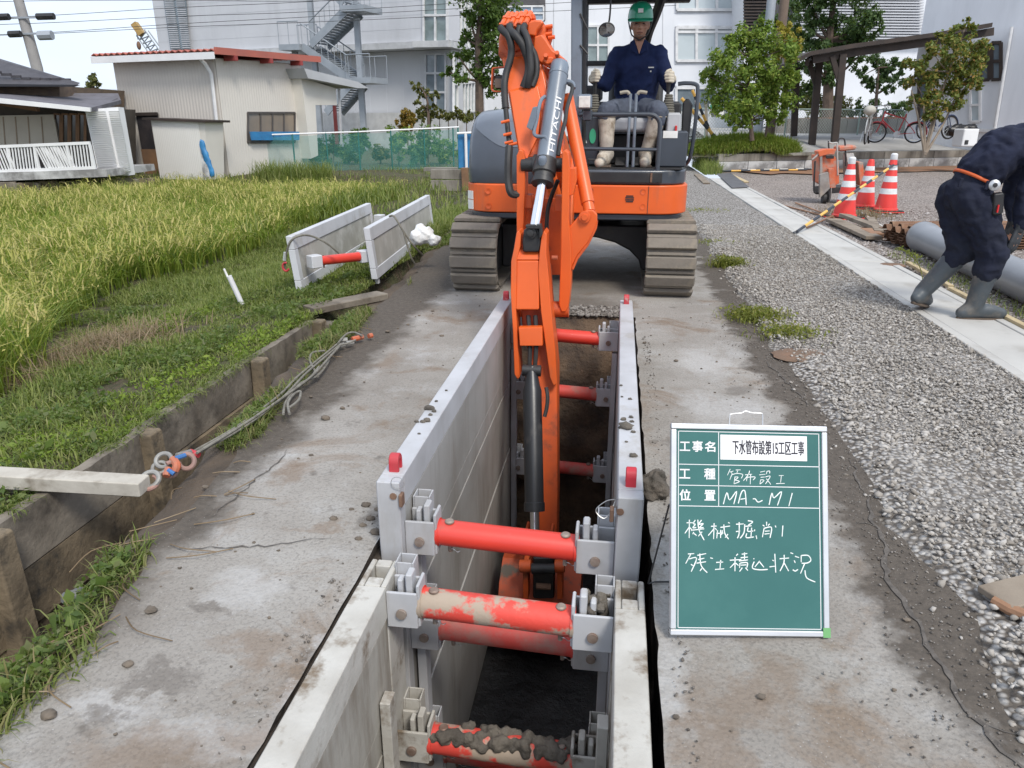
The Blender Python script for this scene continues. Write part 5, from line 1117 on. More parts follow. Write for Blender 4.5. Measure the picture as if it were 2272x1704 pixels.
for s in (-1, 1): MB().tube(catmull([hP(.098 * s, .02, .03), hP(.083 * s, .045, -.03), hP(.060 * s, .062, -.085), hP(.0, .070, -.122)], 5), .006, 6).build('chin_strap', M_blk, hel)

# ---------------- worker bending over at the drain
Y0 = 5.66
rk = AY(2206, 562, Y0 - .04); ra_ = AY(2158, 690, Y0); ra_.z = .105; rt_ = V(ra_.x + .20, ra_.y + .02, .055); rh_ = V(ra_.x - .075, ra_.y - .01, .06)
lk = AY(2136, 556, Y0 + .10); la_ = AY(2046, 648, Y0 + .16); lt_ = AY(2056, 672, Y0 + .34); lt_.z = .065
hp = AY(2140, 432, Y0 + .05); hr_, hl_ = hp + V(.02, -.085, -.02), hp + V(-.02, .085, -.02)
w1 = AY(2172, 385, Y0 + .06); w2 = AY(2222, 335, Y0 + .08); w3 = AY(2283, 315, Y0 + .10); nk2 = AY(2318, 318, Y0 + .10); hc2 = AY(2358, 338, Y0 + .11)
sR, sL = w3 + V(.02, -.17, -.03), w3 + V(.02, .17, -.03); eR = AY(2276, 425, Y0 - .10); wR_ = AY(2262, 508, Y0 - .09); eL = sL + V(.05, .06, -.28); wL_ = eL + V(.04, -.02, -.25)
b = MB(); chain(b, [hp, w1, w2, w3], [.125, .118, .128, .12]); b.capsule(sR, sL, .075, .075); chain(b, [w3, nk2, hc2], [.075, .056, .055])
chain(b, [sR, eR, wR_], [.056, .044, .031]); chain(b, [sL, eL, wL_], [.056, .044, .031])
chain(b, [hr_, rk, ra_, rt_], [.09, .058, .042, .028]); chain(b, [hl_, lk, la_, lt_], [.09, .058, .042, .028])
head(b, hc2, (.75, .15, -.65), (.65, 0, .75)); hand(b, wR_, AY(2250, 545, Y0 - .09) - wR_, (-.2, .5, 0), (.4, .3, 0), .35); hand(b, wL_, (.05, 0, -1), (-.3, -.4, 0), (.5, 0, 0), .35)
wk = remesh(b.build('person', M_skin), .0105, 4); tag(wk, 'worker bending over in black shirt, black trousers and grey rubber boots', 'person')
sh = MB(); chain(sh, [w1 + (w1 - w2) * .02, w2, w3], [.150, .158, .135]); 
for s in (-1, 1): chain(sh, [w1 + V(0, .075 * s, 0), w2 + V(0, .085 * s, 0), w3 + V(0, .09 * s, -.01)], [.120, .125, .105])
sh.capsule(sR, sL, .082, .082); chain(sh, [sR, eR, wR_.lerp(eR, .10)], [.082, .060, .043]); chain(sh, [sL, eL, wL_.lerp(eL, .1)], [.082, .060, .043]); sh.capsule(w3, nk2.lerp(w3, .3), .09, .068)
sw = folds(remesh(sh.build('shirt', M_blackcl, wk), .010, 5), .034)
tr = MB(); tr.capsule(hr_, hl_, .125, .125); chain(tr, [w1.lerp(hp, .25), hp], [.128, .14]); tr.ball(w1.lerp(hp, .2) + V(0, .07, 0), .115); tr.ball(w1.lerp(hp, .2) + V(0, -.07, 0), .115)
rmid = hr_.lerp(rk, .5); lmid = hl_.lerp(lk, .5)
chain(tr, [hr_, rmid, rk, rk.lerp(ra_, .34)], [.132, .118, .103, .088]); chain(tr, [hl_, lmid, lk, lk.lerp(la_, .24)], [.132, .115, .098, .082])
tw = folds(remesh(tr.build('trousers', M_blacktr, wk), .010, 5), .030)
# belt with reel and pouch
bc_ = w1.lerp(hp, .28); ua = (w1 - hp).normalized(); fx = ua.cross(V(0, 1, 0)).normalized(); fy = V(0, 1, 0)
bp = [bc_ + fx * (.143 * math.cos(t)) + fy * (.182 * math.sin(t)) for t in [2 * PI * k / 40 for k in range(40)]]
bt = MB()
for i in range(40):
    a, c_ = bp[i], bp[(i + 1) % 40]; bt.add([a - ua * .011, c_ - ua * .011, c_ + ua * .011, a + ua * .011], [(0, 1, 2, 3)])
belt = bt.build('belt', M_obelt, wk); so = belt.modifiers.new('solid', 'SOLIDIFY'); so.thickness = .006; so.offset = 0
lpn = AY(2123, 403, Y0 - .16); 
for px_ in (2131, 2190):
    q = AY(px_, 405 + (px_ - 2131) * .10, Y0 - .155); MB().box(q, (.022, .016, .06), Matrix.Rotation(.15, 3, 'Y')).build('belt_loop', M_blacktr, tw, bevel=.004)
q = AY(2206, 411, Y0 - .16); rl = MB().lathe([(.01, -.012), (.033, -.012), (.036, -.004), (.036, .008), (.028, .014), (.005, .016)], q, 22, (-.1, -1, .1)).build('tape_reel', pm('silver_reel', (.55, .56, .57), .3, (.40, .41, .42), 20, metal=.5, bmp=.05), wk)
MB().lathe([(.006, .0165), (.014, .0165), (.015, .018), (.004, .019)], q, 14, (-.1, -1, .1)).build('reel_hub', M_blk, rl)
q = AY(2212, 452, Y0 - .145); MB().box(q, (.07, .06, .15), Matrix.Rotation(-.15, 3, 'Y')).build('tool_pouch', M_blk, wk, bevel=.015); q2 = AY(2214, 463, Y0 - .185); MB().box(q2, (.008, .012, .05)).build('red_pen', pm('red_plastic', (.6, .02, .02), .4), wk)
# side seam piping on the shirt
pp_ = [w1 + V(.10, -.15, -.05), w2 + V(.05, -.205, -.06), w3 + V(-.02, -.20, -.03)]
# boots
def wboot(kn, an, heel, toe, solev, f):
    bo = MB(); top = kn.lerp(an, f); chain(bo, [top, kn.lerp(an, .6), an], [.082, .070, .060]); chain(bo, [heel, an.lerp(heel, .4), an.lerp(toe, .55), toe], [.042, .052, .050, .042]); bo.capsule(heel, toe, .044, .044); o = remesh(bo.build('boot', M_gboot, wk), .010, 4)
    s = MB(); d = (toe - heel); L = d.length; d.normalize(); sv_ = Vector(solev).normalized(); side = d.cross(sv_).normalized()
    pts = []
    for k in range(20):
        t = 2 * PI * k / 20; u = .5 + .5 * math.cos(t); wdt = .044 if u < .4 else .052
        pts.append(heel - d * .038 + d * (L + .078) * u + side * (wdt * math.sin(t)) + sv_ * .030)
    s.prism(pts, sv_ * .020); s.build('sole', M_sole, o, bevel=.005)
wboot(rk, ra_, rh_, rt_, (0, 0, -1), .36)
ld = (lt_ - la_).normalized(); lheel = la_ + (la_ - lk).normalized() * .035 + V(-.035, -.06, -.005); lsole = Vector((-.62, -.72, -.30)); lsole = (lsole - (lt_ - lheel).normalized() * lsole.dot((lt_ - lheel).normalized()))
wboot(lk, la_, lheel, lt_, lsole, .24)
g_ = MB(); hand(g_, wR_, AY(2248, 545, Y0 - .09) - wR_, (-.2, .5, 0), (.4, .3, 0), .35, 1.12); g_.capsule(wR_, wR_.lerp(eR, .16), .033, .036, 10); remesh(g_.build('glove', M_dglove, wk), .0055, 2)
g_ = MB(); hand(g_, wL_, (.05, 0, -1), (-.3, -.4, 0), (.5, 0, 0), .35, 1.12); g_.capsule(wL_, wL_.lerp(eL, .16), .033, .036, 10); remesh(g_.build('glove', M_dglove, wk), .0055, 2)
hh = MB(); hh.ball(hc2 + V(.0, 0, .03), (.095, .095, .088), 16, 10); remesh(hh.build('hair', pm('black_hair', (.012, .011, .010), .7, bmp=.6, bscale=60), wk), .01, 2)
# ================================================================== THINGS IN THE YARD
M_cone = pm('cone_red', (.70, .040, .030), .45, (.62, .038, .03), 5, bmp=.06, dirt=(.42, .10, .07), dlo=.62, dhi=.8, dscale=6)
M_refl = pm('reflective_white', (.72, .73, .73), .4, (.60, .61, .61), 12, bmp=.05)
def cone(p, h, label, cap=True, yaw=.3, tilt=0.0, base='red'):
    t = thing('traffic_cone', label, 'traffic cone', tuple(p), 'traffic cones in the yard'); p = Vector(p); R = Matrix.Rotation(yaw, 3, 'Z') @ Matrix.Rotation(tilt, 3, 'Y')
    rb, rt = .155 * h / .8, .045; z0 = .035
    def rr(z): return rb + (rt - rb) * (z - z0) / (h - z0)
    def put(m): m.v = [tuple(p + R @ Vector(q)) for q in m.v]; return m
    m = MB(); w = .20 * h / .8; m.pz([(-w, -w), (w, -w), (w, w), (-w, w)], .0, .018); put(m).build('base', M_cone, t, bevel=.006)
    m = MB(); m.pz([(-w + .006, -w + .006), (w - .006, -w + .006), (w - .006, w - .006), (-w + .006, w - .006)], .0185, .034); put(m).build('base_weight', M_rub, t, bevel=.004)
    m = MB(); m.lathe([(rb + .02, z0 - .001), (rb + .018, z0 + .02), (rb, z0 + .035), (rr(h - .03), h - .03), (rt - .008, h - .004), (.012, h)], (0, 0, 0), 28); body = put(m).build('cone_body', M_cone, t)
    for a, b_ in ((.34, .45), (.57, .68), (.79, .88)):
        za, zb = h * a * .98, h * b_ * .98; m = MB(); m.lathe([(rr(za) + .001, za), (rr(za) + .0035, za + .001), (rr(zb) + .0035, zb - .001), (rr(zb) + .001, zb)], (0, 0, 0), 28); put(m).build('reflective_band', M_refl, t)
    if cap: m = MB(); m.lathe([(rt + .006, h - .035), (rt + .008, h - .03), (rt + .006, h + .045), (rt - .01, h + .062), (.01, h + .065)], (0, 0, 0), 20); put(m).build('white_cap', M_refl, t)
    return t
pc = [G(1872, 484), G(1917, 462), G(1964, 470)]
cone(pc[0], .82, 'capped red cone standing closest to the heap of timber', True, .5)
cone(pc[1], .79, 'red cone without white cap, in front of the concrete cutter', False, .2)
cone(pc[2], .84, 'capped red cone carrying the striped barrier pole', True, .12)
# striped barrier pole leaning from that cone down to the drain
M_yel = pm('pole_yellow', (.72, .42, .09), .5, (.62, .36, .09), 8, bmp=.05); M_pblk = pm('pole_black', (.035, .04, .05), .5, bmp=.05); M_pwht = pm('pole_white', (.62, .60, .55), .5, bmp=.05)
def striped(name, label, a, b_, r, n, ca, cb2, ringed=True, group=None):
    a, b_ = Vector(a), Vector(b_); t = thing(name, label, 'barrier pole', tuple(a), group); d = (b_ - a).normalized()
    for i in range(n):
        m = MB(); m.cyl(a.lerp(b_, i / n), a.lerp(b_, (i + 1) / n), r, n=12); m.build('stripe_band', ca if i % 2 else cb2, t)
    if ringed:
        for q, s, rad in ((a, -1, .030), (b_, 1, .062)):
            c = q + d * (rad * s); x = d; y = V(0, 0, 1).cross(d).normalized()
            if s > 0: c = q + d * .05
            MB().tube([c + x * (rad * math.cos(k)) + y * (rad * math.sin(k)) for k in [2 * PI * j / 18 for j in range(18)]], .007, 6, True).build('end_ring', M_pblk, t)
    return t
pa = G(1768, 514, .045); top = pc[2] + V(-.02, -.075, .725)
striped('barrier_pole', 'yellow and black pole leaning from a cone to the drain', pa, top, .019, 15, M_yel, M_pblk)
# poles lying at the foot of the block wall
for k, (xa, ya, xb, yb, ca) in enumerate(((1632, 372.5, 1815, 370.5, M_yel), (1600, 381, 1790, 378, M_yel), (1660, 375.5, 1830, 374, M_pwht), (1640, 379, 1800, 376.5, M_pwht))):
    a, b_ = G(xa, ya, .03), G(xb, yb, .03); off = (b_ - a).normalized(); d = G(1632, 374, .03)
    striped('barrier_pole', 'yellow and black pole lying along the block wall foot' if ca is M_yel else 'white and black pole lying along the block wall foot', a + V(0, 0, .02 * (k % 2)), b_ + V(0, 0, .02 * (k % 2)), .024, 9, ca, M_pblk, False, 'striped poles lying by the wall')
a, b_ = G(1905, 468, .02), G(1975, 515, .02)
striped('barrier_pole', 'weathered black and white pole lying half under timber scraps', a, b_, .017, 10, M_pwht, M_pblk, False)
# concrete cutter
M_cut = pm('cutter_orange', (.60, .13, .045), .55, (.48, .12, .06), 6, bmp=.15, dirt=(.34, .28, .23), dlo=.5, dhi=.66, dscale=4)
M_cutg = pm('dusty_steel', (.30, .28, .26), .6, (.22, .19, .17), 6, bmp=.3, dirt=(.36, .30, .24), dlo=.5, dhi=.7, dscale=5)
cp0 = G(1845, 452); ct = thing('concrete_cutter', 'dusty orange walk behind concrete cutter parked behind cones', 'concrete cutter', tuple(cp0)); CYc = cp0.y
def C5(u, v, Y=None):
    return AY(1780 + .12658 * u, 280 + .12658 * v, CYc if Y is None else CYc + Y)
def cpl(name, uv, y0, t, mat, parent=ct, bevel=.008):
    P = [C5(u, v, y0) for u, v in uv]; m = MB(); m.prism(P, (0, t, 0)); return m.build(name, mat, parent, bevel=bevel)
bd_ = cpl('cutter_body', [(290, 520), (560, 520), (640, 620), (650, 1000), (480, 1090), (310, 1000)], .10, .55, M_cut)
cpl('blade_guard', [(310, 850), (460, 800), (490, 1090), (400, 1180), (310, 1260)], -.06, .10, M_cutg); cpl('guard_front', [(460, 745), (560, 740), (590, 1080), (480, 1090)], -.04, .12, M_cut)
cpl('control_panel', [(280, 440), (420, 400), (600, 400), (560, 500), (440, 495), (300, 540)], .05, .30, M_cut); cpl('dash_strip', [(410, 505), (560, 515), (560, 570), (420, 570)], .04, .02, M_blk)
cpl('side_strip', [(310, 520), (355, 520), (360, 960), (310, 960)], .06, .03, M_cutg)
cpl('water_tank', [(640, 350), (960, 330), (960, 410), (700, 440), (640, 440)], .25, .38, M_cut, bevel=.03)
cpl('cutter_cover', [(980, 630), (1070, 630), (1085, 950), (1010, 1050)], .30, .30, M_cut)
cpl('engine_block', [(790, 560), (900, 560), (920, 640), (850, 660), (840, 900), (800, 960)], .30, .30, M_cutg); eng = cpl('engine_head', [(770, 480), (900, 470), (920, 540), (880, 640), (790, 640)], .28, .22, pm('pale_engine', (.50, .49, .46), .5, (.36, .35, .33), 12, bmp=.2))
MB().tube(catmull([C5(470, 280, .1), C5(520, 300, .1), C5(600, 290, .1), C5(610, 320, .1), C5(615, 600, .1), C5(622, 860, .1)], 6), .014, 8).build('handle_bar', pm('pale_tube', (.42, .40, .37), .5, bmp=.1), ct)
MB().tube(catmull([C5(620, 300, .3), C5(640, 230, .3), C5(690, 212, .3), C5(740, 240, .3), C5(755, 400, .3), C5(760, 700, .3)], 6), .014, 8).build('handle_bar', M_blk, ct)
MB().tube(catmull([C5(460, 260, .5), C5(462, 330, .5), C5(466, 400, .5)], 5), .013, 8).build('handle_bar', M_blk, ct)
MB().tube(catmull([C5(225, 610, .0), C5(215, 800, .0), C5(205, 1100, .0), C5(230, 1170, .0), C5(300, 1180, .05)], 6), .016, 8).build('push_bar', M_blk, ct)
MB().tube([C5(170, 590, .05), C5(290, 490, .1), C5(420, 420, .2)], [.016, .02, .02], 8).build('lever_arm', M_cutg, ct)
for u, Y_ in ((380, .05), (400, .50)):
    q = C5(u, 1290, Y_); q.z = .09; MB().lathe([(.03, -.035), (.09, -.035), (.095, -.02), (.095, .02), (.09, .035), (.03, .035)], q, 20, (1, 0, 0)).build('wheel', M_rub, ct)
for u, Y_ in ((880, .15), (900, .55)):
    q = C5(u, 1200, Y_); q.z = .07; MB().lathe([(.02, -.03), (.068, -.03), (.072, -.02), (.072, .02), (.068, .03), (.02, .03)], q, 18, (1, 0, 0)).build('wheel', M_rub, ct)
cpl('chassis', [(330, 1090), (1030, 1050), (1030, 1130), (340, 1200)], .12, .5, M_blk)
q = C5(500, 1180, .0); q.z = .14; MB().lathe([(.02, -.004), (.15, -.003), (.15, .003), (.02, .004)], q + V(-.02, .03, .02), 28, (1, .0, 0)).build('saw_blade', M_cutg, ct)
# timber scraps
M_wood = pm('grey_weathered_timber', (.26, .215, .165), .9, (.175, .14, .105), 3, bmp=.5, bscale=30, bdist=.006, dirt=(.11, .085, .06), dlo=.52, dhi=.7, dscale=4)
M_wood2 = pm('brown_timber', (.30, .165, .095), .9, (.22, .12, .07), 5, bmp=.5, bscale=30, bdist=.006); M_fresh = pm('pale_batten', (.50, .40, .24), .85, (.42, .33, .19), 5, bmp=.3, bscale=30, bdist=.004, dirt=(.28, .22, .14), dscale=5)
def plank(name, label, a, b_, w, h, mat, group=None, cat='plank', tilt=0):
    m = MB(); a, b_ = Vector(a), Vector(b_); m.bar(a, b_, w, h, (math.sin(tilt), 0, math.cos(tilt))); o = m.build(name, mat, bevel=.006); return tag(o, label, cat, group)
plank('timber_plank', 'wide grey timber plank lying across the scrap heap', G(1848, 488, .055), G(1940, 528, .05), .20, .045, M_wood, 'timber scraps near the cones')
plank('timber_plank', 'longer grey timber resting on top of other scraps', G(1874, 478, .10), G(1990, 522, .045), .17, .05, M_wood, 'timber scraps near the cones', tilt=.1)
plank('timber_plank', 'round ended grey timber between two scraps', G(1930, 486, .06), G(1950, 516, .06), .11, .06, M_wood, 'timber scraps near the cones')
plank('timber_block', 'short reddish brown timber block at the scrap heap', G(1920, 512, .04), G(1946, 524, .04), .16, .075, M_wood2, 'timber scraps near the cones', 'timber')
for k, (xa, ya, xb, yb) in enumerate(((1735, 455, 1860, 487), (1765, 450, 1850, 482), (1790, 505, 1850, 478))):
    plank('thin_stake', 'thin brown wooden stake lying on yard gravel', G(xa, ya, .015 + .012 * k), G(xb, yb, .015 + .012 * k), .028, .02, M_wood2, 'thin stakes in the yard', 'stake')
plank('plank_offcut', 'short pale board beside the far drain end', G(1546, 388, .03), G(1568, 408, .03), .16, .05, M_wood, None)
plank('pale_board', 'pale board lying by the rubber mat on drain', G(1620, 387, .02), G(1656, 404, .02), .12, .03, M_fresh, None)
# rubber mat on the far drain
m = MB(); m.prism([G(1590, 387, .026), G(1622, 385, .026), G(1662, 416, .026), G(1624, 418, .026)], (0, 0, .02)); tag(m.build('rubber_mat', pm('dark_mat', (.11, .11, .115), .8, (.08, .08, .085), 5, bmp=.3), bevel=.004), 'dark rubber mat laid on the far drain', 'mat')
# long battens beside the drain
plank('batten', 'long pale batten lying along drain past the boots', G(2014, 583, .03), G(2110, 636, .03), .05, .03, M_fresh, 'battens along the drain', 'batten')
plank('batten', 'long pale batten under the grey pipe by drain', G(2108, 640, .03), G(2300, 738, .03), .05, .03, M_fresh, 'battens along the drain', 'batten')
# large grey pipe with socket
M_pvc = pm('grey_pvc', (.235, .245, .262), .32, (.20, .21, .225), 3, bmp=.03, dirt=(.30, .28, .25), dlo=.6, dhi=.8, dscale=3, coat=.15)
qa = G(2040, 556, 0); qb = G(2330, 700, 0); pr_ = .155; qa.z = qb.z = pr_ + .002; dirp = (qb - qa).normalized(); qb = qa + dirp * 4.4
m = MB(); m.lathe([(pr_ - .012, 0), (pr_ + .012, 0), (pr_ + .016, .02), (pr_ + .014, .14), (pr_ - .003, .20), (pr_ - .004, 4.4), (pr_ - .016, 4.4)], qa, 40, dirp); pipe = m.build('pvc_pipe', M_pvc); tag(pipe, 'large smooth grey plastic pipe lying along the drain', 'pipe')
m = MB(); m.cyl(qa + dirp * .012, qa + dirp * .02, pr_ - .010, n=36); m.build('pipe_bore', M_blk, pipe)  # black disc stands in for the shade inside the pipe
# rusty light sheet piles, nested in a stack
M_pile = pm('rusted_sheet_pile', (.20, .105, .06), .85, (.13, .07, .042), 6, bmp=.5, bscale=40, bdist=.005, dirt=(.30, .19, .12), dlo=.52, dhi=.72, dscale=5)
sp0 = G(2016, 556, 0); spd = V(.985, .17, 0).normalized(); spn = V(-spd.y, spd.x, 0)
for i in range(7):
    z = .018 + i * .030; prof = []; 
    for k in range(3):
        o_ = k * .20; prof += [(o_, 0), (o_ + .05, 0), (o_ + .085, .055), (o_ + .135, .055), (o_ + .17, 0)]
    prof += [(.60, 0), (.65, 0)]
    off = sp0 + spd * random.uniform(-.05, .05) + V(0, 0, z); t = .007
    P = [off + spn * a + V(0, 0, b_) for a, b_ in prof] + [off + spn * a + V(0, 0, b_ + t) for a, b_ in prof[::-1]]
    m = MB(); m.prism(P, spd * 3.0); tag(m.build('sheet_pile', M_pile), {0: 'lowest rusty sheet pile of the stack, lying on gravel', 6: 'topmost rusty sheet pile of the stack behind the pipe'}.get(i, 'rusty corrugated sheet pile nested inside the stack behind the pipe'), 'sheet pile', 'rusty sheet piles in the stack')
# ================================================================== LEFT VERGE: spare box, slings, beams, odds and ends
M_alum = pm('aluminium_panel', (.60, .61, .63), .5, (.52, .53, .55), 3, metal=.15, bmp=.08, dirt=(.40, .38, .34), dlo=.56, dhi=.75, dscale=3)
M_ply = pm('dull_inset_sheet', (.40, .385, .345), .8, (.31, .30, .265), 3, bmp=.2, dirt=(.52, .51, .48), dlo=.5, dhi=.7, dscale=4)
sb_ = thing('spare_trench_box', 'spare pale aluminium trench box with red strut standing on grass', 'trench box', (-2.5, 7.2, 0))
def vpanel(a, b_, h, lean, nm):
    a, b_ = Vector(a), Vector(b_); d = (b_ - a).normalized(); n = V(-d.y, d.x, 0); up = (V(0, 0, 1) + n * lean).normalized(); L = (b_ - a).length; th = .058
    def bx(u0, u1, v0, v1, t0, t1, mat, name, parent):
        m = MB(); m.prism([a + d * u0 + up * v0 + n * t0, a + d * u1 + up * v0 + n * t0, a + d * u1 + up * v1 + n * t0, a + d * u0 + up * v1 + n * t0], n * (t1 - t0)); return m.build(name, mat, parent, bevel=.005)
    top = bx(.0, L, h - .115, h, 0, th, M_alum, 'panel_rail', sb_); bx(0, L, 0, .10, 0, th, M_alum, 'panel_rail', sb_)
    bx(0, .085, .1005, h - .1155, 0, th, M_alum, 'panel_stile', sb_); bx(L - .085, L, .1005, h - .1155, 0, th, M_alum, 'panel_stile', sb_)
    bx(.0855, L - .0855, .1005, h - .1155, .010, th - .010, M_ply, 'panel_sheet', sb_)
    for u in (.06, L - .1): bx(u, u + .05, -.055, -.0005, .01, .045, M_shore, 'panel_foot', sb_)
    return a, d, up, n, L
A1 = vpanel((-2.665, 5.98, -.02), (-2.87, 8.70, -.02), .48, .10, 'a'); A2 = vpanel((-2.16, 6.50, -.0), (-2.40, 9.70, .0), .47, .10, 'b')
def sstrut(p, q):
    s = MB(); s.cyl(p, q, .042, n=20); o = s.build('strut', M_red, sb_)
    d = (q - p).normalized()
    for e, sg in ((p, -1), (q, 1)):
        m = MB(); m.box(e + d * (.035 * sg), (.11, .10, .11), Matrix.Rotation(math.atan2(d.y, d.x), 3, 'Z')); m.build('strut_shoe', M_alum, sb_, bevel=.008)
    MB().cyl(p.lerp(q, .12) - V(0, 0, .065), p.lerp(q, .12) + V(0, 0, .045), .008, n=8).build('pin', M_rust, o)
sstrut(AY(706, 579, 6.17), AY(800, 569, 6.52)); sstrut(AY(846, 487, 8.62), AY(893, 490, 9.05))
# wire slings draped over it
M_sling = pm('wire_rope', (.20, .19, .155), .6, (.14, .13, .105), 30, metal=.3, bmp=.4, bscale=150, bdist=.002); M_rope = pm('braided_sling', (.21, .20, .17), .9, (.14, .13, .11), 30, bmp=.6, bscale=120, bdist=.003)
w = MB().tube(catmull([AY(632, 598, 6.0), AY(634, 570, 5.98), AY(644, 536, 5.97), AY(666, 523, 6.02), AY(692, 524, 6.1), AY(725, 540, 6.15), AY(752, 562, 6.2)], 6), .009, 8).build('wire_sling', M_sling); tag(w, 'wire sling hooked over the spare box front corner', 'wire sling', 'slings on the spare box')
m = MB(); c = AY(634, 592, 5.98); m.tube([c + V(.028 * math.cos(k), 0, .036 * math.sin(k)) for k in [PI * (-.15 + 1.5 * j / 12 + .5) for j in range(13)]], [.009] * 13, 8); m.build('hook', M_lug, w)
MB().tube([AY(633, 560, 5.98), AY(631, 578, 5.98)], .015, 8).build('ferrule', M_alu, w)
w = MB().tube(catmull([AY(864, 480, 6.75), AY(874, 480, 6.72), AY(890, 505, 6.70), AY(905, 528, 6.70), AY(922, 550, 6.72), AY(938, 566, 6.9)], 6), .009, 8).build('wire_sling', M_sling); tag(w, 'wire sling draped over the spare box side by the bag', 'wire sling', 'slings on the spare box')
w = MB().tube(catmull([AY(894, 512, 6.68), AY(904, 545, 6.66), AY(912, 570, 6.66), AY(920, 585, 6.7)], 6), .009, 8).build('wire_sling', M_sling); tag(w, 'short wire sling hanging straight down the spare box side', 'wire sling', 'slings on the spare box')
# crumpled white bag
bg_ = MB()
for i, (px_, py_, r) in enumerate(((926, 528, .075), (944, 522, .085), (935, 512, .065), (962, 533, .055), (972, 530, .035), (918, 534, .05))): bg_.lump(AY(px_, py_, 7.0 + .02 * (i % 3)), r, i, .22, 10, 8)
bag = remesh(bg_.build('plastic_bag', pm('white_plastic', (.74, .74, .73), .35, (.66, .66, .65), 6, bmp=.9, bscale=9, bdist=.03)), .012, 2); tag(bag, 'crumpled white plastic bag against the spare box', 'bag')
# concrete beams laid across the ditch
M_beam = pm('pale_old_beam', (.47, .44, .38), .9, (.36, .33, .28), 5, bmp=.4, bscale=40, bdist=.004, dirt=(.22, .19, .15), dlo=.52, dhi=.7, dscale=6)
m = MB(); m.bar(G(-70, 1056, .055), G(322, 1078, .035), .085, .06); tag(m.build('concrete_beam', M_beam, bevel=.006), 'pale concrete beam laid across the ditch beside sling hooks', 'beam')
m = MB(); m.bar(G(684, 688, .010), G(850, 655, .010), .16, .055); tag(m.build('concrete_slab', M_oldconc, bevel=.008), 'grey concrete slab bridging the ditch near the spare box', 'slab')
m = MB(); m.lohi((-2.16, 4.99, -.66), (-1.80, 5.09, -.02)); m.build('end_wall', M_oldconc, dw, bevel=.01)
# rope sling bundle on the bank
sl = thing('sling_bundle', 'bundle of grey lifting slings with hooks lying on the verge', 'sling bundle', tuple(G(560, 900, 0)))
def R4(u, v, z): return G(300 + .2532 * u, 730 + .2532 * v, z)
strands = [[(500, 1080), (900, 850), (1250, 590), (1420, 420), (1600, 270), (1790, 115)], [(520, 1092), (930, 872), (1280, 612), (1500, 385), (1700, 215), (1805, 128)], [(540, 1085), (1000, 802), (1350, 560), (1560, 400), (1700, 250), (1800, 140)],
           [(545, 1094), (1060, 770), (1330, 590), (1450, 475), (1600, 405), (1690, 290), (1722, 200), (1795, 145)], [(1298, 745), (1312, 660), (1345, 600), (1400, 530), (1530, 430), (1610, 330)], [(1352, 745), (1338, 650), (1390, 572), (1448, 548), (1432, 622), (1350, 690)], [(1600, 415), (1540, 300), (1530, 250), (1560, 205), (1660, 190)], [(1780, 120), (1850, 45), (1920, 30), (1990, 60)], [(1800, 140), (1880, 120), (1930, 95)]]
for i, s in enumerate(strands): MB().tube(catmull([R4(u, v, .040 + .012 * (i % 3)) for u, v in s], 7), .0064, 7).build('sling_strand', M_rope, sl)
def torus(c, ax, R, r, mat, nm, part=1.0):
    x, y, _ = frame(ax); c = Vector(c); n = 22; pts = [c + x * (R * math.cos(t)) + y * (R * math.sin(t)) for t in [2 * PI * part * k / n for k in range(n if part == 1 else n + 1)]]
    return MB().tube(pts, r, 8, part == 1).build(nm, mat, sl)
M_thimble = pm('worn_grey_ring', (.30, .295, .275), .6, (.21, .20, .185), 20, metal=.3, bmp=.2); M_hook = pm('orange_hook_paint', (.50, .12, .05), .6, (.32, .15, .10), 14, bmp=.2); M_pinkh = pm('faded_pink_hook', (.33, .19, .155), .7, (.25, .16, .135), 14, bmp=.2); M_bluel = pm('blue_latch', (.04, .14, .36), .5, bmp=.1)
torus(R4(250, 1150, .07), (.2, -.7, .7), .030, .009, M_thimble, 'thimble_ring'); torus(R4(215, 1215, .045), (.2, -.5, .8), .027, .008, M_thimble, 'thimble_ring'); torus(R4(130, 1320, .035), (.1, -.6, .8), .034, .010, M_thimble, 'thimble_ring')
torus(R4(450, 1160, .06), (.3, -.8, .5), .030, .010, M_pinkh, 'hook', .8); torus(R4(310, 1230, .05), (.8, -.5, .3), .028, .009, M_pinkh, 'hook', .8); torus(R4(120, 1345, .025), (.1, -.4, .9), .034, .010, M_pinkh, 'hook', .7)
MB().tube(catmull([R4(330, 1140, .08), R4(365, 1190, .07), R4(350, 1240, .05)], 4), .016, 8).build('hook_shank', M_hook, sl); MB().tube([R4(270, 1290, .04), R4(290, 1220, .06)], .014, 8).build('hook_shank', M_hook, sl); MB().tube([R4(350, 1135, .085), R4(440, 1105, .085)], .010, 8).build('latch', M_bluel, sl); MB().tube([R4(340, 1270, .045), R4(285, 1235, .06)], .009, 8).build('latch', M_bluel, sl); MB().tube([R4(370, 1110, .08), R4(480, 1080, .06)], .013, 8).build('sleeve', M_thimble, sl); MB().tube([R4(480, 1075, .055), R4(560, 1105, .045)], .013, 8).build('red_sleeve', M_lug, sl)
for a, b_, mt in (((1900, 90), (1995, 70), M_hook), ((2045, 62), (2075, 55), M_hook), ((1850, 130), (1910, 118), M_thimble), ((1800, 100), (1860, 95), M_thimble), ((1790, 150), (1830, 140), M_thimble)): MB().tube([R4(*a, .03), R4(*b_, .03)], .017, 8).build('end_fitting', mt, sl)
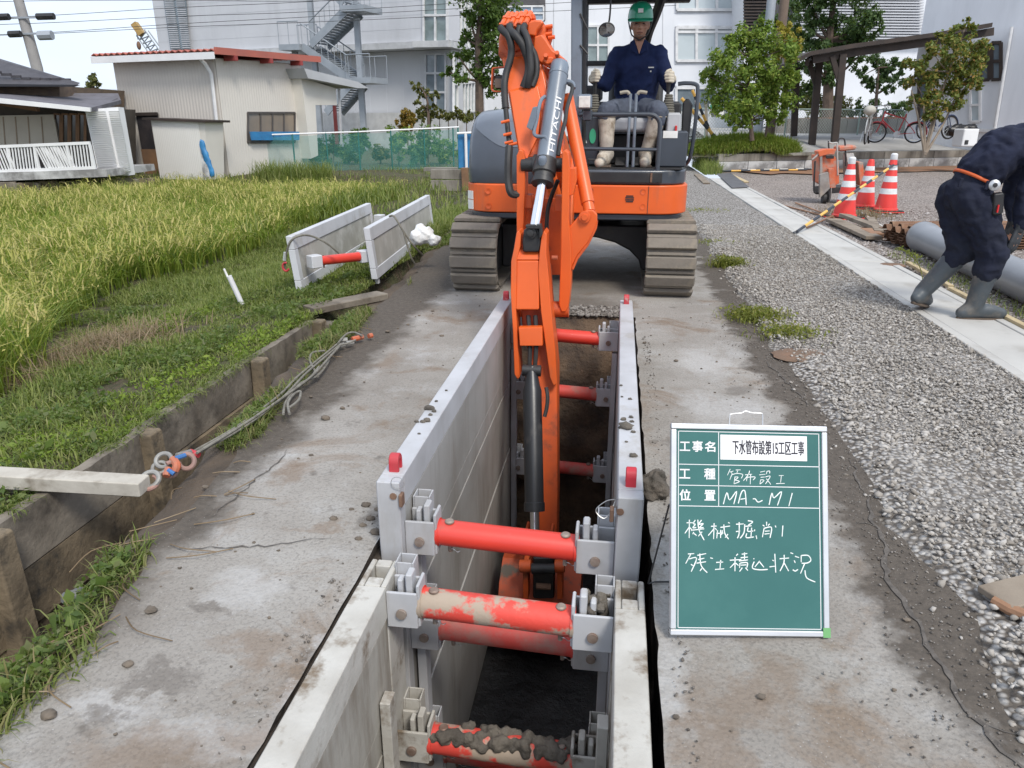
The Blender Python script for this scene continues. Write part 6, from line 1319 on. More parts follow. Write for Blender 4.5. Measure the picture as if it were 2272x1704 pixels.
# white plastic marker pipe in the grass
p0 = G(537, 675, -.10); p1 = AY(508, 612, p0.y - .02); m = MB(); m.cyl(p0, p1, .022, n=14); mk = m.build('marker_pipe', pm('white_pvc', (.68, .68, .70), .45, (.60, .60, .60), 6, bmp=.05)); tag(mk, 'short white plastic pipe sticking up out of grass', 'marker pipe')
MB().tube([p1 + V(-.01, 0, -.02), AY(497, 596, p1.y)], .009, 8).build('pipe_tip', M_label, mk)
# big clod beside the trench and crumbs on road and panels
m = MB(); c = G(1448, 1100, 0)
for i, (dx, dy, dz, r) in enumerate(((0, 0, .035, .05), (.015, .01, .07, .038), (-.02, .0, .05, .036), (.03, -.01, .03, .034), (-.03, .02, .02, .03))): m.lump(c + V(dx, dy, dz), r, 40 + i, .28, 12, 9)
tag(remesh(m.build('soil_clod', pm('brown_grey_clod', (.13, .11, .09), .95, (.07, .062, .052), 14, bmp=1, bscale=40, bdist=.015)), .006, 1, .3), 'large grey brown soil clod between trench and chalkboard', 'clod')
rr = random.Random(9); m = MB(); k = 0
spots = [(722, 927, .020), (335, 1353, .017), (284, 1473, .013), (108, 1585, .017), (1400, 930, .018), (690, 1010, .010), (455, 1080, .012), (740, 1150, .014), (835, 1180, .02), (812, 1120, .018), (822, 1150, .016), (805, 1165, .012), (838, 1130, .014), (795, 1195, .012), (780, 1130, .010), (760, 905, .012), (690, 880, .010), (1500, 800, .012), (1430, 760, .012), (2012, 1375, .010), (1500, 1590, .008), (1690, 1545, .010), (860, 735, .015), (905, 720, .012), (980, 745, .014), (930, 700, .010), (1395, 790, .012), (960, 690, .012)]
for px_, py_, r in spots: m.lump(G(px_, py_, r * .35), (r * 1.1, r * .9, r * .55), k, .18, 12, 8); k += 1
for i in range(160):
    x = rr.choice([rr.uniform(-1.55, -.85), rr.uniform(.22, 1.0)]); y = rr.uniform(1.1, 6.0); r = rr.uniform(.0022, .0062) * (1.1 if y > 3 else 1); m.lump((x, y, r * .5), (r * 1.3, r, r * .7), k, .3, 6, 4); k += 1
m.build('soil_crumbs', pm('brown_crumbs', (.16, .13, .10), .95, (.09, .075, .06), 14, bmp=.8, bscale=60), smooth=60)['kind'] = 'stuff'; bpy.data.objects['soil_crumbs']['label'] = 'scattered soil crumbs and pebbles on the road'
m = MB(); k = 0
for px_, py_, r in ((952, 905, .016), (963, 912, .009), (948, 932, .012), (938, 935, .009), (925, 935, .008), (955, 920, .007), (968, 890, .006), (990, 866, .006), (930, 962, .005), (1388, 945, .022), (1384, 930, .009), (1400, 925, .008), (1404, 1010, .012), (1402, 935, .007), (1398, 885, .007), (1378, 855, .006), (1380, 880, .005), (1405, 958, .007), (1390, 980, .005)):
    p = G(px_, py_, FZ + r * .4); m.lump(p, (r * 1.25, r, r * .7), k, .3, 9, 7); k += 1
m.build('panel_crumbs', M_clod, fb, smooth=60)['kind'] = 'stuff'
# split board and stick at the lower right
plank('split_board', 'split grey board end lying on gravel by the road', G(2205, 1330, .035), G(2360, 1290, .04), .12, .025, M_wood, None)
m = MB(); m.tube([G(2205, 1332, .03), G(2240, 1352, .03), G(2360, 1400, .03)], [.016, .018, .018], 9); tag(m.build('stick', M_wood2), 'bent brown stick lying beside the split grey board', 'stick')
m = MB(); m.lump((-1.66, 1.80, -.075), (.055, .04, .028), 77, .15, 12, 9); tag(m.build('flat_stone', pm('grey_stone', (.15, .15, .145), .9, (.10, .10, .095), 8, bmp=.5), smooth=40), 'flat grey stone lodged in the ditch bank weeds', 'stone')
# fallen brown soil pile and patch on the gravel
for px_, py_, r in ((1980, 588, .10), (1790, 790, .16)):
    m = MB(); m.lump(G(px_, py_, .01), (r * 1.3, r, .016), 5, .06, 22, 8); tag(m.build('soil_patch', pm('rust_brown_soil', (.19, .115, .075), .95, (.14, .10, .07), 8, bmp=.8, bscale=30, bdist=.01), smooth=60), 'brown soil spilled on the pale drain slab' if r < .12 else 'rusty brown soil patch at the gravel edge', 'soil')
# ================================================================== BACKGROUND BUILDINGS AND FENCES
HV = Vector((-math.sin(YAW), math.cos(YAW), 0)); RV = Vector((math.cos(YAW), math.sin(YAW), 0))
def plane(P0, u):
    n = Vector((-u.y, u.x, 0)).normalized(); P0 = Vector(P0)
    return lambda x, y: CAM + ray(x, y) * ((P0 - CAM).dot(n) / ray(x, y).dot(n))
def AV(x, y, D):
    d = ray(x, y); return CAM + d * (D / d.dot(HV))
def quadp(pl, pts): return [pl(x, y) for x, y in pts]
def slab(name, pts, vec, mat, parent, bevel=0):
    m = MB(); m.prism(pts, vec); return m.build(name, mat, parent, bevel=bevel, smooth=35 if bevel else 0)
def glassmat(name, c, rough=.08):
    return pm(name, c, rough, tuple(x * .7 for x in c), 1.5, bmp=0, spec=.9)
M_glass = glassmat('window_glass', (.18, .22, .25)); M_glassg = glassmat('greenish_glass', (.22, .28, .28)); M_blind = pm('pale_blind_behind_glass', (.50, .56, .58), .25, (.42, .48, .50), .6, bmp=0, spec=.8)
M_frame = pm('window_frame_grey', (.50, .51, .53), .5, bmp=0); M_framew = pm('window_frame_white', (.70, .70, .70), .5, bmp=0)
M_bgrey = pm('grey_panel_cladding', (.50, .51, .53), .7, (.46, .47, .49), .5, bmp=.05); M_bgrey2 = pm('silver_grey_cladding', (.55, .56, .585), .6, (.51, .52, .545), .4, bmp=.05, dirt=(.40, .41, .43), dlo=.5, dhi=.8, dscale=.4, streak=True)
M_bwhite = pm('white_render_wall', (.72, .735, .765), .8, (.67, .69, .72), .4, bmp=.06, dirt=(.54, .555, .58), dlo=.52, dhi=.8, dscale=.5, streak=True); M_steel = pm('galvanised_steel', (.34, .37, .40), .5, (.28, .31, .34), 2, metal=.2, bmp=.05)
M_beige = pm('beige_metal_siding', (.54, .505, .455), .7, (.50, .465, .42), 1, bmp=.03, dirt=(.40, .37, .33), dlo=.55, dhi=.8, dscale=1.2, streak=True); M_cream = pm('cream_siding', (.66, .63, .57), .7, (.60, .57, .51), 1, bmp=.04)
M_redroof = pm('faded_red_roof', (.42, .12, .085), .7, (.34, .11, .085), 2, bmp=.2); M_darkroof = pm('dark_roof_tiles', (.045, .042, .048), .6, (.065, .06, .065), 3, bmp=.3, bscale=20, bdist=.02); M_greyroof = pm('grey_shingle_roof', (.13, .125, .14), .9, (.10, .095, .105), 4, bmp=.4)
M_bwood = pm('brown_wood', (.22, .12, .06), .8, (.16, .09, .05), 4, bmp=.3); M_dkwood = pm('dark_stained_timber', (.035, .026, .022), .7, (.055, .038, .03), 3, bmp=.2); M_curt = pm('tan_curtain', (.34, .27, .20), .9, (.26, .21, .16), 3, bmp=.2)
M_wht = pm('white_paint', (.74, .74, .74), .55, (.68, .68, .68), 2, bmp=.03); M_bluesh = pm('blue_sheet', (.03, .20, .42), .5, (.03, .15, .33), 4, bmp=.5, bscale=12, bdist=.02)
def corrug(name, a, b_, h0, h1, n, amp, nrm, mat, parent):
    """ribbed cladding sheet from a to b_ (base points), tops at z h0..h1"""
    a, b_ = Vector(a), Vector(b_); m = MB(); L = []
    for i in range(2 * n + 1):
        t = i / (2 * n); p = a.lerp(b_, t) + nrm * (amp if i % 2 else 0); L += [p, Vector((p.x, p.y, h0 + (h1 - h0) * t))]
    m.add(L, [(2 * i, 2 * i + 2, 2 * i + 3, 2 * i + 1) for i in range(2 * n)]); return m.build(name, mat, parent, smooth=0)
def window(pl, x0, y0, x1, y1, parent, nrm, nx=2, ny=1, glass=M_glass, fr=M_frame, depth=.06, fw=.045, skew=0):
    """recessed glazing with frame bars; corners in photo pixels on plane pl"""
    a, b_, c, d = pl(x0, y1), pl(x1, y1 + skew), pl(x1, y0 + skew), pl(x0, y0)
    o = slab('window', [p + nrm * .004 for p in (a, b_, c, d)], nrm * .012, glass, parent)
    def P(s, t): return (a.lerp(b_, s)).lerp(d.lerp(c, s), t)
    W_ = (b_ - a).length; H_ = (d - a).length
    for i in range(nx + 1):
        s = i / nx; dx = (b_ - a).normalized() * fw / 2; m = MB(); m.prism([P(s, 0) - dx, P(s, 0) + dx, P(s, 1) + dx, P(s, 1) - dx], nrm * depth); m.build('window_frame', fr, o, smooth=0)
    for j in range(ny + 1):
        t = j / ny; dz = V(0, 0, fw / 2); m = MB(); m.prism([P(0, t) - dz + nrm * .001, P(1, t) - dz + nrm * .001, P(1, t) + dz + nrm * .001, P(0, t) + dz + nrm * .001], nrm * (depth + .004)); m.build('window_frame', fr, o, smooth=0)
    return o
# ---- beige shed-house with red roof
P0 = G(509, 393, 0); uL = G(292, 386, 0) - P0; uL.z = 0; LL = uL.length; uL.normalize(); uR = V(-uL.y, uL.x, 0); uR = uR if uR.dot(HV) > 0 else -uR
nL = -uR; nR = -uL; f1 = plane(P0, uL); f2 = plane(P0, uR)
bh = thing('beige_house', 'beige metal clad shed house with faded red roof', 'house', tuple(P0))
zt = f1(483, 128).z; zb2 = f2(665, 142); LR = (Vector((zb2.x, zb2.y, 0)) - Vector((P0.x, P0.y, 0))).length; zr = zb2.z
A_ = P0 + uL * LL; B_ = P0 + uR * LR; C_ = A_ + uR * LR
m = MB(); m.add([A_, P0, B_, C_] + [Vector((p.x, p.y, z)) for p, z in ((A_, zt), (P0, zt), (B_, zr), (C_, zr))], [(0, 1, 5, 4), (1, 2, 6, 5), (2, 3, 7, 6), (3, 0, 4, 7), (4, 5, 6, 7)]); m.build('wall_core', M_beige, bh, smooth=0)
corrug('front_siding', A_ + nL * .01, P0 + nL * .01, zt - .02, zt - .02, 34, .008, nL, M_beige, bh); corrug('side_siding', P0 + nR * .01, B_ + nR * .01, zt - .02, zr - .02, 36, .006, nR, M_cream if False else pm('light_beige_siding', (.62, .585, .53), .7, (.58, .545, .495), 1, bmp=.04), bh)  # side siding: same beige made lighter to paint the sunlit wall
e0 = A_ + uL * .35 + nL * .35; e1 = P0 - uL * .32 + nL * .35; sl_ = (zr - zt) / LR
m = MB(); L = []; n = 40
for i in range(n + 1):
    for k, back in enumerate((0, LR + .7)):
        p = e0.lerp(e1, i / n) + uR * back; L.append((p.x, p.y, zt + .14 + sl_ * (back - .35) + (.05 if i % 2 else 0)))
m.add(L, [(2 * i, 2 * i + 2, 2 * i + 3, 2 * i + 1) for i in range(n)]); rf_ = m.build('red_roof', M_redroof, bh, smooth=0); so = rf_.modifiers.new('s', 'SOLIDIFY'); so.thickness = .02
m = MB(); m.prism([e0 + V(0, 0, zt - .06), e1 + V(0, 0, zt - .06), e1 + V(0, 0, zt + .10), e0 + V(0, 0, zt + .10)], nL * .03); m.build('fascia', M_wht, bh)
q0 = e1 + V(0, 0, zt + .05); q1 = e1 + uR * (LR + .9); q1.z = zt + .05 + sl_ * (LR + .9); m = MB(); m.prism([q0, q1, q1 + V(0, 0, .16), q0 + V(0, 0, .16)], nR * .04); m.build('barge_board', M_redroof, bh)
for t in (.1, .5, .88):
    p = P0 + uR * (LR * t); m = MB(); m.box(Vector((p.x, p.y, zt + sl_ * LR * t + .0)) + nR * .2, (.35, .12, .12), Matrix((-nR, V(-nR.y, nR.x, 0), V(0, 0, 1))).transposed()); m.build('rafter_end', pm('red_rafter', (.30, .05, .045), .7) if t == .1 else bpy.data.materials['red_rafter'], bh)
MB().tube([f1(458, 128) + nL * .30, f1(468, 142) + nL * .2, f1(474, 165) + nL * .08, f1(492, 330) + nL * .08, f1(497, 388) + nL * .08], .045, 8).build('downpipe', M_framew, bh)
dr = slab('door', [f1(305, 252) + nL * .03, f1(353, 251) + nL * .03, f1(366, 393) + nL * .03, f1(328, 393) + nL * .03], nL * .03, pm('dark_door_glass', (.035, .032, .035), .25, (.06, .05, .05), 3, bmp=0), bh); slab('door_panel', [f1(318, 331) + nL * .061, f1(350, 331) + nL * .061, f1(364, 392) + nL * .061, f1(329, 392) + nL * .061], nL * .02, M_bwood, dr)
slab('door_head', [f1(298, 250) + nL * .062, f1(354, 249) + nL * .062, f1(354, 256) + nL * .062, f1(299, 257) + nL * .062], nL * .05, M_dkwood, bh)
w_ = window(f2, 548, 250, 652, 316, bh, nR, 4, 1, M_curt, pm('dark_sash', (.09, .08, .075), .5), .05, .05); slab('window_pane', [f2(550, 314) + nR * .02, f2(650, 314) + nR * .02, f2(650, 252) + nR * .02, f2(550, 252) + nR * .02], nR * .004, pm('tinted_pane', (.16, .15, .14), .1, (.26, .21, .16), .8, bmp=0), w_)
# white store shed leaning on the front
ss = thing('white_store_shed', 'small white store shed in front of beige house', 'shed', tuple(P0 + nL * 1.2)); fs_ = plane(P0 + nL * 1.1, uL)
k0, k1, k2, k3 = fs_(356, 395), fs_(457, 391), fs_(455, 270), fs_(334, 264)
for k in (k0, k1): k.z = 0
m = MB(); m.prism([k0, k1, k2, k3], uR * .62); m.build('shed_wall', M_cream, ss); corrug('shed_front', k0 + nL * .012, k1 + nL * .012, k3.z, k2.z, 26, .004, nL, pm('white_siding', (.72, .70, .655), .65, (.68, .66, .61), 1, bmp=.02), ss)
m = MB(); m.prism([fs_(322, 261) + nL * .1, fs_(462, 267) + nL * .1, fs_(462, 272) + nL * .1, fs_(322, 266) + nL * .1], uR * .85); m.build('shed_roof', M_dkwood, ss)
bd2 = slab('leaning_board', [fs_(478, 318) + nL * .5, fs_(488, 316) + nL * .5, fs_(512, 388) + nL * .7, fs_(500, 390) + nL * .7], nL * .04, M_blockdry, None); tag(bd2, 'grey board with blue sheet leaning on the white shed', 'board')
m = MB()
for i in range(9): m.lump(fs_(490 + i * 2.6, 320 + i * 7.5) + nL * .62, (.075, .05, .12), i, .3, 9, 7)
remesh(m.build('folded_blue_sheet', M_bluesh, bd2), .03, 2)
m = MB(); m.prism([f2(545, 292) + nR * .12, f2(655, 292) + nR * .12, f2(655, 311) + nR * .12, f2(549, 311) + nR * .12], nR * .03); tag(m.build('blue_tarp_strip', M_bluesh, smooth=0), 'blue tarp strip hung under the beige house window', 'tarp')
# cream annex with grey roof on the right of the beige house
an = thing('cream_annex', 'low cream annex with grey lean-to roof behind beige house', 'annex', tuple(B_)); fa = plane(B_ + uR * .05 + nR * .35, uR)
pA = [fa(668, 172), fa(745, 196), fa(748, 233), fa(700, 233), fa(706, 345), fa(690, 352)]; m = MB(); m.prism(pA, -nR * .6); m.build('annex_wall', M_cream, an)
m = MB(); m.prism([fa(655, 152) + nR * .3, fa(776, 182) + nR * .3, fa(800, 196) + nR * .3, fa(776, 196) + nR * .3, fa(664, 174) + nR * .3], -nR * 3.0); m.build('annex_roof', pm('pale_grey_roof', (.46, .47, .48), .6, (.40, .41, .42), 1), an)
m = MB(); a_, b2 = fa(742, 234), fa(748, 320); m.bar(b2, a_, .09, .09, (1, 0, 0)); m.build('red_post', pm('maroon_post', (.16, .03, .03), .6), an); m = MB(); a_, b2 = fa(752, 196), fa(758, 320); m.bar(b2, a_, .06, .06, (1, 0, 0)); m.build('annex_post', M_frame, an)
# ---- left house with dark tiled roof, porch, railing, shutters
D1 = 17.5; h1 = lambda x, y, o=0: AV(x, y, D1 + o)
lh_ = thing('tiled_house', 'house with dark tiled roof and covered porch', 'house', tuple(Vector((*h1(60, 400)[:2], 0))))
m = MB(); m.add([h1(-260, 186, 0), h1(170, 190, 0), h1(178, 184, .1), h1(-40, 118, 3.5), h1(-260, 60, 4)], [(0, 1, 2, 3, 4)]); m.build('tile_roof', M_darkroof, lh_, smooth=0)
slab('eave_board', [h1(-260, 184, -.05), h1(172, 188, -.05), h1(160, 192, -.05), h1(-260, 192, -.05)], HV * .12, pm('black_gutter', (.02, .02, .024), .4), lh_)
for i in range(9):
    p = h1(-30 + i * 22, 172 - max(0, 4 - i) * 4 + i * .6, .35); MB().box(p, (.22, .06, .05)).build('snow_guard', M_darkroof, lh_)
slab('upper_wall', [h1(-260, 190, .6), h1(132, 190, .6), h1(132, 232, .6), h1(-260, 230, .6)], HV * 3, pm('brown_tile_wall', (.20, .145, .10), .8, (.14, .105, .08), 6, bmp=.4), lh_)
m = MB(); m.prism([h1(-260, 196, -1.0), h1(198, 240, -1.0), h1(268, 222, 1.0), h1(262, 207, 1.2), h1(30, 206, 1.2), h1(-260, 195, .6)], V(0, 0, -.08)); m.build('porch_roof', M_greyroof, lh_, smooth=0)
slab('porch_fascia', [h1(-260, 190, -1.06), h1(200, 239, -1.06), h1(200, 248, -1.06), h1(-260, 204, -1.06)], HV * .05, M_wht, lh_)
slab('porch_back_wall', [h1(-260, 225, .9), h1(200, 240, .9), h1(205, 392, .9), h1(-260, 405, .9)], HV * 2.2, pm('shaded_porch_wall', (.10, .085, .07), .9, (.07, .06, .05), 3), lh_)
cw = slab('sliding_screens', [h1(-260, 262, .78), h1(118, 254, .78), h1(131, 322, .78), h1(-260, 330, .78)], HV * .08, pm('cream_screen', (.50, .46, .38), .8, (.46, .42, .35), 2), lh_)
for x in (-60, -25, 5, 32, 60, 90): slab('screen_joint', [h1(x, 259, .765), h1(x + 2.2, 259, .765), h1(x + 7.2, 323, .765), h1(x + 5, 323, .765)], HV * .012, M_curt, cw)
for x0, x1 in ((122, 136), (140, 154), (158, 172), (176, 190)): window(lambda x, y: h1(x, y, .85), x0, 253, x1, 316, lh_, -HV, 1, 1, glassmat('dim_glass', (.06, .055, .05)) if x0 == 122 else bpy.data.materials['dim_glass'], M_bwood, .05, .04, 1)
m = MB(); m.bar(h1(-40, 222, .3), h1(85, 242, .3), .12, .10); m.build('porch_beam', M_bwood, lh_)
# shutter cabinet with louvre slats
sc_ = slab('shutter_cabinet', [h1(188, 243, -.6), h1(262, 238, -.4), h1(288, 389, -.4), h1(220, 392, -.6)], HV * .25, M_wht, lh_)
for i in range(30):
    y = 248 + i * 4.75; dx = (y - 243) * .215; slab('louvre_slat', [h1(190 + dx, y, -.68), h1(232 + dx * .98, y - .8, -.62), h1(232 + dx * .98, y + 2.2, -.60), h1(190 + dx, y + 3, -.66)], HV * .03, M_wht, sc_)
    if i < 29: slab('louvre_slat', [h1(240 + dx * .95, y - 1, -.60), h1(262 + dx * .92, y - 1.4, -.52), h1(262 + dx * .92, y + 1.6, -.50), h1(240 + dx * .95, y + 2, -.58)], HV * .03, M_wht, sc_)
# railing
rl_ = thing('porch_railing', 'white metal railing with slanted bars along porch edge', 'railing', tuple(h1(100, 380, -1.2))); r0 = lambda x, y: h1(x, y, -1.25)
for a, b_ in (((-260, 336), (200, 317)), ((-260, 390), (212, 372))): m = MB(); m.bar(r0(*a), r0(*b_), .05, .06); m.build('rail', M_wht, rl_)
def bars(xa, xb, n, lean):
    for i in range(n):
        t = i / (n - 1); x = xa + (xb - xa) * t; yt = 336 + (x + 260) / 460 * -19 + 2; yb_ = 390 + (x + 260) / 472 * -18 - 1; m = MB(); m.bar(r0(x, yt), r0(x + 7 + lean, yb_), .022, .022, (0, 1, 0)); m.build('baluster', M_wht, rl_)
bars(20, 74, 9, 0); bars(150, 198, 8, 0); bars(78, 132, 11, 20); bars(92, 146, 9, 14); bars(-60, 14, 12, 14)
for x in (16, 76, 148, 199): m = MB(); m.bar(r0(x, 328 - x * .04), r0(x + 12, 382 - x * .035), .045, .045, (0, 1, 0)); m.build('rail_post', M_wht, rl_)
slab('porch_base', [h1(-260, 390, -1.3), h1(236, 376, -1.3), h1(240, 392, -1.3), h1(-260, 412, -1.3)], HV * 2.2, M_blockdry, lh_)
# low plank wall along the paddy
lw = thing('paddy_wall', 'low brown concrete plank wall between paddy and porch', 'wall', tuple(G(150, 412, -.1)))
wa, wb = AV(-160, 420, 15.4), AV(345, 404, 17.6); wa.z = wb.z = 0; n = 11
for i in range(n):
    a, b_ = wa.lerp(wb, i / n), wa.lerp(wb, (i + 1) / n); d = (b_ - a).normalized(); m = MB(); m.prism([a + V(0, 0, -.4), b_ - d * .03 + V(0, 0, -.4), b_ - d * .03 + V(0, 0, .15 + .02 * (i % 2)), a + V(0, 0, .15 + .02 * (i % 2))], HV * .06); m.build('wall_plank', M_wetconc if i % 3 else M_oldconc, lw, bevel=.01); m = MB(); m.lohi((a.x - .05, a.y - .07, -.4), (a.x + .05, a.y + .02, .14)); m.build('wall_post', M_oldconc, lw, bevel=.01)
# ---- distant things on the left: pole with cables, crane jib, small roofs
cpn = AV(70, 160, 34); pole = thing('utility_pole', 'slim grey concrete utility pole above the tiled house', 'utility pole', (cpn.x, cpn.y, 0)); pb_ = AV(100, 268, 34); MB().tube([Vector((pb_.x, pb_.y, 0)), AV(82, 150, 34), AV(41, 0, 34), AV(20, -80, 34)], [.26, .22, .19, .16], 14).build('pole_shaft', pm('grey_concrete_pole', (.30, .29, .28), .8, (.25, .24, .23), 2), pole)
for y in (38, 74): m = MB(); m.bar(AV(20, y + 2, 33.8), AV(96, y, 33.8), .07, .07); m.build('crossarm', M_steel, pole)
for (x, y, w) in ((-6, 38, 26), (82, 37, 38), (20, 76, 26), (86, 79, 30)): m = MB(); a = AV(x, y, 33.6); b_ = AV(x + w, y - 1, 33.6); m.tube([a, b_], .13 if y != 79 else .18, 8); m.build('cable_closure', M_blk if y != 79 else M_steel, pole)
for k, (ya, yb, D_) in enumerate(((36, -14, 36), (52, 10, 37), (74, 20, 36), (76, 34, 38), (2, -8, 40))):
    P_ = [AV(-300, ya + 10, 34), AV(70, ya, 34), AV(400, (ya * .55 + yb * .45) + 3, 35), AV(760, yb + 8 + (ya - yb) * .1, 36), AV(1500, yb - 40 + k * 6, 38)]; c_ = MB().tube(catmull(P_, 6), .011, 5).build('overhead_cable', M_blk); tag(c_, 'thin dark overhead cable strung from the utility pole', 'cable', 'overhead cables')
cj = thing('crane_jib', 'distant yellow lattice crane jib above the red roof', 'crane', tuple(AV(345, 200, 70))); ja, jb = AV(298, 52, 70), AV(352, 128, 70); jm = AV(312, 72, 70)
m = MB()
dj = (jb - ja).normalized(); sj = dj.cross(HV).normalized() * .45
for s in (-1, 1):
    for q in (0, .7): MB().tube([jm + sj * s + HV * q, jb + sj * s + HV * q], .07, 5).build('jib_chord', M_steel, cj)
for i in range(12):
    a = jm.lerp(jb, i / 12); b_ = jm.lerp(jb, (i + 1) / 12); MB().tube([a + sj * (1 if i % 2 else -1), b_ + sj * (-1 if i % 2 else 1)], .05, 4).build('jib_lacing', M_steel, cj)
MB().bar(ja, jm + dj * .2, .6, .5).build('jib_head', pm('crane_yellow', (.42, .27, .09), .6), cj); MB().tube([ja, AV(306, 88, 70)], .03, 4).build('hoist_rope', M_blk, cj); MB().ball(AV(308, 101, 70), (.18, .18, .35)).build('hook_block', M_rust, cj)
dh = thing('far_house_roof', 'far low house with pale grey metal roof', 'house', tuple(AV(200, 262, 28))); m = MB(); m.prism([AV(130, 196, 26), AV(262, 198, 27), AV(262, 206, 26.5), AV(150, 203, 25.5)], HV * 4); m.build('roof', pm('pale_metal_roof', (.42, .45, .48), .4), dh); m = MB(); m.prism([AV(128, 205, 26.2), AV(262, 208, 26.7), AV(270, 280, 26.7), AV(128, 280, 26.2)], HV * 3); m.build('wall', M_bgrey, dh)
# ---- large grey building with outside steel stair
gR = AV(1001, 262, 40); gL = AV(741, 262, 42.8); gR.z = gL.z = 0; uG = (gL - gR).normalized(); nG = V(-uG.y, uG.x, 0); nG = nG if nG.dot(HV) < 0 else -nG
gB = AV(1056, 262, 46.9); gB.z = 0; uB = (gB - gR).normalized(); nB = V(-uB.y, uB.x, 0); nB = nB if nB.dot(RV) > 0 else -nB
fg = plane(gR, uG); fgb = plane(gR, uB); gb = thing('grey_office_block', 'large grey clad office block with outside steel stair', 'building', tuple(gR))
top = 12.5; gE = fg(352, 100); gE = Vector((gE.x, gE.y, 0)); zs_ = fg(1001, 104).z
def wall_(name, a, b_, z0, z1, th, mat): m = MB(); m.prism([a + V(0, 0, z0), b_ + V(0, 0, z0), b_ + V(0, 0, z1), a + V(0, 0, z1)], th); return m.build(name, mat, gb, smooth=0)
gR2 = gR + uG * .35; lowin = -nG * .9
wall_('lower_wall', gR2 + lowin, gE + lowin, 0, zs_ - .02, -nG * 1.2, M_bgrey); uw = wall_('upper_wall', gR, gE, zs_ + .32, top, -nG * 1.2, M_bgrey2)
wall_('floor_slab', gR + nG * .15, gE + nG * .15, zs_, zs_ + .30, -nG * 2.2, pm('slab_edge_grey', (.50, .51, .52), .7)); wall_('floor_slab', gR + nB * .12, gR + uB * 16 + nB * .12, zs_ + .001, zs_ + .299, -nB * 2, bpy.data.materials['slab_edge_grey'])
for i in range(14): 
    z = zs_ + .9 + i * .62
    if z < top - .2: wall_('cladding_joint', gR + nG * .006, gE + nG * .006, z, z + .022, -nG * .01, M_bgrey)
for i in range(17):
    p = gR2 + lowin + uG * (.8 + i * 1.05) + nG * .008; wall_('cladding_joint', p, p + uG * .03, .1, zs_ - .05, -nG * .01, M_bgrey2)
window(fg, 941, -30, 993, 97, gb, nG, 2, 2, M_glassg, M_framew, .10, .10); window(plane(gR2 + lowin, uG), 945, 120, 990, 246, gb, nG, 2, 3, M_glass, M_frame, .10, .10)
window(fgb, 1003, -60, 1052, 100, gb, nB, 6, 2, M_glassg, M_framew, .12, .08, 8); window(fgb, 1004, 122, 1056, 252, gb, nB, 7, 2, M_glassg, M_framew, .12, .08, -6)
wall_('end_wall', gR + uB * 3.0 - uB * .0, gR + uB * 18, 0, zs_ - .02, -nB * .8, M_bgrey2); wall_('end_wall', gR + uB * 4.2, gR + uB * 18, zs_ + .32, top, -nB * .8, M_bgrey2)
wall_('plinth', gR + nG * .2 + nB * .3, gE + nG * .2, 0, fg(900, 250).z, -nG * .9, pm('pale_plinth', (.56, .56, .55), .8))
lv_ = slab('louvre_screen', [fg(366, -20) + nG * .1, fg(415, -20) + nG * .1, fg(424, 110) + nG * .1, fg(384, 110) + nG * .1], nG * .1, M_glass, gb)
for i in range(26):
    y = -12 + i * 4.7; dx = y * .14
    for xa, xb in ((372, 392), (398, 416)): slab('louvre_blade', [fg(xa + dx, y) + nG * .22, fg(xb + dx, y) + nG * .22, fg(xb + dx, y + 2.2) + nG * .22, fg(xa + dx, y + 2.2) + nG * .22], nG * .05, M_frame, lv_)
# steel stair: stringers with treads, landings, posts, railings
fst = plane(gR + nG * 2.6, uG); st_ = thing('steel_stair', 'grey galvanised steel stair zigzagging up the office block', 'staircase', tuple(Vector((*fst(800, 262)[:2], 0))))
def z2(u, v): return (700 + .27125 * u, .27125 * v)
def flight(a, b_, n):
    pa, pb = fst(*z2(*a)), fst(*z2(*b_))
    for o_ in (0, -1.3):
        m = MB(); m.bar(pa + nG * (o_ + 1.3), pb + nG * (o_ + 1.3), .06, .34); m.build('stringer', M_steel, st_)
        MB().tube([pa + V(0, 0, 1.0) + nG * (o_ + 1.3), pb + V(0, 0, 1.0) + nG * (o_ + 1.3)], .03, 6).build('handrail', M_steel, st_)
        for i in range(0, n + 1, 2):
            q = pa.lerp(pb, i / n) + nG * (o_ + 1.3); MB().tube([q, q + V(0, 0, 1.0)], .017, 5).build('baluster', M_steel, st_)
    for i in range(n):
        q = pa.lerp(pb, (i + .5) / n); m = MB(); m.box(q + nG * .65 + V(0, 0, .05), (.30, 1.2, .05), Matrix((uG, nG, V(0, 0, 1))).transposed()); m.build('tread', M_steel, st_)
flight((100, 385), (375, 120), 14); flight((30, 400), (400, 655), 14); flight((215, 925), (410, 705), 12); flight((360, 60), (150, -140), 12)
def landing(u0, v0, u1, v1):
    a, b_ = fst(*z2(u0, v0)), fst(*z2(u1, v1)); m = MB(); m.prism([a, b_, b_ + V(0, 0, .26), a + V(0, 0, .26)], nG * 1.5); m.build('landing', M_steel, st_)
    for o_ in (0, 1.45):
        MB().tube([a + V(0, 0, 1.25) + nG * o_, b_ + V(0, 0, 1.25) + nG * o_], .03, 6).build('handrail', M_steel, st_)
        k = max(2, int((b_ - a).length / .45))
        for i in range(k + 1): q = a.lerp(b_, i / k) + nG * o_; MB().tube([q, q + V(0, 0, 1.25)], .017, 5).build('baluster', M_steel, st_)
landing(355, 128, 545, 122); landing(400, 695, 590, 690); landing(-135, 432, 25, 428)
for a, b_ in (((395, 160), (412, 950)), ((430, 700), (455, 945)), ((10, -80), (85, 940)), ((-105, 430), (-75, 900))):
    pa, pb = fst(*z2(*a)), fst(*z2(*b_)); pb = Vector((pa.x, pa.y, 0)); m = MB(); m.bar(pb + nG * .6, pa + nG * .6, .24, .24, (1, 0, 0)); m.build('stair_post', M_steel, st_)
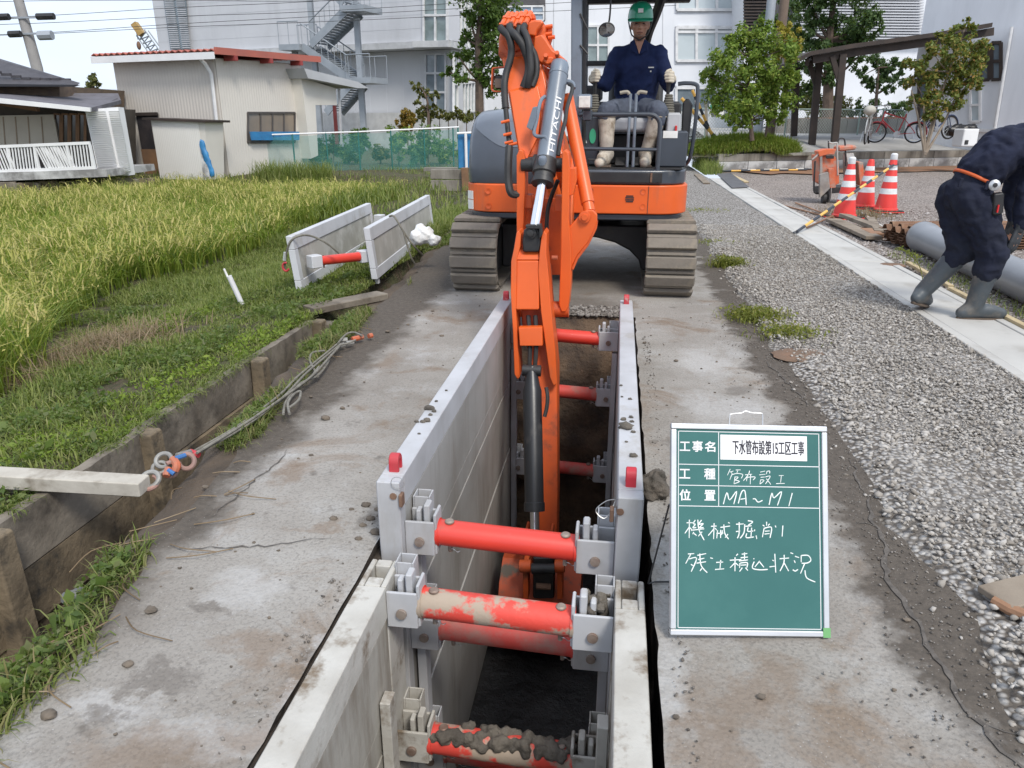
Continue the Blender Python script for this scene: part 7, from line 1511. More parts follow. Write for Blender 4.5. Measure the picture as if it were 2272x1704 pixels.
# ---- white building behind the excavator
Dw = 50; wv = lambda x, y, o=0: AV(x, y, Dw + o); wbld = thing('white_office_building', 'white office building with rows of large windows behind excavator', 'building', tuple(Vector((*wv(1350, 262)[:2], 0))))
slab('main_wall', [wv(1040, -260), wv(1655, -260), wv(1668, 262 + 40), wv(1060, 262 + 40)], HV * 8, M_bwhite, wbld)
for x in (1130, 1228, 1290, 1400, 1470): slab('panel_joint', [wv(x, -260, -.02), wv(x + 1.2, -260, -.02), wv(x + 1.2, 300, -.02), wv(x, 300, -.02)], HV * .015, M_frame, wbld)
rc = slab('recess', [wv(1118, -60, -.05), wv(1210, -60, -.05), wv(1210, 46, -.05), wv(1120, 46, -.05)], HV * .04, pm('dark_recess', (.10, .095, .10), .8, (.07, .07, .075), 1), wbld); window(lambda x, y: wv(x, y, -.06), 1128, 14, 1206, 45, wbld, -HV, 3, 2, pm('blue_glass', (.22, .30, .40), .1, (.40, .46, .52), 1, bmp=0), M_framew, .08, .10)  # flat dark sheet paints the shade of the recessed opening
for i in range(6): x = 1100 + i * 4; slab('screen_bar', [wv(x, -60, -.2), wv(x + 1.4, -60, -.2), wv(x + 1.4, 60, -.2), wv(x, 60, -.2)], HV * .06, M_frame, wbld)
window(lambda x, y: wv(x, y, -.02), 1303, 58, 1350, 142, wbld, -HV, 2, 2, M_glassg, M_framew, .10, .12)
cw_ = lambda x, y: wv(x, y, -.02)
for k, (y0, y1, gl_, ny) in enumerate(((-90, 22, M_blind, 1), (62, 135, M_blind, 1), (195, 250, M_glass, 1))): window(cw_, 1502 - k, y0, 1634 - k, y1, wbld, -HV, 3, ny, gl_, M_framew, .10, .16)
for y in (26, 58, 139, 190): slab('floor_band', [wv(1498, y, -.05), wv(1638, y, -.05), wv(1638, y + 2.5, -.05), wv(1498, y + 2.5, -.05)], HV * .04, M_frame, wbld)
window(cw_, 1502, 60, 1633, 71, wbld, -HV, 3, 1, M_blind, M_framew, .11, .14)
# dark lattice screen and louvred building further right
lt_ = thing('lattice_screen_block', 'dark brown slatted balcony block beside the white offices', 'building', tuple(AV(1670, 262, 47))); slab('block', [AV(1648, -200, 47.5), AV(1770, -200, 47.5), AV(1770, 280, 47.5), AV(1652, 280, 47.5)], HV * 6, M_bwhite, lt_); slab('dark_opening', [AV(1650, -60, 47.4), AV(1768, -60, 47.4), AV(1768, 78, 47.4), AV(1652, 78, 47.4)], HV * .08, bpy.data.materials['dark_recess'], lt_)  # dark sheet behind the slats paints the shade of the opening
for i in range(20): y = -60 + i * 7; slab('slat', [AV(1650, y, 47.2), AV(1720, y, 47.2), AV(1720, y + 3, 47.2), AV(1650, y + 3, 47.2)], HV * .1, M_dkwood, lt_)
lb2 = thing('louvred_building', 'pale building with horizontal white louvres behind pines', 'building', tuple(AV(1880, 262, 46))); slab('wall', [AV(1770, -200, 46.5), AV(2060, -200, 46.5), AV(2060, 262 + 30, 46.5), AV(1772, 262 + 30, 46.5)], HV * 6, M_bwhite, lb2)
for i in range(26): y = -60 + i * 6.2; slab('louvre_blade', [AV(1772, y, 46.2), AV(2050, y + 2, 46.2), AV(2050, y + 4.6, 46.2), AV(1772, y + 2.6, 46.2)], HV * .2, M_bgrey2, lb2)
# ---- white house on the right
zP = .80; c0 = AV(2005, 300, 27.5); c0.z = 0; c1 = AV(2330, 300, 23.5); c1.z = 0; uW = (c1 - c0).normalized(); nW = V(uW.y, -uW.x, 0); nW = nW if nW.dot(HV) < 0 else -nW; fw2 = plane(c0, uW); wh = thing('white_house', 'white rendered house beside the dark timber carport', 'house', tuple(c0 + V(0, 0, zP)))
m = MB(); a, b_ = c0 + V(0, 0, .4), c0 + uW * 9 + V(0, 0, .4); m.prism([a, b_, b_ + V(0, 0, 8), a + V(0, 0, 8)], -nW * 5); m.build('wall', M_bwhite, wh, smooth=0)
for x0, y0, x1, y1, g_ in ((2176, 102, 2196, 178, M_glass), (2202, 95, 2222, 177, M_glass)): window(fw2, x0, y0, x1, y1, wh, nW, 1, 2, g_, M_dkwood, .06, .09, -1)
window(fw2, 2155, 196, 2176, 270, wh, nW, 1, 2, M_blind, M_framew, .07, .07, -1); window(fw2, 2040, 170, 2062, 280, wh, nW, 1, 1, M_glass, M_dkwood, .06, .09, 0)
MB().tube([fw2(2248, 60) + nW * .08, fw2(2210, 285) + nW * .08], .05, 8).build('downpipe', M_framew, wh); slab('base_ledge', [fw2(2130, 283) + nW * .01, fw2(2330, 292) + nW * .01, fw2(2330, 300) + nW * .01, fw2(2130, 290) + nW * .01], nW * .08, M_framew, wh)
# ---- carport
cpt = thing('carport', 'dark timber carport with sloping roof over the bicycles', 'carport', tuple(AV(1850, 310, 25))); Dc = 24.0
edge_ = [(1745, 141), (1802, 113), (1892, 97), (2074, 72), (2203, 50)]
P_ = [AV(x, y, Dc) for x, y in edge_]
m = MB(); L = []
for p in P_: L += [p, p + HV * 3.4 + V(0, 0, .0), p + HV * 3.4 - V(0, 0, .12), p - V(0, 0, .12)]
n = len(P_); ff = [(0, 1, 2, 3), tuple(4 * (n - 1) + q for q in (3, 2, 1, 0))]
for i in range(n - 1): ff += [(4 * i + q, 4 * i + (q + 1) % 4, 4 * i + 4 + (q + 1) % 4, 4 * i + 4 + q) for q in range(4)]
m.add(L, ff); m.build('roof', M_dkwood, cpt)
for a, b_ in zip(edge_[1:-1], edge_[2:]): m = MB(); m.bar(AV(a[0], a[1] + 20, Dc + .25), AV(b_[0], b_[1] + 20, Dc + .25), .12, .22); m.build('front_beam', M_dkwood, cpt)
m = MB(); m.bar(AV(1790, 138, Dc + .25), AV(1802, 132, Dc + 3.2), .10, .2); m.build('side_beam', M_dkwood, cpt)
for xt, yt, xb, yb_, o_ in ((1870, 120, 1852, 311, .2), (1818, 132, 1802, 314, 1.0), (1768, 150, 1762, 296, 3.2)):
    a, b_ = AV(xt, yt, Dc + o_), AV(xb, yb_, Dc + o_); m = MB(); m.bar(b_ - V(0, 0, .1), a, .20, .20, (1, 0, 0)); m.build('post', M_dkwood, cpt, bevel=.01); m = MB(); m.bar(a - V(0, 0, .75), a + RV * -.32 - V(0, 0, .05), .14, .14, (1, 0, 0)); m.build('knee_brace', M_dkwood, cpt)
# ---- bicycles
M_tyre = pm('tyre_black', (.018, .018, .019), .8, bmp=.1); M_rim = pm('bike_alloy', (.55, .56, .57), .3, metal=.8, bmp=0); M_bred = pm('bike_red', (.42, .012, .02), .35, (.36, .012, .02), 5, bmp=0, coat=.4); M_bsil = pm('bike_silver', (.50, .50, .48), .35, (.44, .44, .42), 5, metal=.4, bmp=0); M_bblue = pm('bike_navy', (.03, .05, .13), .35, bmp=0)
def bicycle(name, label, base, yaw, mat, rw=.33, group=None, saddle_cover=None):
    t = thing(name, label, 'bicycle', tuple(base), group); R = Matrix.Rotation(yaw, 3, 'Z'); base = Vector(base)
    def P(x, y, z): return base + R @ V(x, y, z)
    wb_ = .52; ax = R @ V(0, 1, 0)
    for sx in (-1, 1):
        c = P(wb_ * sx, 0, rw); w_ = MB().tube([c + R @ V(rw * math.cos(k), 0, rw * math.sin(k)) for k in [2 * PI * j / 28 for j in range(28)]], .022, 7, True).build('tyre', M_tyre, t); MB().tube([c + R @ V((rw - .03) * math.cos(k), 0, (rw - .03) * math.sin(k)) for k in [2 * PI * j / 28 for j in range(28)]], .012, 5, True).build('rim', M_rim, w_)
        sp = MB()
        for j in range(12): k = 2 * PI * j / 12; sp.tube([c, c + R @ V((rw - .03) * math.cos(k), 0, (rw - .03) * math.sin(k))], .003, 4)
        sp.cyl(c - ax * .05, c + ax * .05, .02, n=8); sp.build('spokes', M_rim, w_)['kind'] = 'stuff'
        MB().tube([c + R @ V((rw + .035) * math.cos(k), 0, (rw + .035) * math.sin(k)) for k in [PI * (.05 + .8 * j / 12) if sx > 0 else PI * (.2 + .85 * j / 12) for j in range(13)]], .016, 6).build('mudguard', mat, t)
    bb = P(-.05, 0, rw - .04); seat = P(-.22, 0, .80); hd_ = P(.36, 0, .82); hd2 = P(.40, 0, .62); ra2 = P(-wb_, 0, rw); fa2 = P(wb_, 0, rw)
    f = MB()
    for a, b_, r in ((bb, hd2, .020), (bb, seat, .018), (P(-.18, 0, .66), hd_, .016), (hd_ + V(0, 0, .06), hd2, .020)): f.tube([a, b_], r, 8)
    for o_ in (-.05, .05): f.tube([bb + ax * o_ * .4, ra2 + ax * o_], .010, 6); f.tube([P(-.18, 0, .66) + ax * o_ * .4, ra2 + ax * o_], .009, 6); f.tube([hd2 + ax * o_ * .6, fa2 + ax * o_], .012, 6)
    f.build('frame', mat, t)
    MB().tube([P(-.20, 0, .74), P(-.235, 0, .90)], .014, 8).build('seat_post', M_rim, t); sd2 = MB(); sd2.ball(P(-.24, 0, .93), (.14, .09, .045), 12, 8, R); sd2.build('saddle', M_tyre, t)
    MB().tube(catmull([P(.28, -.28, 1.03), P(.38, -.22, 1.04), P(.40, -.08, 1.02), P(.385, 0, 1.0), P(.40, .08, 1.02), P(.38, .22, 1.04), P(.28, .28, 1.03)], 4), .013, 7).build('handlebar', M_rim, t); MB().tube([P(.37, 0, .86), P(.385, 0, 1.0)], .014, 8).build('stem', M_rim, t)
    MB().cyl(bb - ax * .03, bb + ax * .03, .09, n=16).build('chain_ring', M_rim, t); MB().tube([bb - ax * .08, P(.06, -.08, rw - .19)], .010, 6).build('crank', M_rim, t); MB().tube([bb + ax * .08, P(-.16, .08, rw + .11)], .010, 6).build('crank', M_rim, t)
    m = MB(); m.lohi((-.1, -.11, -.01), (.14, .11, .01)); m.v = [tuple(P(-wb_ + .02 + x, y, 2 * rw + .12 + z)) for x, y, z in m.v]; m.build('rear_rack', M_rim, t); MB().tube([P(-wb_ + .05, .09, rw), P(-wb_ - .02, .14, .02)], .010, 6).build('kick_stand', M_rim, t)
    if saddle_cover: m = MB(); m.ball(P(-.50, 0, 2 * rw + .22), (.22, .17, .14), 14, 9, R); m.build('basket_cover', saddle_cover, t)
    return t
def onplot(x, y, D): 
    p = AV(x, y, D); return p
bicycle('bicycle', 'silver city bicycle with pale cover under the carport', onplot(1923, 318, 22.8), math.radians(68), M_bsil, .34, 'bicycles under the carport', pm('pale_cover', (.45, .43, .38), .8))
bicycle('bicycle', 'small red folding bicycle under the carport', onplot(1983, 316, 23.0), math.radians(158), M_bred, .27, 'bicycles under the carport')
bicycle('bicycle', 'dark blue bicycle half hidden behind the young tree', onplot(2075, 308, 24.0), math.radians(30), M_bblue, .33, 'bicycles under the carport')
# white cabinet and black bags by the house
wc = thing('white_cabinet', 'small white plastic cabinet on the plot edge near house', 'cabinet', tuple(onplot(2138, 325, 22.2))); a = onplot(2138, 325, 22.2); Rz = Matrix.Rotation(math.radians(20), 3, 'Z'); MB().box(a + V(0, 0, .24), (.50, .40, .48), Rz).build('cabinet_body', M_wht, wc, bevel=.04, seg=3); MB().box(a + Rz @ V(-.12, -.21, .12), (.12, .02, .12), Rz).build('cabinet_latch', M_blk, wc, bevel=.01)
m = MB(); [m.lump(onplot(2110 + i * 14, 290 - (i % 2) * 4, 24.3), (.22, .18, .16), i, .2, 10, 7) for i in range(4)]; tag(remesh(m.build('black_bag', pm('black_plastic', (.015, .015, .017), .35, bmp=.6, bscale=9, bdist=.03)), .03, 2), 'black plastic bags piled against the white house', 'bag')
# ---- chain-link fence and low wall behind the carport, sign, striped stays, poles
M_fgreen = pm('pale_green_fence', (.30, .38, .33), .6, bmp=0)
def linkfence(name, label, a, b_, h, nposts, pitch, mat, wmat):
    t = thing(name, label, 'fence', tuple(a)); a, b_ = Vector(a), Vector(b_)
    for i in range(nposts + 1): p = a.lerp(b_, i / nposts); MB().tube([p, p + V(0, 0, h)], .03, 7).build('post', mat, t)
    for z in (.06, h): MB().tube([a + V(0, 0, z), b_ + V(0, 0, z)], .022, 6).build('rail', mat, t)
    L = (b_ - a).length; d = (b_ - a).normalized(); m = MB(); n = int((L + h) / pitch); r = .004
    vs, fs = [], []; nn = V(-d.y, d.x, 0) * r * 1.5
    for k in range(n):
        for sgn in (1, -1):
            s0 = k * pitch - (h if sgn > 0 else 0); z0, z1 = .06, h; sa, sb2 = (s0, s0 + h) if sgn > 0 else (s0 + 0, s0 - h)
            def clip(s, z): return s, z
            pa_, pb2 = (sa, z0), (sb2, z1)
            lo, hi = 0.0, 1.0; ds = pb2[0] - pa_[0]
            t0, t1 = sorted(((0 - pa_[0]) / ds, (L - pa_[0]) / ds)); lo, hi = max(lo, t0), min(hi, t1)
            if hi <= lo: continue
            q0 = a + d * (pa_[0] + ds * lo) + V(0, 0, z0 + (z1 - z0) * lo); q1 = a + d * (pa_[0] + ds * hi) + V(0, 0, z0 + (z1 - z0) * hi); o_ = len(vs); w_ = V(0, 0, r * 2)
            vs += [q0 - w_, q0 + w_, q1 + w_, q1 - w_]; fs.append((o_, o_ + 1, o_ + 2, o_ + 3))
    m.add(vs, fs); o = m.build('wire_mesh', wmat, t, smooth=0); o['kind'] = 'stuff'; return t
M_fw = pm('fence_wire', (.40, .45, .42), .5, bmp=0)
linkfence('chain_link_fence', 'pale green chain-link fence behind carport and bushes', AV(1500, 312, 27), AV(2000, 306, 31), 1.05, 9, .13, M_fgreen, M_fw)
lwl = thing('boundary_wall', 'low weathered block wall behind the chain-link fence', 'wall', tuple(AV(1850, 300, 33)))
for i in range(14): a, b_ = AV(1700 + i * 22, 304, 32.5), AV(1700 + (i + 1) * 22 - .6, 304, 32.5); m = MB(); m.prism([a, b_, b_ + V(0, 0, .72 + .02 * (i % 2)), a + V(0, 0, .72 + .02 * (i % 2))], HV * .15); m.build('wall_block', M_bandconc, lwl, bevel=.01)
a, b_ = AV(1770, 264, 33.2), AV(2010, 261, 33.2); m = MB(); m.bar(a, b_, .10, .08); m.build('rust_rail', pm('rust_rail', (.36, .14, .06), .7), lwl)
sg2 = thing('notice_board', 'white notice board with green heading on the fence', 'notice board', tuple(AV(1590, 300, 26.5))); q = [AV(1575, 260, 26.5), AV(1606, 260, 26.5), AV(1606, 231, 26.5), AV(1574, 231, 26.5)]; slab('board', q, HV * .03, M_label, sg2); q = [AV(1576, 241, 26.48), AV(1605, 241, 26.48), AV(1605, 232, 26.48), AV(1576, 232, 26.48)]; slab('heading', q, HV * .015, pm('heading_green', (.06, .33, .24), .6), sg2)
for i in range(5): y = 244 + i * 3.2; slab('text_line', [AV(1578, y + 1.3, 26.48), AV(1602 - (i % 3) * 3, y + 1.3, 26.48), AV(1602 - (i % 3) * 3, y, 26.48), AV(1578, y, 26.48)], HV * .015, M_ink, sg2)
m = MB(); m.bar(AV(1568, 305, 26.6), AV(1566, 225, 26.6), .09, .09, (1, 0, 0)); m.build('sign_post', M_bandconc, sg2)
striped('guy_guard', 'striped yellow guard on a pole stay beside excavator', AV(1590, 308, 24), AV(1512, 218, 24), .05, 8, M_yel, M_pblk, False, 'striped stay guards'); striped('guy_guard', 'second striped yellow guard crossing the first stay', AV(1583, 308, 24.4), AV(1536, 200, 24.4), .045, 8, M_yel, M_pblk, False, 'striped stay guards')
for nm, lb_, xb, xt, D_, r, mt in (('steel_pole', 'smooth grey steel pole rising behind the green bush', 1695, 1712, 27, .16, M_steel), ('timber_pole', 'brown timber utility pole rising behind the green bush', 1722, 1741, 28, .17, pm('grey_brown_pole', (.17, .125, .095), .85, (.13, .095, .075), 3, bmp=.3))):
    a, b_ = AV(xb, 262, D_), AV(xt, 0, D_); a = Vector((b_.x, b_.y, .5)); m = MB(); m.tube([a, b_, b_ + V(0, 0, 3)], [r, r * .92, r * .85], 12); tag(m.build(nm, mt), lb_, 'pole')
# ---- green net fence across the field, blue sheet, concrete plank corner
nf = thing('net_fence', 'green net fence with white top rail across the field', 'fence', tuple(G(800, 372, 0))); na, nb_ = AV(566, 300, 21.5), AV(1018, 282, 23); nza, nzb = na.z, nb_.z; ga, gbb = Vector((na.x, na.y, .02)), Vector((nb_.x, nb_.y, .02))
m, nt, b = new_mat('green_net'); tb = nt.nodes.new('ShaderNodeBsdfTransparent'); ms = nt.nodes.new('ShaderNodeMixShader'); b.inputs['Base Color'].default_value = (.09, .30, .27, 1); b.inputs['Roughness'].default_value = .7
v_ = coords(nt); nn_ = ramp(nt, noise(nt, v_, 1.2, 3), [(.35, .26), (.7, .42)]); nt.links.new(nn_, ms.inputs[0]); nt.links.new(tb.outputs[0], ms.inputs[1]); nt.links.new(b.outputs[0], ms.inputs[2]); nt.links.new(ms.outputs[0], nt.nodes['Material Output'].inputs['Surface']); M_net = m
def netpt(t, z): p = ga.lerp(gbb, t); return Vector((p.x, p.y, z))
m = MB(); L = []
for i in range(31): t = i / 30; L += [netpt(t, .05) + HV * .03 * math.sin(i * 2.1), netpt(t, nza + (nzb - nza) * t - .04 - .03 * abs(math.sin(i * PI / 5)))]
m.add(L, [(2 * i, 2 * i + 2, 2 * i + 3, 2 * i + 1) for i in range(30)]); m.build('net', M_net, nf, smooth=0)
MB().tube([netpt(0, nza), netpt(.5, (nza + nzb) / 2 - .02), netpt(1, nzb)], .022, 7).build('top_rail', M_wht, nf)
M_gpost = pm('green_post', (.03, .16, .14), .6, bmp=0)
for x in (644, 716, 787, 860, 936, 1004, 1016):
    t = (x - 566) / (1018 - 566); p = netpt(t, 0); MB().tube([p, netpt(t, nza + (nzb - nza) * t)], .022, 7).build('post', M_gpost, nf)
MB().tube([netpt(0, 0), netpt(0, nza)], .055, 8).build('blue_end_post', M_bluesh, nf)
bs = thing('blue_sheet_panel', 'blue sheet panel with white post beside net fence', 'panel', tuple(AV(1032, 370, 21.5))); slab('sheet', [AV(1018, 372, 21.5), AV(1052, 372, 21.5), AV(1052, 296, 21.5), AV(1016, 297, 21.5)], HV * .04, M_bluesh, bs); MB().tube([AV(1035, 372, 21.4), AV(1033, 294, 21.4)], .04, 8).build('white_post', M_wht, bs); MB().tube([AV(1014, 296, 21.4), AV(1056, 294, 21.4)], .03, 8).build('white_rail', M_wht, bs)
cw2 = thing('plank_wall_corner', 'short grey concrete plank wall with rusty post behind paddy', 'wall', tuple(G(1010, 424, 0))); 
for y0, y1 in ((376, 399), (400, 425)): slab('wall_plank', [AV(955, y1 - 2, 17), AV(1027, y1, 17), AV(1027, y0, 17), AV(955, y0, 17)], HV * .08, M_bandconc, cw2, .01)
m = MB(); m.bar(AV(1034, 424, 16.95), AV(1031, 372, 16.95), .16, .14, (1, 0, 0)); m.build('rusty_post', M_bwood, cw2, bevel=.01)
wp = MB().prism([AV(940, 372, 19.5), AV(1015, 372, 19.0), AV(1015, 380, 19.0), AV(940, 380, 19.5)], HV * .2).build('kerb_strip', M_bandconc, cw2)
# ================================================================== PLANTS AND LOOSE STONES
def blades(P, h, w, yaw, lean, bend=.6):
    """bent grass blades: arrays -> verts (N,7,3) and face index arrays"""
    N = len(P); d = np.stack([np.cos(yaw), np.sin(yaw), np.zeros(N)], -1); s = np.stack([-np.sin(yaw), np.cos(yaw), np.zeros(N)], -1); up = np.array([0, 0, 1.0])
    out = []
    for t, ww in ((0, 1.0), (.4, .85), (.75, .5), (1.0, 0)):
        a = lean * t * (1 + bend * t); c = P + (np.sin(a) * h * t)[:, None] * d + (np.cos(a * .75) * h * t)[:, None] * up
        if ww: out += [c - s * (w * ww / 2)[:, None], c + s * (w * ww / 2)[:, None]]
        else: out.append(c)
    Vv = np.stack(out, 1); b = np.arange(N)[:, None] * 7
    return Vv.reshape(-1, 3), [np.concatenate([b + np.array([[0, 1, 3, 2]]), b + np.array([[2, 3, 5, 4]])]), b + np.array([[4, 5, 6]])]
def merge(parts):
    vs, q, t, off = [], [], [], 0
    for v, fl in parts:
        vs.append(v)
        for f in fl: (q if f.shape[1] == 4 else t).append(f + off)
        off += len(v)
    return np.concatenate(vs), ([np.concatenate(q)] if q else []) + ([np.concatenate(t)] if t else [])
def diamonds(P, size, rng, upbias=.3, elong=1.9, nrm=None):
    """leaf-shaped quads at P with random attitude"""
    N = len(P); a = rng.normal(size=(N, 3)); 
    if nrm is not None: a = a * .75 + nrm
    a[:, 2] += upbias; a /= np.linalg.norm(a, axis=1)[:, None]; r = rng.normal(size=(N, 3)); u = np.cross(a, r); u /= np.linalg.norm(u, axis=1)[:, None]; v = np.cross(a, u); sz = np.asarray(size)[:, None]
    L = u * sz * elong / 2; W = v * sz / 2
    Vv = np.stack([P - L, P + W + L * .1 - a * sz * .08, P + L, P - W + L * .1 - a * sz * .08], 1).reshape(-1, 3); b = np.arange(N)[:, None] * 4
    return Vv, [b + np.array([[0, 1, 2, 3]])]
def inpoly(x, y, poly):
    c = np.zeros(len(x), bool); n = len(poly)
    for i in range(n):
        (x0, y0), (x1, y1) = poly[i], poly[(i + 1) % n]
        k = ((y0 > y) != (y1 > y)) & (x < (x1 - x0) * (y - y0) / ((y1 - y0) or 1e-9) + x0); c ^= k
    return c
# ---- rice
M_rice = leafmat('rice_leaf', [(.10, .17, .025), (.18, .255, .035), (.26, .32, .05), (.34, .36, .075)], .4); M_ear = leafmat('rice_ear', [(.36, .36, .09), (.46, .42, .13), (.54, .46, .19)], .35)
rg = np.random.default_rng(3); poly = [(q.x, q.y) for q in (G(-420, 900, -.3), G(-40, 930, -.16), G(70, 860, -.22), G(120, 740, -.33), G(210, 675, -.38), G(300, 645, -.40), G(430, 605, -.40), G(560, 560, -.40), G(640, 530, -.40), G(705, 498, -.40), G(800, 462, -.40))] + [(-5.1, 17.9), (-7.5, 18.3), (-12, 16.2), (-17.5, 13.9)]
gx, gy = np.meshgrid(np.arange(-17, -3.6, .21), np.arange(2.6, 19, .25)); hx = (gx + rg.normal(0, .05, gx.shape)).ravel(); hy = (gy + rg.normal(0, .05, gy.shape)).ravel()
k = inpoly(hx, hy, poly); ang = np.degrees(np.arctan2(hx, hy)); k &= ang > -52; hx, hy = hx[k], hy[k]; NH = len(hx); hz = field_z(hx, hy) - .03
dist = np.hypot(hx, hy); patch = vnoise(hx, hy, .8, 5)
nb1 = np.where(dist < 9, 34, 22); idx = np.repeat(np.arange(NH), nb1); N = len(idx)
P = np.stack([hx[idx] + rg.normal(0, .045, N), hy[idx] + rg.normal(0, .045, N), hz[idx]], -1)
hgt = (.57 + .28 * (patch[idx] - .5)) * rg.uniform(.72, 1.12, N); wdt = rg.uniform(.008, .014, N) * np.where(dist[idx] < 9, 1, 1.5)
A = blades(P, hgt, wdt, rg.uniform(0, 2 * PI, N), np.abs(rg.normal(.36, .26, N)), 1.1)
ne = np.where(patch > .32, np.where(dist < 10, 9, 7), 3); ie = np.repeat(np.arange(NH), ne); Ne = len(ie); yaw = rg.normal(0, 1.1, Ne) + PI * (.2 + 1.1 * vnoise(hx[ie], hy[ie], .35, 9)); 
base = np.stack([hx[ie] + rg.normal(0, .07, Ne), hy[ie] + rg.normal(0, .07, Ne), hz[ie] + .345 + .26 * (patch[ie] - .5) + rg.normal(0, .07, Ne)], -1); dE = np.stack([np.cos(yaw), np.sin(yaw), np.zeros(Ne)], -1)
sp_ = base.copy(); A2 = blades(sp_, rg.uniform(.17, .30, Ne), rg.uniform(.009, .016, Ne) * np.where(dist[ie] < 9, 1, 1.35), yaw, rg.uniform(1.3, 2.1, Ne), .3)
gr = []
for j in range(5):
    t = .35 + .14 * j; aa = 1.75 * t * (1 + .3 * t); c = base + dE * (.24 * t * math.sin(aa)) + np.array([0, 0, .24 * t * math.cos(aa * .75)]); gr.append(c + rg.normal(0, .009, c.shape))
gP = np.concatenate(gr); B = diamonds(gP, rg.uniform(.008, .014, len(gP)), rg, -.2, 2.6); bv, bf = B; B = (np.concatenate([A2[0], bv]), [np.concatenate([A2[1][0], bf[0] + len(A2[0])]), A2[1][1]])
ev, ef = B; av, af = A
o = fast('rice_crop', np.concatenate([av, ev]), [np.concatenate([af[0], ef[0] + len(av)]), np.concatenate([af[1], ef[1] + len(av)])], [M_rice, M_ear], mi=np.concatenate([np.zeros(len(af[0])), np.ones(len(ef[0])), np.zeros(len(af[1])), np.ones(len(ef[1]))])); tag(o, 'ripening yellow green rice filling the paddy', 'rice', kind='stuff')
# ---- weeds and grass on the field side of the ditch
M_grass = leafmat('verge_grass', [(.09, .12, .03), (.145, .19, .045), (.21, .25, .06), (.28, .28, .11)], .35); M_weed = leafmat('weed_leaves', [(.06, .10, .025), (.10, .15, .035), (.15, .20, .05), (.14, .15, .07)], .35); M_dead = leafmat('dead_grass', [(.16, .11, .065), (.24, .17, .10), (.30, .23, .15)], .2); M_bright = leafmat('bright_weeds', [(.12, .19, .025), (.19, .27, .035), (.27, .34, .06)], .4)
def spread(n, x0, x1, y0, y1, f, dens=None):
    x = rg.uniform(x0, x1, n * 2); y = rg.uniform(y0, y1, n * 2); k = f(x, y)
    x, y = x[k][:n], y[k][:n]; return x, y
def not_rice(x, y): return ~inpoly(x, y, poly) & (x < -2.2) & (np.degrees(np.arctan2(x, np.maximum(y, .1))) > -50)
parts = []
x, y = spread(130000, -7.2, -2.2, .4, 12, not_rice); n = len(x); tall = vnoise(x, y, .9, 3); h = (.035 + .10 * np.clip(tall - .35, 0, 1)) * rg.uniform(.5, 1.6, n) * (1 + .8 * np.clip((y - 5.5) / 3, 0, 1)); keep = (fbm(x, y, 2.6, 8) > .27); x, y, h = x[keep], y[keep], h[keep]; n = len(x)
parts.append(blades(np.stack([x, y, field_z(x, y) - .012], -1), h, rg.uniform(.004, .008, n) * (1 + .08 * y), rg.uniform(0, 2 * PI, n), np.abs(rg.normal(.5, .35, n)), .8))
v, f = merge(parts); tag(fast('verge_grass', v, f, M_grass), 'short uneven grass beside the ditch and paddy', 'grass', kind='stuff')
x, y = spread(54000, -4.8, -2.2, .4, 7.0, not_rice); br = vnoise(x, y, 1.1, 14); lim = (x > -3.0 - .25 * (y - 2)) & (br > .42); lim &= fbm(x, y, 5, 4) > .46; xb, yb = x[lim], y[lim]; n = len(xb)
P = np.stack([xb, yb, field_z(xb, yb) + rg.uniform(.0, .045, n)], -1); v, f = diamonds(P, rg.lognormal(math.log(.0095), .4, n), rg, .7, 1.9); tag(fast('creeping_weeds', v, f, M_bright), 'bright green creeping weeds along the ditch edge', 'weeds', kind='stuff')
lim = (br <= .50) & (fbm(x, y, 4, 6) > .5); xb, yb = x[lim], y[lim]; n = len(xb); P = np.stack([xb, yb, field_z(xb, yb) + rg.uniform(.0, .07, n)], -1); v, f = diamonds(P, rg.lognormal(math.log(.011), .45, n), rg, .6, 2.0); tag(fast('low_weeds', v, f, M_weed), 'darker low leafy weeds among the grass', 'weeds', kind='stuff')
n = 2600; y = rg.uniform(.3, 5.0, n); x = -2.17 - np.abs(rg.normal(0, .05, n)); k = vnoise(y * 3, y * 0, 1.1, 6) > .42; x, y = x[k], y[k]; n = len(x); v, f = blades(np.stack([x, y, x * 0 - .01], -1), rg.uniform(.03, .10, n), rg.uniform(.003, .006, n), rg.normal(0, .8, n), np.abs(rg.normal(1.1, .4, n)), .8); tag(fast('overhanging_grass', v, f, M_grass), 'grass blades hanging over the ditch wall top', 'grass', kind='stuff')
# dead straw patch
n = 2600; c = G(205, 760, -.1); x = c.x + rg.normal(0, .22, n); y = c.y + rg.normal(0, .30, n); v, f = blades(np.stack([x, y, field_z(x, y) - .01], -1), rg.uniform(.08, .26, n), rg.uniform(.004, .008, n), rg.uniform(0, 2 * PI, n), np.abs(rg.normal(.7, .4, n)), .8); tag(fast('dead_grass', v, f, M_dead), 'patch of dry pinkish brown grass in the verge', 'grass', kind='stuff')
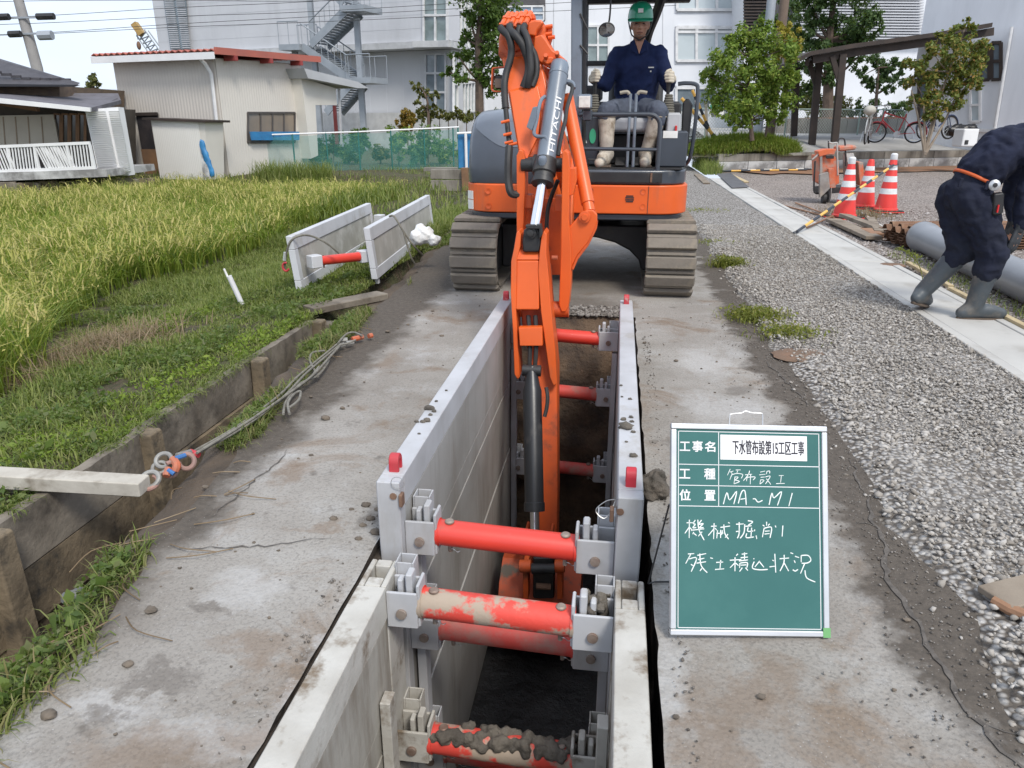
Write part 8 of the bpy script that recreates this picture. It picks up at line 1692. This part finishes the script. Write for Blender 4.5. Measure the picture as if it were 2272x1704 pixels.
# road-side bank weeds
ys_ = rg.uniform(.9, 9.5, 40000); e = lE(ys_); xs_b = e - np.abs(rg.normal(0, .17, len(ys_))) + .05; dn = vnoise(xs_b * 2, ys_, 1.5, 33); k = (dn > .50) & (xs_b < e + .08) & (rg.random(len(ys_)) < np.where(ys_ < 2.6, .26, .5)); x, y = xs_b[k], ys_[k]; n = len(x); tt = np.clip((lE(y) - x) / .34, 0, 1); z = -.01 - .09 * tt - .45 * np.clip((tt - .5) / .3, 0, 1)
v, f = merge([blades(np.stack([x, y, z], -1), rg.uniform(.02, .11, n) * (.5 + .8 * dn[k]), rg.uniform(.003, .007, n) * (1 + .06 * y), rg.uniform(0, 2 * PI, n), np.abs(rg.normal(.75, .4, n)), .8)]); tag(fast('bank_grass', v, f, leafmat('bank_grass', [(.09, .11, .03), (.13, .18, .035), (.20, .22, .07), (.24, .19, .10)], .3)), 'straggling grass along the road edge of the ditch', 'grass', kind='stuff')
k = (dn > .60) & (xs_b < e) & (rg.random(len(ys_)) < .6); x, y = xs_b[k], ys_[k]; n = len(x); tt = np.clip((lE(y) - x) / .34, 0, 1); z = -.0 - .09 * tt - .4 * np.clip((tt - .5) / .3, 0, 1) + rg.uniform(0, .06, n); v, f = diamonds(np.stack([x, y, z], -1), rg.lognormal(math.log(.014), .45, n), rg, .7, 1.6); tag(fast('bank_weeds', v, f, M_weed), 'leafy weeds on the road edge of the ditch', 'weeds', kind='stuff')
# dry runners trailing over the asphalt edge
P_ = []; rr = random.Random(3)
for i in range(34):
    y = rr.uniform(1.0, 2.6) if i < 24 else rr.uniform(2.6, 5); x = float(lE(np.array([y]))[0]) + rr.uniform(-.12, .10); a = rr.uniform(-2.2, 1.2); L = rr.uniform(.06, .22); P_.append([(x, y, .008), (x + .5 * L * math.cos(a), y + .5 * L * math.sin(a), .02), (x + L * math.cos(a + .3), y + L * math.sin(a + .3), .008)])
m = MB(); [m.tube(catmull(p, 4), .0022, 4) for p in P_]; o = m.build('dry_runners', M_dead, smooth=0); tag(o, 'dry brown grass runners trailing onto the asphalt edge', 'grass', kind='stuff')
# verge further back and round the houses
def lotf(x, y): return ~inpoly(x, y, poly)
x = rg.uniform(-15, -2.1, 16000); y = rg.uniform(9.5, 22.5, 16000); k = ~inpoly(x, y, poly) & (x < road_left(y) + .1) & (vnoise(x, y, 1.2, 4) > .35); x, y = x[k], y[k]; n = len(x); v, f = blades(np.stack([x, y, field_z(x, y) * 0 - .05], -1), rg.uniform(.08, .30, n), rg.uniform(.012, .022, n), rg.uniform(0, 2 * PI, n), np.abs(rg.normal(.4, .3, n)), .8); tag(fast('far_grass', v, f, M_grass), 'longer grass around the paddy end and fence foot', 'grass', kind='stuff')
x = rg.uniform(-9.3, -7.4, 1500); y = 18.9 + rg.normal(0, .35, 1500); n = len(x); v, f = blades(np.stack([x, y, x * 0 - .05], -1), rg.uniform(.2, .6, n), rg.uniform(.012, .02, n), rg.uniform(0, 2 * PI, n), np.abs(rg.normal(.35, .2, n)), .8); tag(fast('tall_weeds', v, f, M_grass), 'tall green weeds at the foot of the net fence', 'weeds', kind='stuff')
# single weeds on the gravel
def clump(label, px_, py_, r, n, h, mat, z=.0):
    c = G(px_, py_, z); x = c.x + rg.normal(0, r, n); y = c.y + rg.normal(0, r * .8, n); A_ = blades(np.stack([x, y, x * 0 + z], -1), rg.uniform(.4, 1.1, n) * h, rg.uniform(.004, .009, n), rg.uniform(0, 2 * PI, n), np.abs(rg.normal(.55, .35, n)), .8)
    nl = n; Pl = np.stack([c.x + rg.normal(0, r, nl), c.y + rg.normal(0, r * .8, nl), z + rg.uniform(.2, 1, nl) * h * .8], -1); v, f = merge([A_, diamonds(Pl, rg.uniform(.010, .020, nl), rg, .5, 1.8)]); return tag(fast('weed_clump', v, f, mat), label, 'weed', 'weeds on the gravel')
M_yw = leafmat('yellowish_weed', [(.13, .16, .03), (.20, .22, .04), (.27, .25, .07)], .35)
clump('round green weed clump in gravel beside right track', 1615, 592, .075, 420, .13, M_yw); clump('wide green weed clump between asphalt and gravel stones', 1678, 708, .10, 520, .10, M_yw); clump('ragged weed clump next to the rusty soil patch', 1752, 745, .10, 360, .08, M_yw); clump('thin dry weeds at the gravel behind right track', 1590, 540, .12, 160, .05, M_yw); clump('low weeds near the end of excavator track', 1560, 470, .2, 160, .06, M_yw)
gs = G(2050, 640, .0); m = MB(); m.tube(catmull([gs, AY(2040, 590, gs.y), AY(2012, 560, gs.y - .02), AY(1990, 552, gs.y - .03)], 5), .004, 5); gk = m.build('grass_stalk', M_yw); tag(gk, 'seeding grass stalk arching beside the grey pipe', 'grass stalk')
P = np.array([tuple(AY(1990 + 4 * i, 552 + .9 * i * (1 if i < 6 else 1.6), gs.y - .03)) for i in range(13)]); P = np.repeat(P, 4, 0) + rg.normal(0, .012, (52, 3)); v, f = diamonds(P, np.full(52, .014), rg, 0, 2.4); fast('seed_head', v, f, M_yw, gk)
n = 500; x = rg.uniform(2.9, 3.15, n); y = rg.uniform(4.5, 8.5, n); v, f = blades(np.stack([x, y, x * 0], -1), rg.uniform(.03, .12, n), rg.uniform(.004, .008, n), rg.uniform(0, 2 * PI, n), np.abs(rg.normal(.6, .3, n)), .8); tag(fast('pipe_side_grass', v, f, M_grass), 'sparse grass between drain and grey pipe', 'grass', kind='stuff')
n = 700; c = G(1900, 478); x = c.x + rg.normal(0, .25, n); y = c.y + rg.normal(0, .3, n); v, f = blades(np.stack([x, y, x * 0], -1), rg.uniform(.05, .2, n), rg.uniform(.005, .01, n), rg.uniform(0, 2 * PI, n), np.abs(rg.normal(.9, .4, n)), .8); tag(fast('straw_litter', v, f, M_dead), 'dry straw litter around the timber scraps and cones', 'straw', kind='stuff')
# ---- loose stones
t_ = (1 + 5 ** .5) / 2; ICO = np.array([(-1, t_, 0), (1, t_, 0), (-1, -t_, 0), (1, -t_, 0), (0, -1, t_), (0, 1, t_), (0, -1, -t_), (0, 1, -t_), (t_, 0, -1), (t_, 0, 1), (-t_, 0, -1), (-t_, 0, 1)]); ICO /= np.linalg.norm(ICO[0]); IF = np.array([(0, 11, 5), (0, 5, 1), (0, 1, 7), (0, 7, 10), (0, 10, 11), (1, 5, 9), (5, 11, 4), (11, 10, 2), (10, 7, 6), (7, 1, 8), (3, 9, 4), (3, 4, 2), (3, 2, 6), (3, 6, 8), (3, 8, 9), (4, 9, 5), (2, 4, 11), (6, 2, 10), (8, 6, 7), (9, 8, 1)])
def stones(name, x, y, z, r, mat, label, rng):
    n = len(x); v = ICO[None] * (1 + rng.uniform(-.42, .34, (n, 12, 1))) * np.stack([rng.uniform(.8, 1.35, n), rng.uniform(.7, 1.15, n), rng.uniform(.5, .85, n)], -1)[:, None] * r[:, None, None]
    a = rng.uniform(0, 2 * PI, n); c, s = np.cos(a)[:, None], np.sin(a)[:, None]; tl = rng.normal(0, .35, n)[:, None]
    X = v[:, :, 0] * c - v[:, :, 1] * s; Y = v[:, :, 0] * s + v[:, :, 1] * c; Z = v[:, :, 2] + X * tl; v = np.stack([X + x[:, None], Y + y[:, None], Z + z[:, None]], -1); f = (np.arange(n)[:, None, None] * 12 + IF[None]).reshape(-1, 3)
    return tag(fast(name, v.reshape(-1, 3), f, mat), label, 'gravel', kind='stuff')
def stonemat(name, cols):
    m, nt, b = new_mat(name); g = nt.nodes.new('ShaderNodeNewGeometry'); n = len(cols); col = ramp(nt, g.outputs['Random Per Island'], [(i / (n - 1), c) for i, c in enumerate(cols)]); v = coords(nt); col = mixc(nt, ramp(nt, noise(nt, v, 60, 4), [(.4, 0.0), (.7, .35)]), col, (.16, .14, .12)); nt.links.new(col, b.inputs['Base Color']); b.inputs['Roughness'].default_value = .9; b.inputs['Specular IOR Level'].default_value = .25; bump(nt, noise(nt, v, 120, 4), b, .4, .003); return m
M_st = stonemat('pale_stone', [(.19, .168, .142), (.31, .283, .248), (.38, .352, .315), (.43, .405, .37), (.50, .475, .44)]); M_st2 = stonemat('yard_stone', [(.20, .17, .15), (.33, .29, .265), (.42, .385, .36), (.50, .47, .45)])
M_st3 = stonemat('dark_rubble', [(.07, .06, .052), (.13, .115, .10), (.20, .18, .16), (.28, .26, .235)]); rs = np.random.default_rng(21); n = 52000; y = 1.2 + 9.5 * rs.random(n) ** 1.25; x = rs.uniform(.96, 2.255, n); e = rE(y); edge = np.clip((x - e + .04) / .22, 0, 1); k = rs.random(n) < np.where(x < e - .04, .015, .06 + .94 * edge ** 1.5); x, y = x[k], y[k]; n = len(x); r = np.clip(rs.lognormal(math.log(.0058), .42, n), .0025, .016) * np.where((x - rE(y)) < .20, 1.25, 1.0); stones('loose_gravel', x, y, .024 + rs.uniform(-.008, .006, n) * 1 - .02 * (x < rE(y)) , r, M_st, 'pale crushed stone gravel between road and drain', rs)
n = 9000; y = 4.2 + 9 * rs.random(n) ** 1.2; x = 2.83 + 5.0 * rs.random(n) ** 1.3; k = np.degrees(np.arctan2(x, y)) < 34; x, y = x[k], y[k]; n = len(x); stones('yard_stones', x, y, x * 0 + .0, np.clip(rs.lognormal(math.log(.011), .35, n), .005, .028), M_st2, 'brownish loose stones covering the yard', rs)
n = 1500; y = 1.2 + 5 * rs.random(n); x = rE(y) - np.abs(rs.normal(0, .14, n)); stones('edge_pebbles', x, y, x * 0 + .003, rs.uniform(.002, .005, n), M_st3, 'small pebbles on the dark asphalt edge', rs)
n = 700; x = rs.uniform(TX0 + .1, TX1 - .1, n); y = TY1 + .30 * rs.random(n) - .02; stones('rubble', x, y, x * 0 + .006, rs.uniform(.006, .022, n), M_st3, 'broken grey rubble at the trench far end', rs)
n = 500; x = np.concatenate([rs.normal(-.82, .035, n // 2), rs.uniform(.2, .25, n // 2)]); y = rs.uniform(1.2, 4.9, n); k = (x < TX0 - .004) | (x > TX1 + .004); stones('cut_edge_crumbs', x[k], y[k], x[k] * 0 + .003, rs.uniform(.002, .006, k.sum()), M_st3, 'asphalt crumbs along the trench cut', rs)
# ---- trees and shrubs
M_bark = pm('brown_bark', (.14, .10, .075), .95, (.09, .065, .05), 5, bmp=.8, bscale=20, bdist=.02); M_palebark = pm('pale_bark', (.27, .22, .17), .9, (.20, .16, .12), 6, bmp=.4)
def tree(name, label, cat, base, D, blobs, n, leaf, mat, trunk, r0, limbs=True, group=None, elong=1.8, depth=.9, bark=None, seed=0):
    """blobs: (px, py, radius px) of foliage masses seen in the photo, spread in depth round distance D"""
    rg2 = np.random.default_rng(seed + 100); t = thing(name, label, cat, tuple(base), group); sc = D / F * 1.06; rr = random.Random(seed)
    C = []; 
    for (x, y, r) in blobs:
        R = r * sc; C.append((AV(x, y, D + rr.uniform(-depth, depth) * R * 1.2), R))
    tp = [AV(x, y, D) for x, y in trunk]; tp[0] = Vector(base); k = len(tp); bk = MB(); bk.tube(catmull(tp, 4), [r0 * (1 - .75 * i / (4 * (k - 1))) for i in range(4 * (k - 1) + 1)], 8); tr_ = bk.build('trunk', bark or M_bark, t)
    if limbs:
        for c, R in C:
            a = min(tp[1:] if len(tp) > 2 else tp, key=lambda p: (p - c).length + max(0, (p.z - c.z)) * 1.5); mid = a.lerp(c, .5) - V(0, 0, .10 * (c - a).length) * (.5 if c.z > a.z else -.3); MB().tube(catmull([a, mid, c], 4), [r0 * .32 * (1 - .08 * i) for i in range(9)], 5).build('limb', bark or M_bark, tr_)
    tot = sum(R * R for _, R in C); Ps, Ns = [], []
    for c, R in C:
        m_ = int(n * 1.05 * R * R / tot); sub = max(6, m_ // 42); d = rg2.normal(size=(sub, 3)); d /= np.linalg.norm(d, axis=1)[:, None]; cc = np.array(c) + d * R * 1.16 * (rg2.random((sub, 1)) ** .5) * np.array([1, 1, .85]); ii = rg2.integers(0, sub, m_); dd = rg2.normal(size=(m_, 3)); p = cc[ii] + dd * R * .15; Ps.append(p); q = p - np.array(c); Ns.append(q / (np.linalg.norm(q, axis=1)[:, None] + 1e-6))
    P = np.concatenate(Ps); v, f = diamonds(P, rg2.uniform(.6, 1.2, len(P)) * leaf * .8, rg2, .35, elong, np.concatenate(Ns) * .8); fast('crown', v, f, mat, t); return t
M_lf_dark = leafmat('pine_green', [(.03, .065, .02), (.05, .095, .028), (.085, .135, .04)], .25); M_lf_mid = leafmat('broadleaf_green', [(.05, .10, .02), (.085, .15, .028), (.14, .21, .045)], .3); M_lf_bush = leafmat('bush_green', [(.08, .14, .02), (.13, .21, .03), (.19, .28, .045), (.28, .32, .06)], .35); M_lf_aut = leafmat('olive_autumn_leaf', [(.08, .12, .03), (.12, .165, .035), (.17, .20, .045), (.24, .22, .05), (.32, .18, .05)], .3); M_lf_yel = leafmat('yellow_leaf', [(.30, .27, .04), (.38, .32, .05), (.30, .22, .04)], .35); M_lf_or = leafmat('orange_bush_leaf', [(.24, .13, .025), (.30, .18, .03), (.16, .14, .03)], .3); M_lf_hedge = leafmat('hedge_leaf', [(.07, .08, .02), (.11, .12, .025), (.17, .14, .035)], .25)
def gp(x, y, D, z=0): p = AV(x, y, D); return (p.x, p.y, z)
tree('camphor_tree', 'tall clumpy evergreen beside the grey office block', 'tree', gp(1064, 255, 34, .6), 34, [(1085, -60, 60), (1045, -20, 36), (1095, 10, 42), (1042, 40, 20), (1082, 55, 34), (1112, 45, 24), (1028, 80, 17), (1070, 90, 28), (1104, 95, 26), (1018, 126, 18), (1058, 125, 26), (1092, 135, 24), (996, 160, 15), (1030, 170, 20), (1078, 175, 24), (1098, 195, 22), (1060, 160, 14)], 13000, .115, M_lf_mid, [(1063, 255), (1063, 180), (1061, 100), (1066, 20), (1070, -60)], .21, seed=1)
tree('garden_pine', 'small layered garden pine in front of office block', 'tree', gp(950, 275, 32, .8), 32, [(925, 190, 11), (945, 205, 13), (965, 215, 10), (925, 225, 9), (940, 245, 11), (932, 262, 9), (958, 235, 8)], 1500, .085, M_lf_hedge, [(952, 275), (950, 240), (945, 215), (935, 195)], .07, seed=2)
tree('camphor_tree', 'tall dark pine behind the carport posts', 'tree', gp(1840, 262, 35, .9), 35, [(1860, -40, 45), (1905, -30, 40), (1810, -20, 32), (1808, 28, 26), (1850, 55, 28), (1900, 60, 30), (1930, 45, 26), (1880, 95, 28), (1925, 85, 24), (1830, 105, 24), (1800, 95, 22), (1860, 130, 26), (1905, 125, 24), (1815, 145, 24), (1790, 60, 20), (1840, 170, 22)], 13000, .125, M_lf_dark, [(1834, 262), (1838, 180), (1840, 90), (1850, 0), (1855, -60)], .26, seed=3)
tree('camphor_tree', 'dark tree mass behind the two poles', 'tree', gp(1740, 262, 38, .9), 38, [(1700, 60, 26), (1735, 50, 26), (1760, 90, 28), (1720, 110, 30), (1765, 150, 28), (1730, 170, 28), (1780, 200, 26), (1750, 20, 22)], 7000, .13, M_lf_dark, [(1745, 262), (1745, 160), (1740, 60)], .2, seed=4)
tree('young_pine', 'low spreading pine seen through the carport', 'tree', gp(1945, 262, 34, .9), 34, [(1920, 165, 16), (1945, 135, 16), (1970, 150, 18), (1955, 175, 20), (1990, 170, 16), (1930, 190, 14), (1975, 190, 14), (2002, 140, 14)], 3800, .10, M_lf_dark, [(1946, 262), (1945, 210), (1950, 150)], .10, seed=5)
mb = AV(1668, 318, 22.6)
tree('bushy_tree', 'bright green bushy tree growing on grass mound', 'tree', (mb.x, mb.y, .85), 22.6, [(1690, 66, 20), (1640, 95, 32), (1690, 105, 34), (1735, 110, 28), (1610, 140, 30), (1655, 155, 36), (1710, 160, 34), (1748, 165, 26), (1575, 170, 20), (1600, 200, 32), (1650, 215, 34), (1705, 215, 32), (1745, 215, 22), (1615, 245, 26), (1665, 255, 28), (1715, 255, 22), (1640, 275, 16), (1625, 100, 18)], 15000, .075, M_lf_bush, [(1668, 308), (1665, 265), (1660, 200), (1670, 130)], .07, elong=2.0, seed=6)
tree('yellowing_shrub', 'yellow leaved branch mass above the bushy tree', 'tree', (mb.x + .5, mb.y + .8, .9), 23.6, [(1735, 60, 14), (1755, 75, 16), (1770, 100, 16), (1735, 95, 16), (1760, 125, 14), (1725, 130, 14)], 1900, .07, M_lf_yel, [(1700, 290), (1715, 200), (1740, 110)], .04, seed=7)
tb_ = AV(2055, 326, 21.6)
tree('young_tree', 'young olive and orange leaved tree beside carport', 'tree', (tb_.x, tb_.y, .55), 21.8, [(2140, 70, 18), (2095, 85, 18), (2120, 105, 26), (2165, 105, 22), (2070, 115, 20), (2050, 145, 20), (2095, 145, 26), (2140, 150, 28), (2175, 140, 18), (2030, 180, 18), (2065, 185, 24), (2110, 190, 26), (2150, 185, 20), (2020, 225, 16), (2075, 225, 22), (2120, 225, 20), (2050, 255, 14), (2085, 262, 14), (2012, 140, 14), (2145, 45, 8)], 9000, .075, M_lf_aut, [(2053, 322), (2075, 250), (2105, 160), (2135, 80)], .055, elong=1.9, bark=M_palebark, seed=8)
for i, (xa, xb, yb) in enumerate(((2050, 2022, 200), (2056, 2088, 190), (2058, 2120, 215), (2048, 2048, 210))): MB().tube(catmull([Vector((tb_.x, tb_.y, .5)), AV((xa + xb) / 2 + 3, (322 + yb) / 2 + 8, 21.7), AV(xb, yb, 21.8)], 5), [.042 - .0025 * k for k in range(11)], 7).build('stem', M_palebark, bpy.data.objects['young_tree'])
tree('far_conifer', 'tiny far cone shaped conifer above the low roofs', 'tree', gp(207, 262, 70, 0), 70, [(206, 165, 5), (206, 175, 8), (207, 186, 11), (208, 196, 13)], 900, .22, leafmat('far_conifer_leaf', [(.06, .08, .02), (.10, .11, .03), (.13, .12, .04)], .2), [(207, 262), (207, 200), (206, 165)], .2, False, seed=9)
tree('round_hedge', 'clipped round hedge rising behind the engine hood', 'hedge', gp(1120, 285, 31, .5), 31, [(1105, 262, 16), (1125, 258, 18), (1145, 262, 16), (1170, 262, 16), (1040, 264, 12), (1062, 262, 12)], 4200, .07, M_lf_hedge, [(1120, 290), (1120, 262)], .05, False, seed=10)
tree('orange_shrub', 'rounded orange leaved shrub near the net fence', 'shrub', gp(903, 285, 30, .5), 30, [(902, 252, 13), (896, 268, 14), (914, 262, 13), (905, 278, 13)], 2200, .07, M_lf_or, [(903, 290), (903, 262)], .04, False, seed=11)
tree('clipped_hedge', 'brownish clipped hedge behind the carport fence', 'hedge', gp(1825, 275, 36, .9), 36, [(1785, 232, 18), (1810, 228, 20), (1838, 230, 20), (1865, 234, 18), (1795, 248, 16), (1830, 248, 18), (1862, 250, 16)], 4800, .085, M_lf_hedge, [(1825, 262), (1825, 240)], .05, False, seed=12)
for i, (x, y, r, cc) in enumerate(((740, 318, 26, M_lf_mid), (800, 305, 20, M_lf_mid), (775, 330, 20, M_lf_bush), (885, 305, 26, M_lf_bush), (950, 310, 28, M_lf_mid), (985, 322, 22, M_lf_bush), (700, 335, 16, M_lf_mid), (600, 345, 14, M_lf_mid), (845, 335, 14, M_lf_hedge), (925, 335, 18, M_lf_mid))):
    D_ = 24.5 + (i % 3) * .8; tree('garden_shrub', ['leafy shrub seen through the green net', 'pale leafy shrub seen through the green net', 'brownish shrub seen through the green net'][0 if cc is M_lf_mid else 1 if cc is M_lf_bush else 2], 'shrub', gp(x, 372, D_, 0), D_, [(x, y, r), (x - r * .6, y + r * .5, r * .7), (x + r * .6, y + r * .6, r * .7), (x, y + r * 1.1, r * .8)], 1300, .085, cc, [(x, 368), (x, y)], .03, False, 'garden shrubs behind the net', seed=20 + i)
for i in range(6):
    x = 935 + i * 20; tree('low_hedge_plant', 'low clipped plant in the row before the office block', 'shrub', gp(x, 275, 32.5, .7), 32.5, [(x, 250 + (i % 2) * 5, 11), (x + 7, 256, 9)], 500, .075, M_lf_hedge, [(x, 278), (x, 255)], .03, False, 'low plants before the office block', seed=40 + i)
for i, x in enumerate((1900, 1935, 1985, 2005)): tree('garden_plant', 'dark rounded plant behind the fence near carport', 'shrub', gp(x, 268, 36, .9), 36, [(x, 240 - (i % 2) * 6, 15), (x + 10, 250, 12), (x - 10, 252, 12)], 900, .09, M_lf_dark, [(x, 262), (x, 245)], .04, False, 'dark plants behind the fence', seed=60 + i)
# ---- grass mound at the corner of the plot
mcn = AV(1662, 326, 23.3); gx, gy = np.meshgrid(np.linspace(-1.9, 1.75, 24), np.linspace(-.75, 1.9, 16)); rr_ = np.clip(1 - (gx / 1.9) ** 2 - ((gy - .5) / 1.35) ** 2, 0, 1); gX, gY = mcn.x + gx * .99 - gy * .1, mcn.y + gy + gx * .42; sheet_z = .42 + .50 * rr_ ** .6 * (.8 + .4 * fbm(gX, gY, 1, 3)); struct(sheet('grass_mound', gX, gY, sheet_z, M_field))
n = 13000; u = rg.uniform(-1.85, 1.7, n); w_ = rg.uniform(-.75, 1.2, n); k = (u / 1.9) ** 2 + ((w_ - .5) / 1.35) ** 2 < 1; u, w_ = u[k], w_[k]; n = len(u); x = mcn.x + u * .99 - w_ * .1; y = mcn.y + w_ + u * .42; z = .42 + .50 * np.clip(1 - (u / 1.9) ** 2 - ((w_ - .5) / 1.35) ** 2, 0, 1) ** .6 * (.8 + .4 * fbm(x, y, 1, 3)) - .03
v, f = blades(np.stack([x, y, z], -1), rg.uniform(.12, .34, n), rg.uniform(.012, .022, n), rg.uniform(-2.4, -.7, n), np.abs(rg.normal(.8, .4, n)), .9); tag(fast('mound_grass', v, f, leafmat('mound_grass', [(.09, .15, .02), (.15, .22, .03), (.22, .28, .045), (.28, .27, .07)], .35)), 'long drooping grass covering the mound at wall end', 'grass', kind='stuff')
n = 1600; a_ = rg.uniform(.2, 3.2, n); o_ = rg.uniform(-2.0, .1, n); x = np.array([(WA + WBK * 0).x] * n) - rg.uniform(.0, .5, n); y = WA.y + rg.uniform(-1.5, 2.5, n); v, f = blades(np.stack([x, y, x * 0], -1), rg.uniform(.15, .5, n), rg.uniform(.012, .02, n), rg.uniform(0, 2 * PI, n), np.abs(rg.normal(.4, .3, n)), .8); tag(fast('wall_end_grass', v, f, M_grass), 'green grass tuft hanging at the block wall end', 'grass', kind='stuff')
